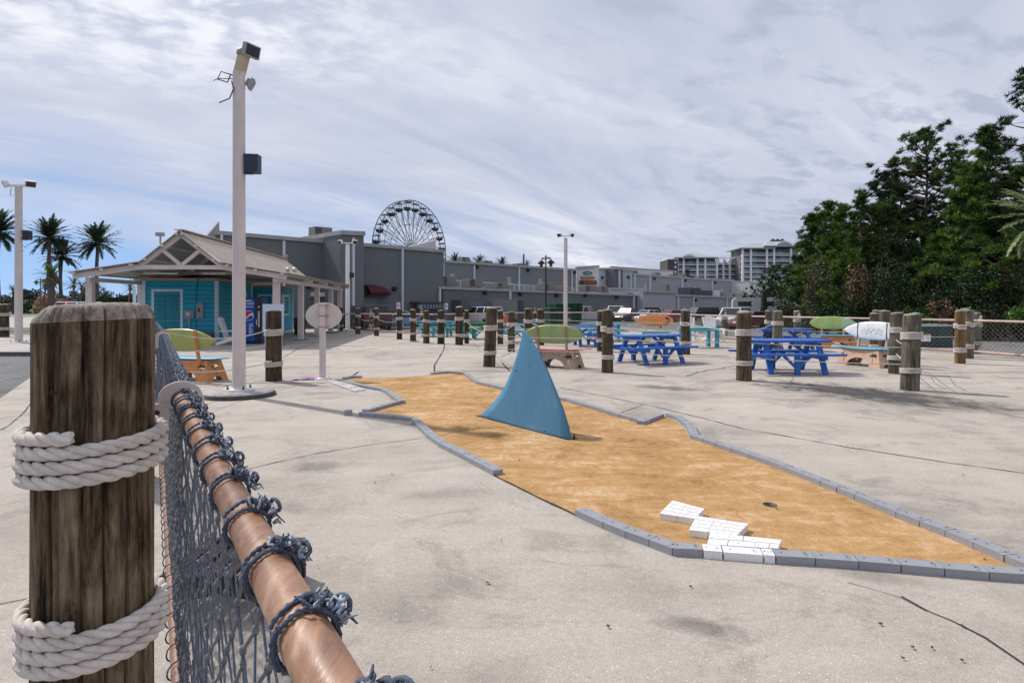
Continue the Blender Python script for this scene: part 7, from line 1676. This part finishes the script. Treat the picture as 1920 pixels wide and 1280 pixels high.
sh = [(1500, 40, 555, 3.0, 'dark leafy shrub at the left foot of the pines', m_bush, 2200), (1530, 37, 490, 2.2, 'olive vine-covered shrub in front of the right hotel', m_bushb, 2600), (1550, 35, 560, 3.2, 'dark shrub behind the green surfboard', m_bush, 2200),
 (1615, 33.5, 545, 2.6, 'low dark shrub behind the middle of the fence', m_bush, 2200), (1630, 33, 480, 2.6, 'tangle of dry brown vines hanging between the pines', m_dry, 1300), (1660, 32, 500, 2.0, 'glossy green-leaved shrub right of the dry vines', m_bush, 2600),
 (1705, 31, 560, 3.0, 'bright low undergrowth behind the cabinet', m_fern, 2400), (1700, 33, 520, 3.2, 'dark undergrowth mass above the bright ferns', m_bush, 2400), (1775, 29.5, 565, 2.6, 'reddish brown bramble above the cabinet', m_dry, 1500),
 (1780, 31, 505, 3.4, 'dark shrub behind the golden brown piling', m_bush, 2600), (1850, 28, 572, 2.4, 'bright green fern clump right of the fence post', m_fern, 1500), (1860, 30, 500, 3.4, 'dark shrub under the feathery pine', m_bush, 2600),
 (1930, 27, 560, 2.6, 'dark brush at the right edge behind the net', m_bush, 2200), (1925, 30, 480, 3.0, 'tall dark brush at the right edge', m_bush, 2400), (1600, 39, 520, 3.4, 'dark shrub between pine trunks', m_bush, 2200), (1485, 44, 570, 2.0, 'rusty orange shrub by the white end block', m_dry, 1200)]
for s in sh: shrub(*s)
# forest backdrop deep behind the trunks
V = []
for i in range(46):
    x = 24 + i * 1.25 + random.uniform(-1, 1); y = 58 - i * .25 + random.uniform(-4, 4); V.append(leaf_quads((x, y, 2.2 + random.uniform(-.5, 1.2)), (2.6, 2.4, 3.2), 420, .42))
tag(tri_obj('thicket', np.concatenate(V), m_bush, None, 4, loc=(40, 55, 0)), kind='stuff')

# palms -------------------------------------------------------------
def frond(mb_list, base, az, el, L, droop, nl, lw, ll, rnd):
    n = 9; p = Vector(base); d = Vector((math.cos(az) * math.cos(el), math.sin(az) * math.cos(el), math.sin(el))); pts = [p.copy()]
    e = el
    for i in range(n): e -= droop / n * (0.5 + i / n); d = Vector((math.cos(az) * math.cos(e), math.sin(az) * math.cos(e), math.sin(e))); p = p + d * (L / n); pts.append(p.copy())
    side = Vector((-math.sin(az), math.cos(az), 0))
    for k in range(nl):
        u = .12 + .88 * k / nl; f = u * n; i = min(n - 1, int(f)); q = pts[i].lerp(pts[i + 1], f - i); t = (pts[i + 1] - pts[i]).normalized(); l = ll * (math.sin(PI * min(1, u * .9 + .12)) ** .6) * rnd.uniform(.85, 1.1)
        for s in (-1, 1):
            tip = q + (side * s * .80 + t * .55 + Vector((0, 0, rnd.uniform(-.25, .15)))).normalized() * l; mb_list.append((q - t * lw / 2, q + t * lw / 2, tip))
    for i in range(n): a = pts[i]; b = pts[i + 1]; mb_list.append((a - side * .03, a + side * .03, b)); mb_list.append((a - Vector((0, 0, .03)), a + Vector((0, 0, .03)), b))
m_palm = leaf_mat('palm_fronds', (0.012, 0.028, 0.016), (0.06, 0.10, 0.04), .15); m_palmy = leaf_mat('yellow_green_palm_fronds', (0.05, 0.09, 0.02), (0.18, 0.24, 0.07), .25); m_ptr = M_('palm_trunk', (.10, .075, .07), .9, .35, 4, .8, 9, sc=(1, 1, 3)); m_palmpale = leaf_mat('pale_fan_fronds', (0.16, 0.21, 0.09), (0.42, 0.48, 0.26), .3)
def palm(px, d, yc, label, crown=4.2, nf=74, mat=None, tr=.35, group='date palms by the road', hang=0, ground=None, nl=22, boots=False):
    b = at(px, d); zc = HC - (yc - HY) / F * d; rnd = random.Random(int(px * 7 + d)); root = thing('palm_tree', label, 'palm tree', b, 0, group)
    mb = MB(); n = 8; mb.tube([Vector((b.x + .12 * math.sin(i), b.y, b.z + (zc - b.z) * i / n)) for i in range(n + 1)], [tr * (1.15 - .3 * i / n) for i in range(n)] + [tr * 1.1], 10)
    mb.ball((b.x + .12 * math.sin(n), b.y, zc - .1), tr * 1.7, 0, 8, 6, (1, 1, 1.5)); mb.build('trunk', m_ptr, root); T = []
    for i in range(nf):
        u = i / nf; el = R(84) - u * R(118 + hang) + rnd.uniform(-.1, .1); frond(T, (b.x + .12 * math.sin(n), b.y, zc + .2), rnd.uniform(0, 2 * PI), el, crown * rnd.uniform(.85, 1.1), R(38) * rnd.uniform(.7, 1.3), nl, .16 * crown / 4.2 * 1.5, crown * .17, rnd)
    tri_obj('crown', [v for t in T for v in t], mat or m_palm, root)
    if boots:
        T = []; 
        for i in range(26): a = rnd.uniform(0, 6.28); q = Vector((b.x + tr * math.cos(a), b.y + tr * math.sin(a), zc - rnd.uniform(0, 1.4))); T += [q, q + Vector((.12, 0, 0)), q + Vector((math.cos(a) * .4, math.sin(a) * .4, -.9))]
        tri_obj('dead_fronds', T, m_dry, root)
    return root
palm(-4, 118, 438, 'date palm cut by the left edge of the frame', 5.4)
palm(92, 125, 448, 'tall date palm right behind the left floodlight pole', 5.0)
palm(114, 132, 482, 'shorter date palm between two taller ones', 4.6)
palm(182, 125, 457, 'tall date palm standing alone above the kiosk eave', 4.9)
palm(97, 112, 522, 'short thick palm with yellow-green fronds in front of the rocks', 3.0, 40, m_palmy, .55, boots=True)  # yellow-green frond colour for this short palm
for px, d, y, lab, c in ((137, 105, 536, 'small fan palm left of the kiosk post', 1.9), (152, 108, 541, 'small fan palm touching the kiosk post', 1.8), (177, 100, 537, 'small fan palm right of the kiosk post', 2.0), (243, 110, 541, 'small fan palm at the right end of the treeline', 1.6), (84, 118, 540, 'low fan palm beside the black street lamp', 2.0), (24, 130, 548, 'distant small palm left of the floodlight pole', 1.8)):
    palm(px, d, y, lab, c, 26, m_palm, .16, 'small fan palms along the road', nl=12)
for px, d, y, lab in ((853, 104, 494, 'palm top showing above the grey roof right of the wheel'), (897, 108, 496, 'palm top showing between two rooftop units'), (940, 112, 499, 'palm top showing right of the flat rooftop unit'), (1288, 180, 515, 'palm top in front of the middle hotel wing'), (985, 118, 504, 'palm top behind the thin roof mast')):
    palm(px, d, y, lab, 1.9, 44, m_palm, .3, 'palm tops behind the shop block', nl=14)
palm(1447, 57, 556, 'small palm with shaggy dead fronds beside the dark red lamp', 1.7, 30, m_palm, .26, 'palms right of the shops', 20, nl=14, boots=True)
palm(1956, 26, 415, 'pale green palm reaching in from the right edge', 2.3, 34, m_palmpale, .2, 'palms right of the shops', 30, nl=26)
p = at(1432, 50); mb = MB(); mb.tube([p, p + Vector((0, 0, 2.9))], [.28, .22], 10); root = thing('ivy_stump', 'dark green ivy-covered stump left of the small palm', 'stump', p); mb.build('trunk', M_('mossy_bark', (.03, .045, .03), .9, .4, 6), root); tri_obj('ivy', leaf_quads((p.x, p.y, p.z + 1.4), (.42, .42, 1.0), 1100, .12), m_bush, root, 4)
# distant treeline (one mass) and hedges at the left
V = []; rr = random.Random(2)
for i in range(210):
    px = -80 + i * 2.4; d = rr.uniform(330, 420); b = at(px, d); h = rr.uniform(5.5, 9.0) * (1 + .2 * math.sin(i * .13)); V.append(leaf_quads((b.x, b.y, h * .5), (5.0, 4, h * .62), 150, 1.5))
tag(tri_obj('distant_wood', np.concatenate(V), leaf_mat('far_leaves', (0.03, 0.05, 0.04), (0.10, 0.13, 0.10), .1), None, 4, loc=(-200, 370, 0)), kind='stuff')
for px, d, yt, w, lab, mt in ((40, 150, 556, 9, 'light green bush left of the floodlight pole on the far verge', m_fern), (58, 140, 566, 12, 'dark clipped hedge left of the rocks', m_bush), (190, 120, 562, 6, 'round green bush by the kiosk post', m_bush), (220, 118, 558, 6, 'round bush further right by the kiosk', m_bush), (250, 118, 556, 5, 'bush touching the kiosk corner', m_bush), (150, 140, 558, 8, 'grey-green bush behind the white vehicle', m_bushb), (110, 165, 556, 9, 'bush above the brown rocks', m_bush), (14, 145, 562, 10, 'bush at the far left edge', m_bushb)):
    shrub(px, d, yt, w, lab, mt, 1300, .5, 'bush', 'bush', 'bushes along the far verge', 4)
# brown boulders
rr = random.Random(8); m_rock = M_('tan_boulder', (.30, .17, .085), .9, .45, 1.2, .8, 5, dirt=.5)
k = 0
for (px, y) in [(70, 577), (80, 578), (91, 578), (101, 577), (112, 577), (76, 568), (88, 567), (99, 568), (110, 567), (118, 572), (82, 560), (96, 560)]:
    c = P(px, y, 128); c.z = max(c.z, -.4); mb = MB(); n = 14; s = rr.uniform(.75, 1.1); prof = []; mb.ball(c, 1.0 * s, 0, 12, 8, (1.15, .9, .72)); mb.v = [(x + rr.uniform(-.13, .13), y_ + rr.uniform(-.13, .13), z + rr.uniform(-.1, .1)) for x, y_, z in mb.v]
    tag(mb.build('boulder', m_rock, loc=c), ['lower', 'middle', 'upper'][0 if y > 572 else 1 if y > 563 else 2] + ' brown boulder %s in the rock pile below the palms' % ['at the left end', 'second from the left', 'near the middle', 'right of the middle', 'at the right end', 'at the left end', 'second from the left', 'near the middle', 'right of the middle', 'at the right end', 'on the left', 'on the right'][k], 'boulder', 'boulders of the rock pile'); k += 1
# stop sign, banner pole
p = at(124, 60); root = thing('stop_sign', 'red stop sign seen above the white vehicle', 'sign', p); mb = MB(); mb.bar(p, p + Vector((0, 0, 2.3)), .08); mb.build('post', m_grey, root)
q = p + Vector((0.05, -.06, 2.0)); q.z = HC - (569 - HY) / F * 60; Ms = facing(q, (.35, -.94, 0)); mb = MB(); mb.prism([(.42 * math.cos(PI / 8 + i * PI / 4), .42 * math.sin(PI / 8 + i * PI / 4)) for i in range(8)], 0, .02, Ms); mb.build('plate', M_('stop_red', (.50, .03, .03), .5), root)
text_part('STOP', .30, facing(q + Vector((.35, -.94, 0)) * .024, (.35, -.94, 0)), m_whitebright, 'lettering', root, .001)
for px, d, y0, lab in ((249, 75, 534, 'pale blue feather banner on a pole left of the kiosk wall'),):
    p = at(px, d); zt = HC - (y0 - HY) / F * d; root = thing('feather_banner', lab, 'banner', p); mb = MB(); mb.bar(p, Vector((p.x, p.y, zt)), .06); mb.build('pole', m_grey, root); mb = MB(); mb.prism([(0.03, 0.9), (.40, 1.0), (.42, zt - p.z - .2), (.03, zt - p.z)], -.01, .01, Matrix.Translation(p) @ Matrix.Rotation(PI / 2, 4, 'X')); mb.build('cloth', m_trim, root)
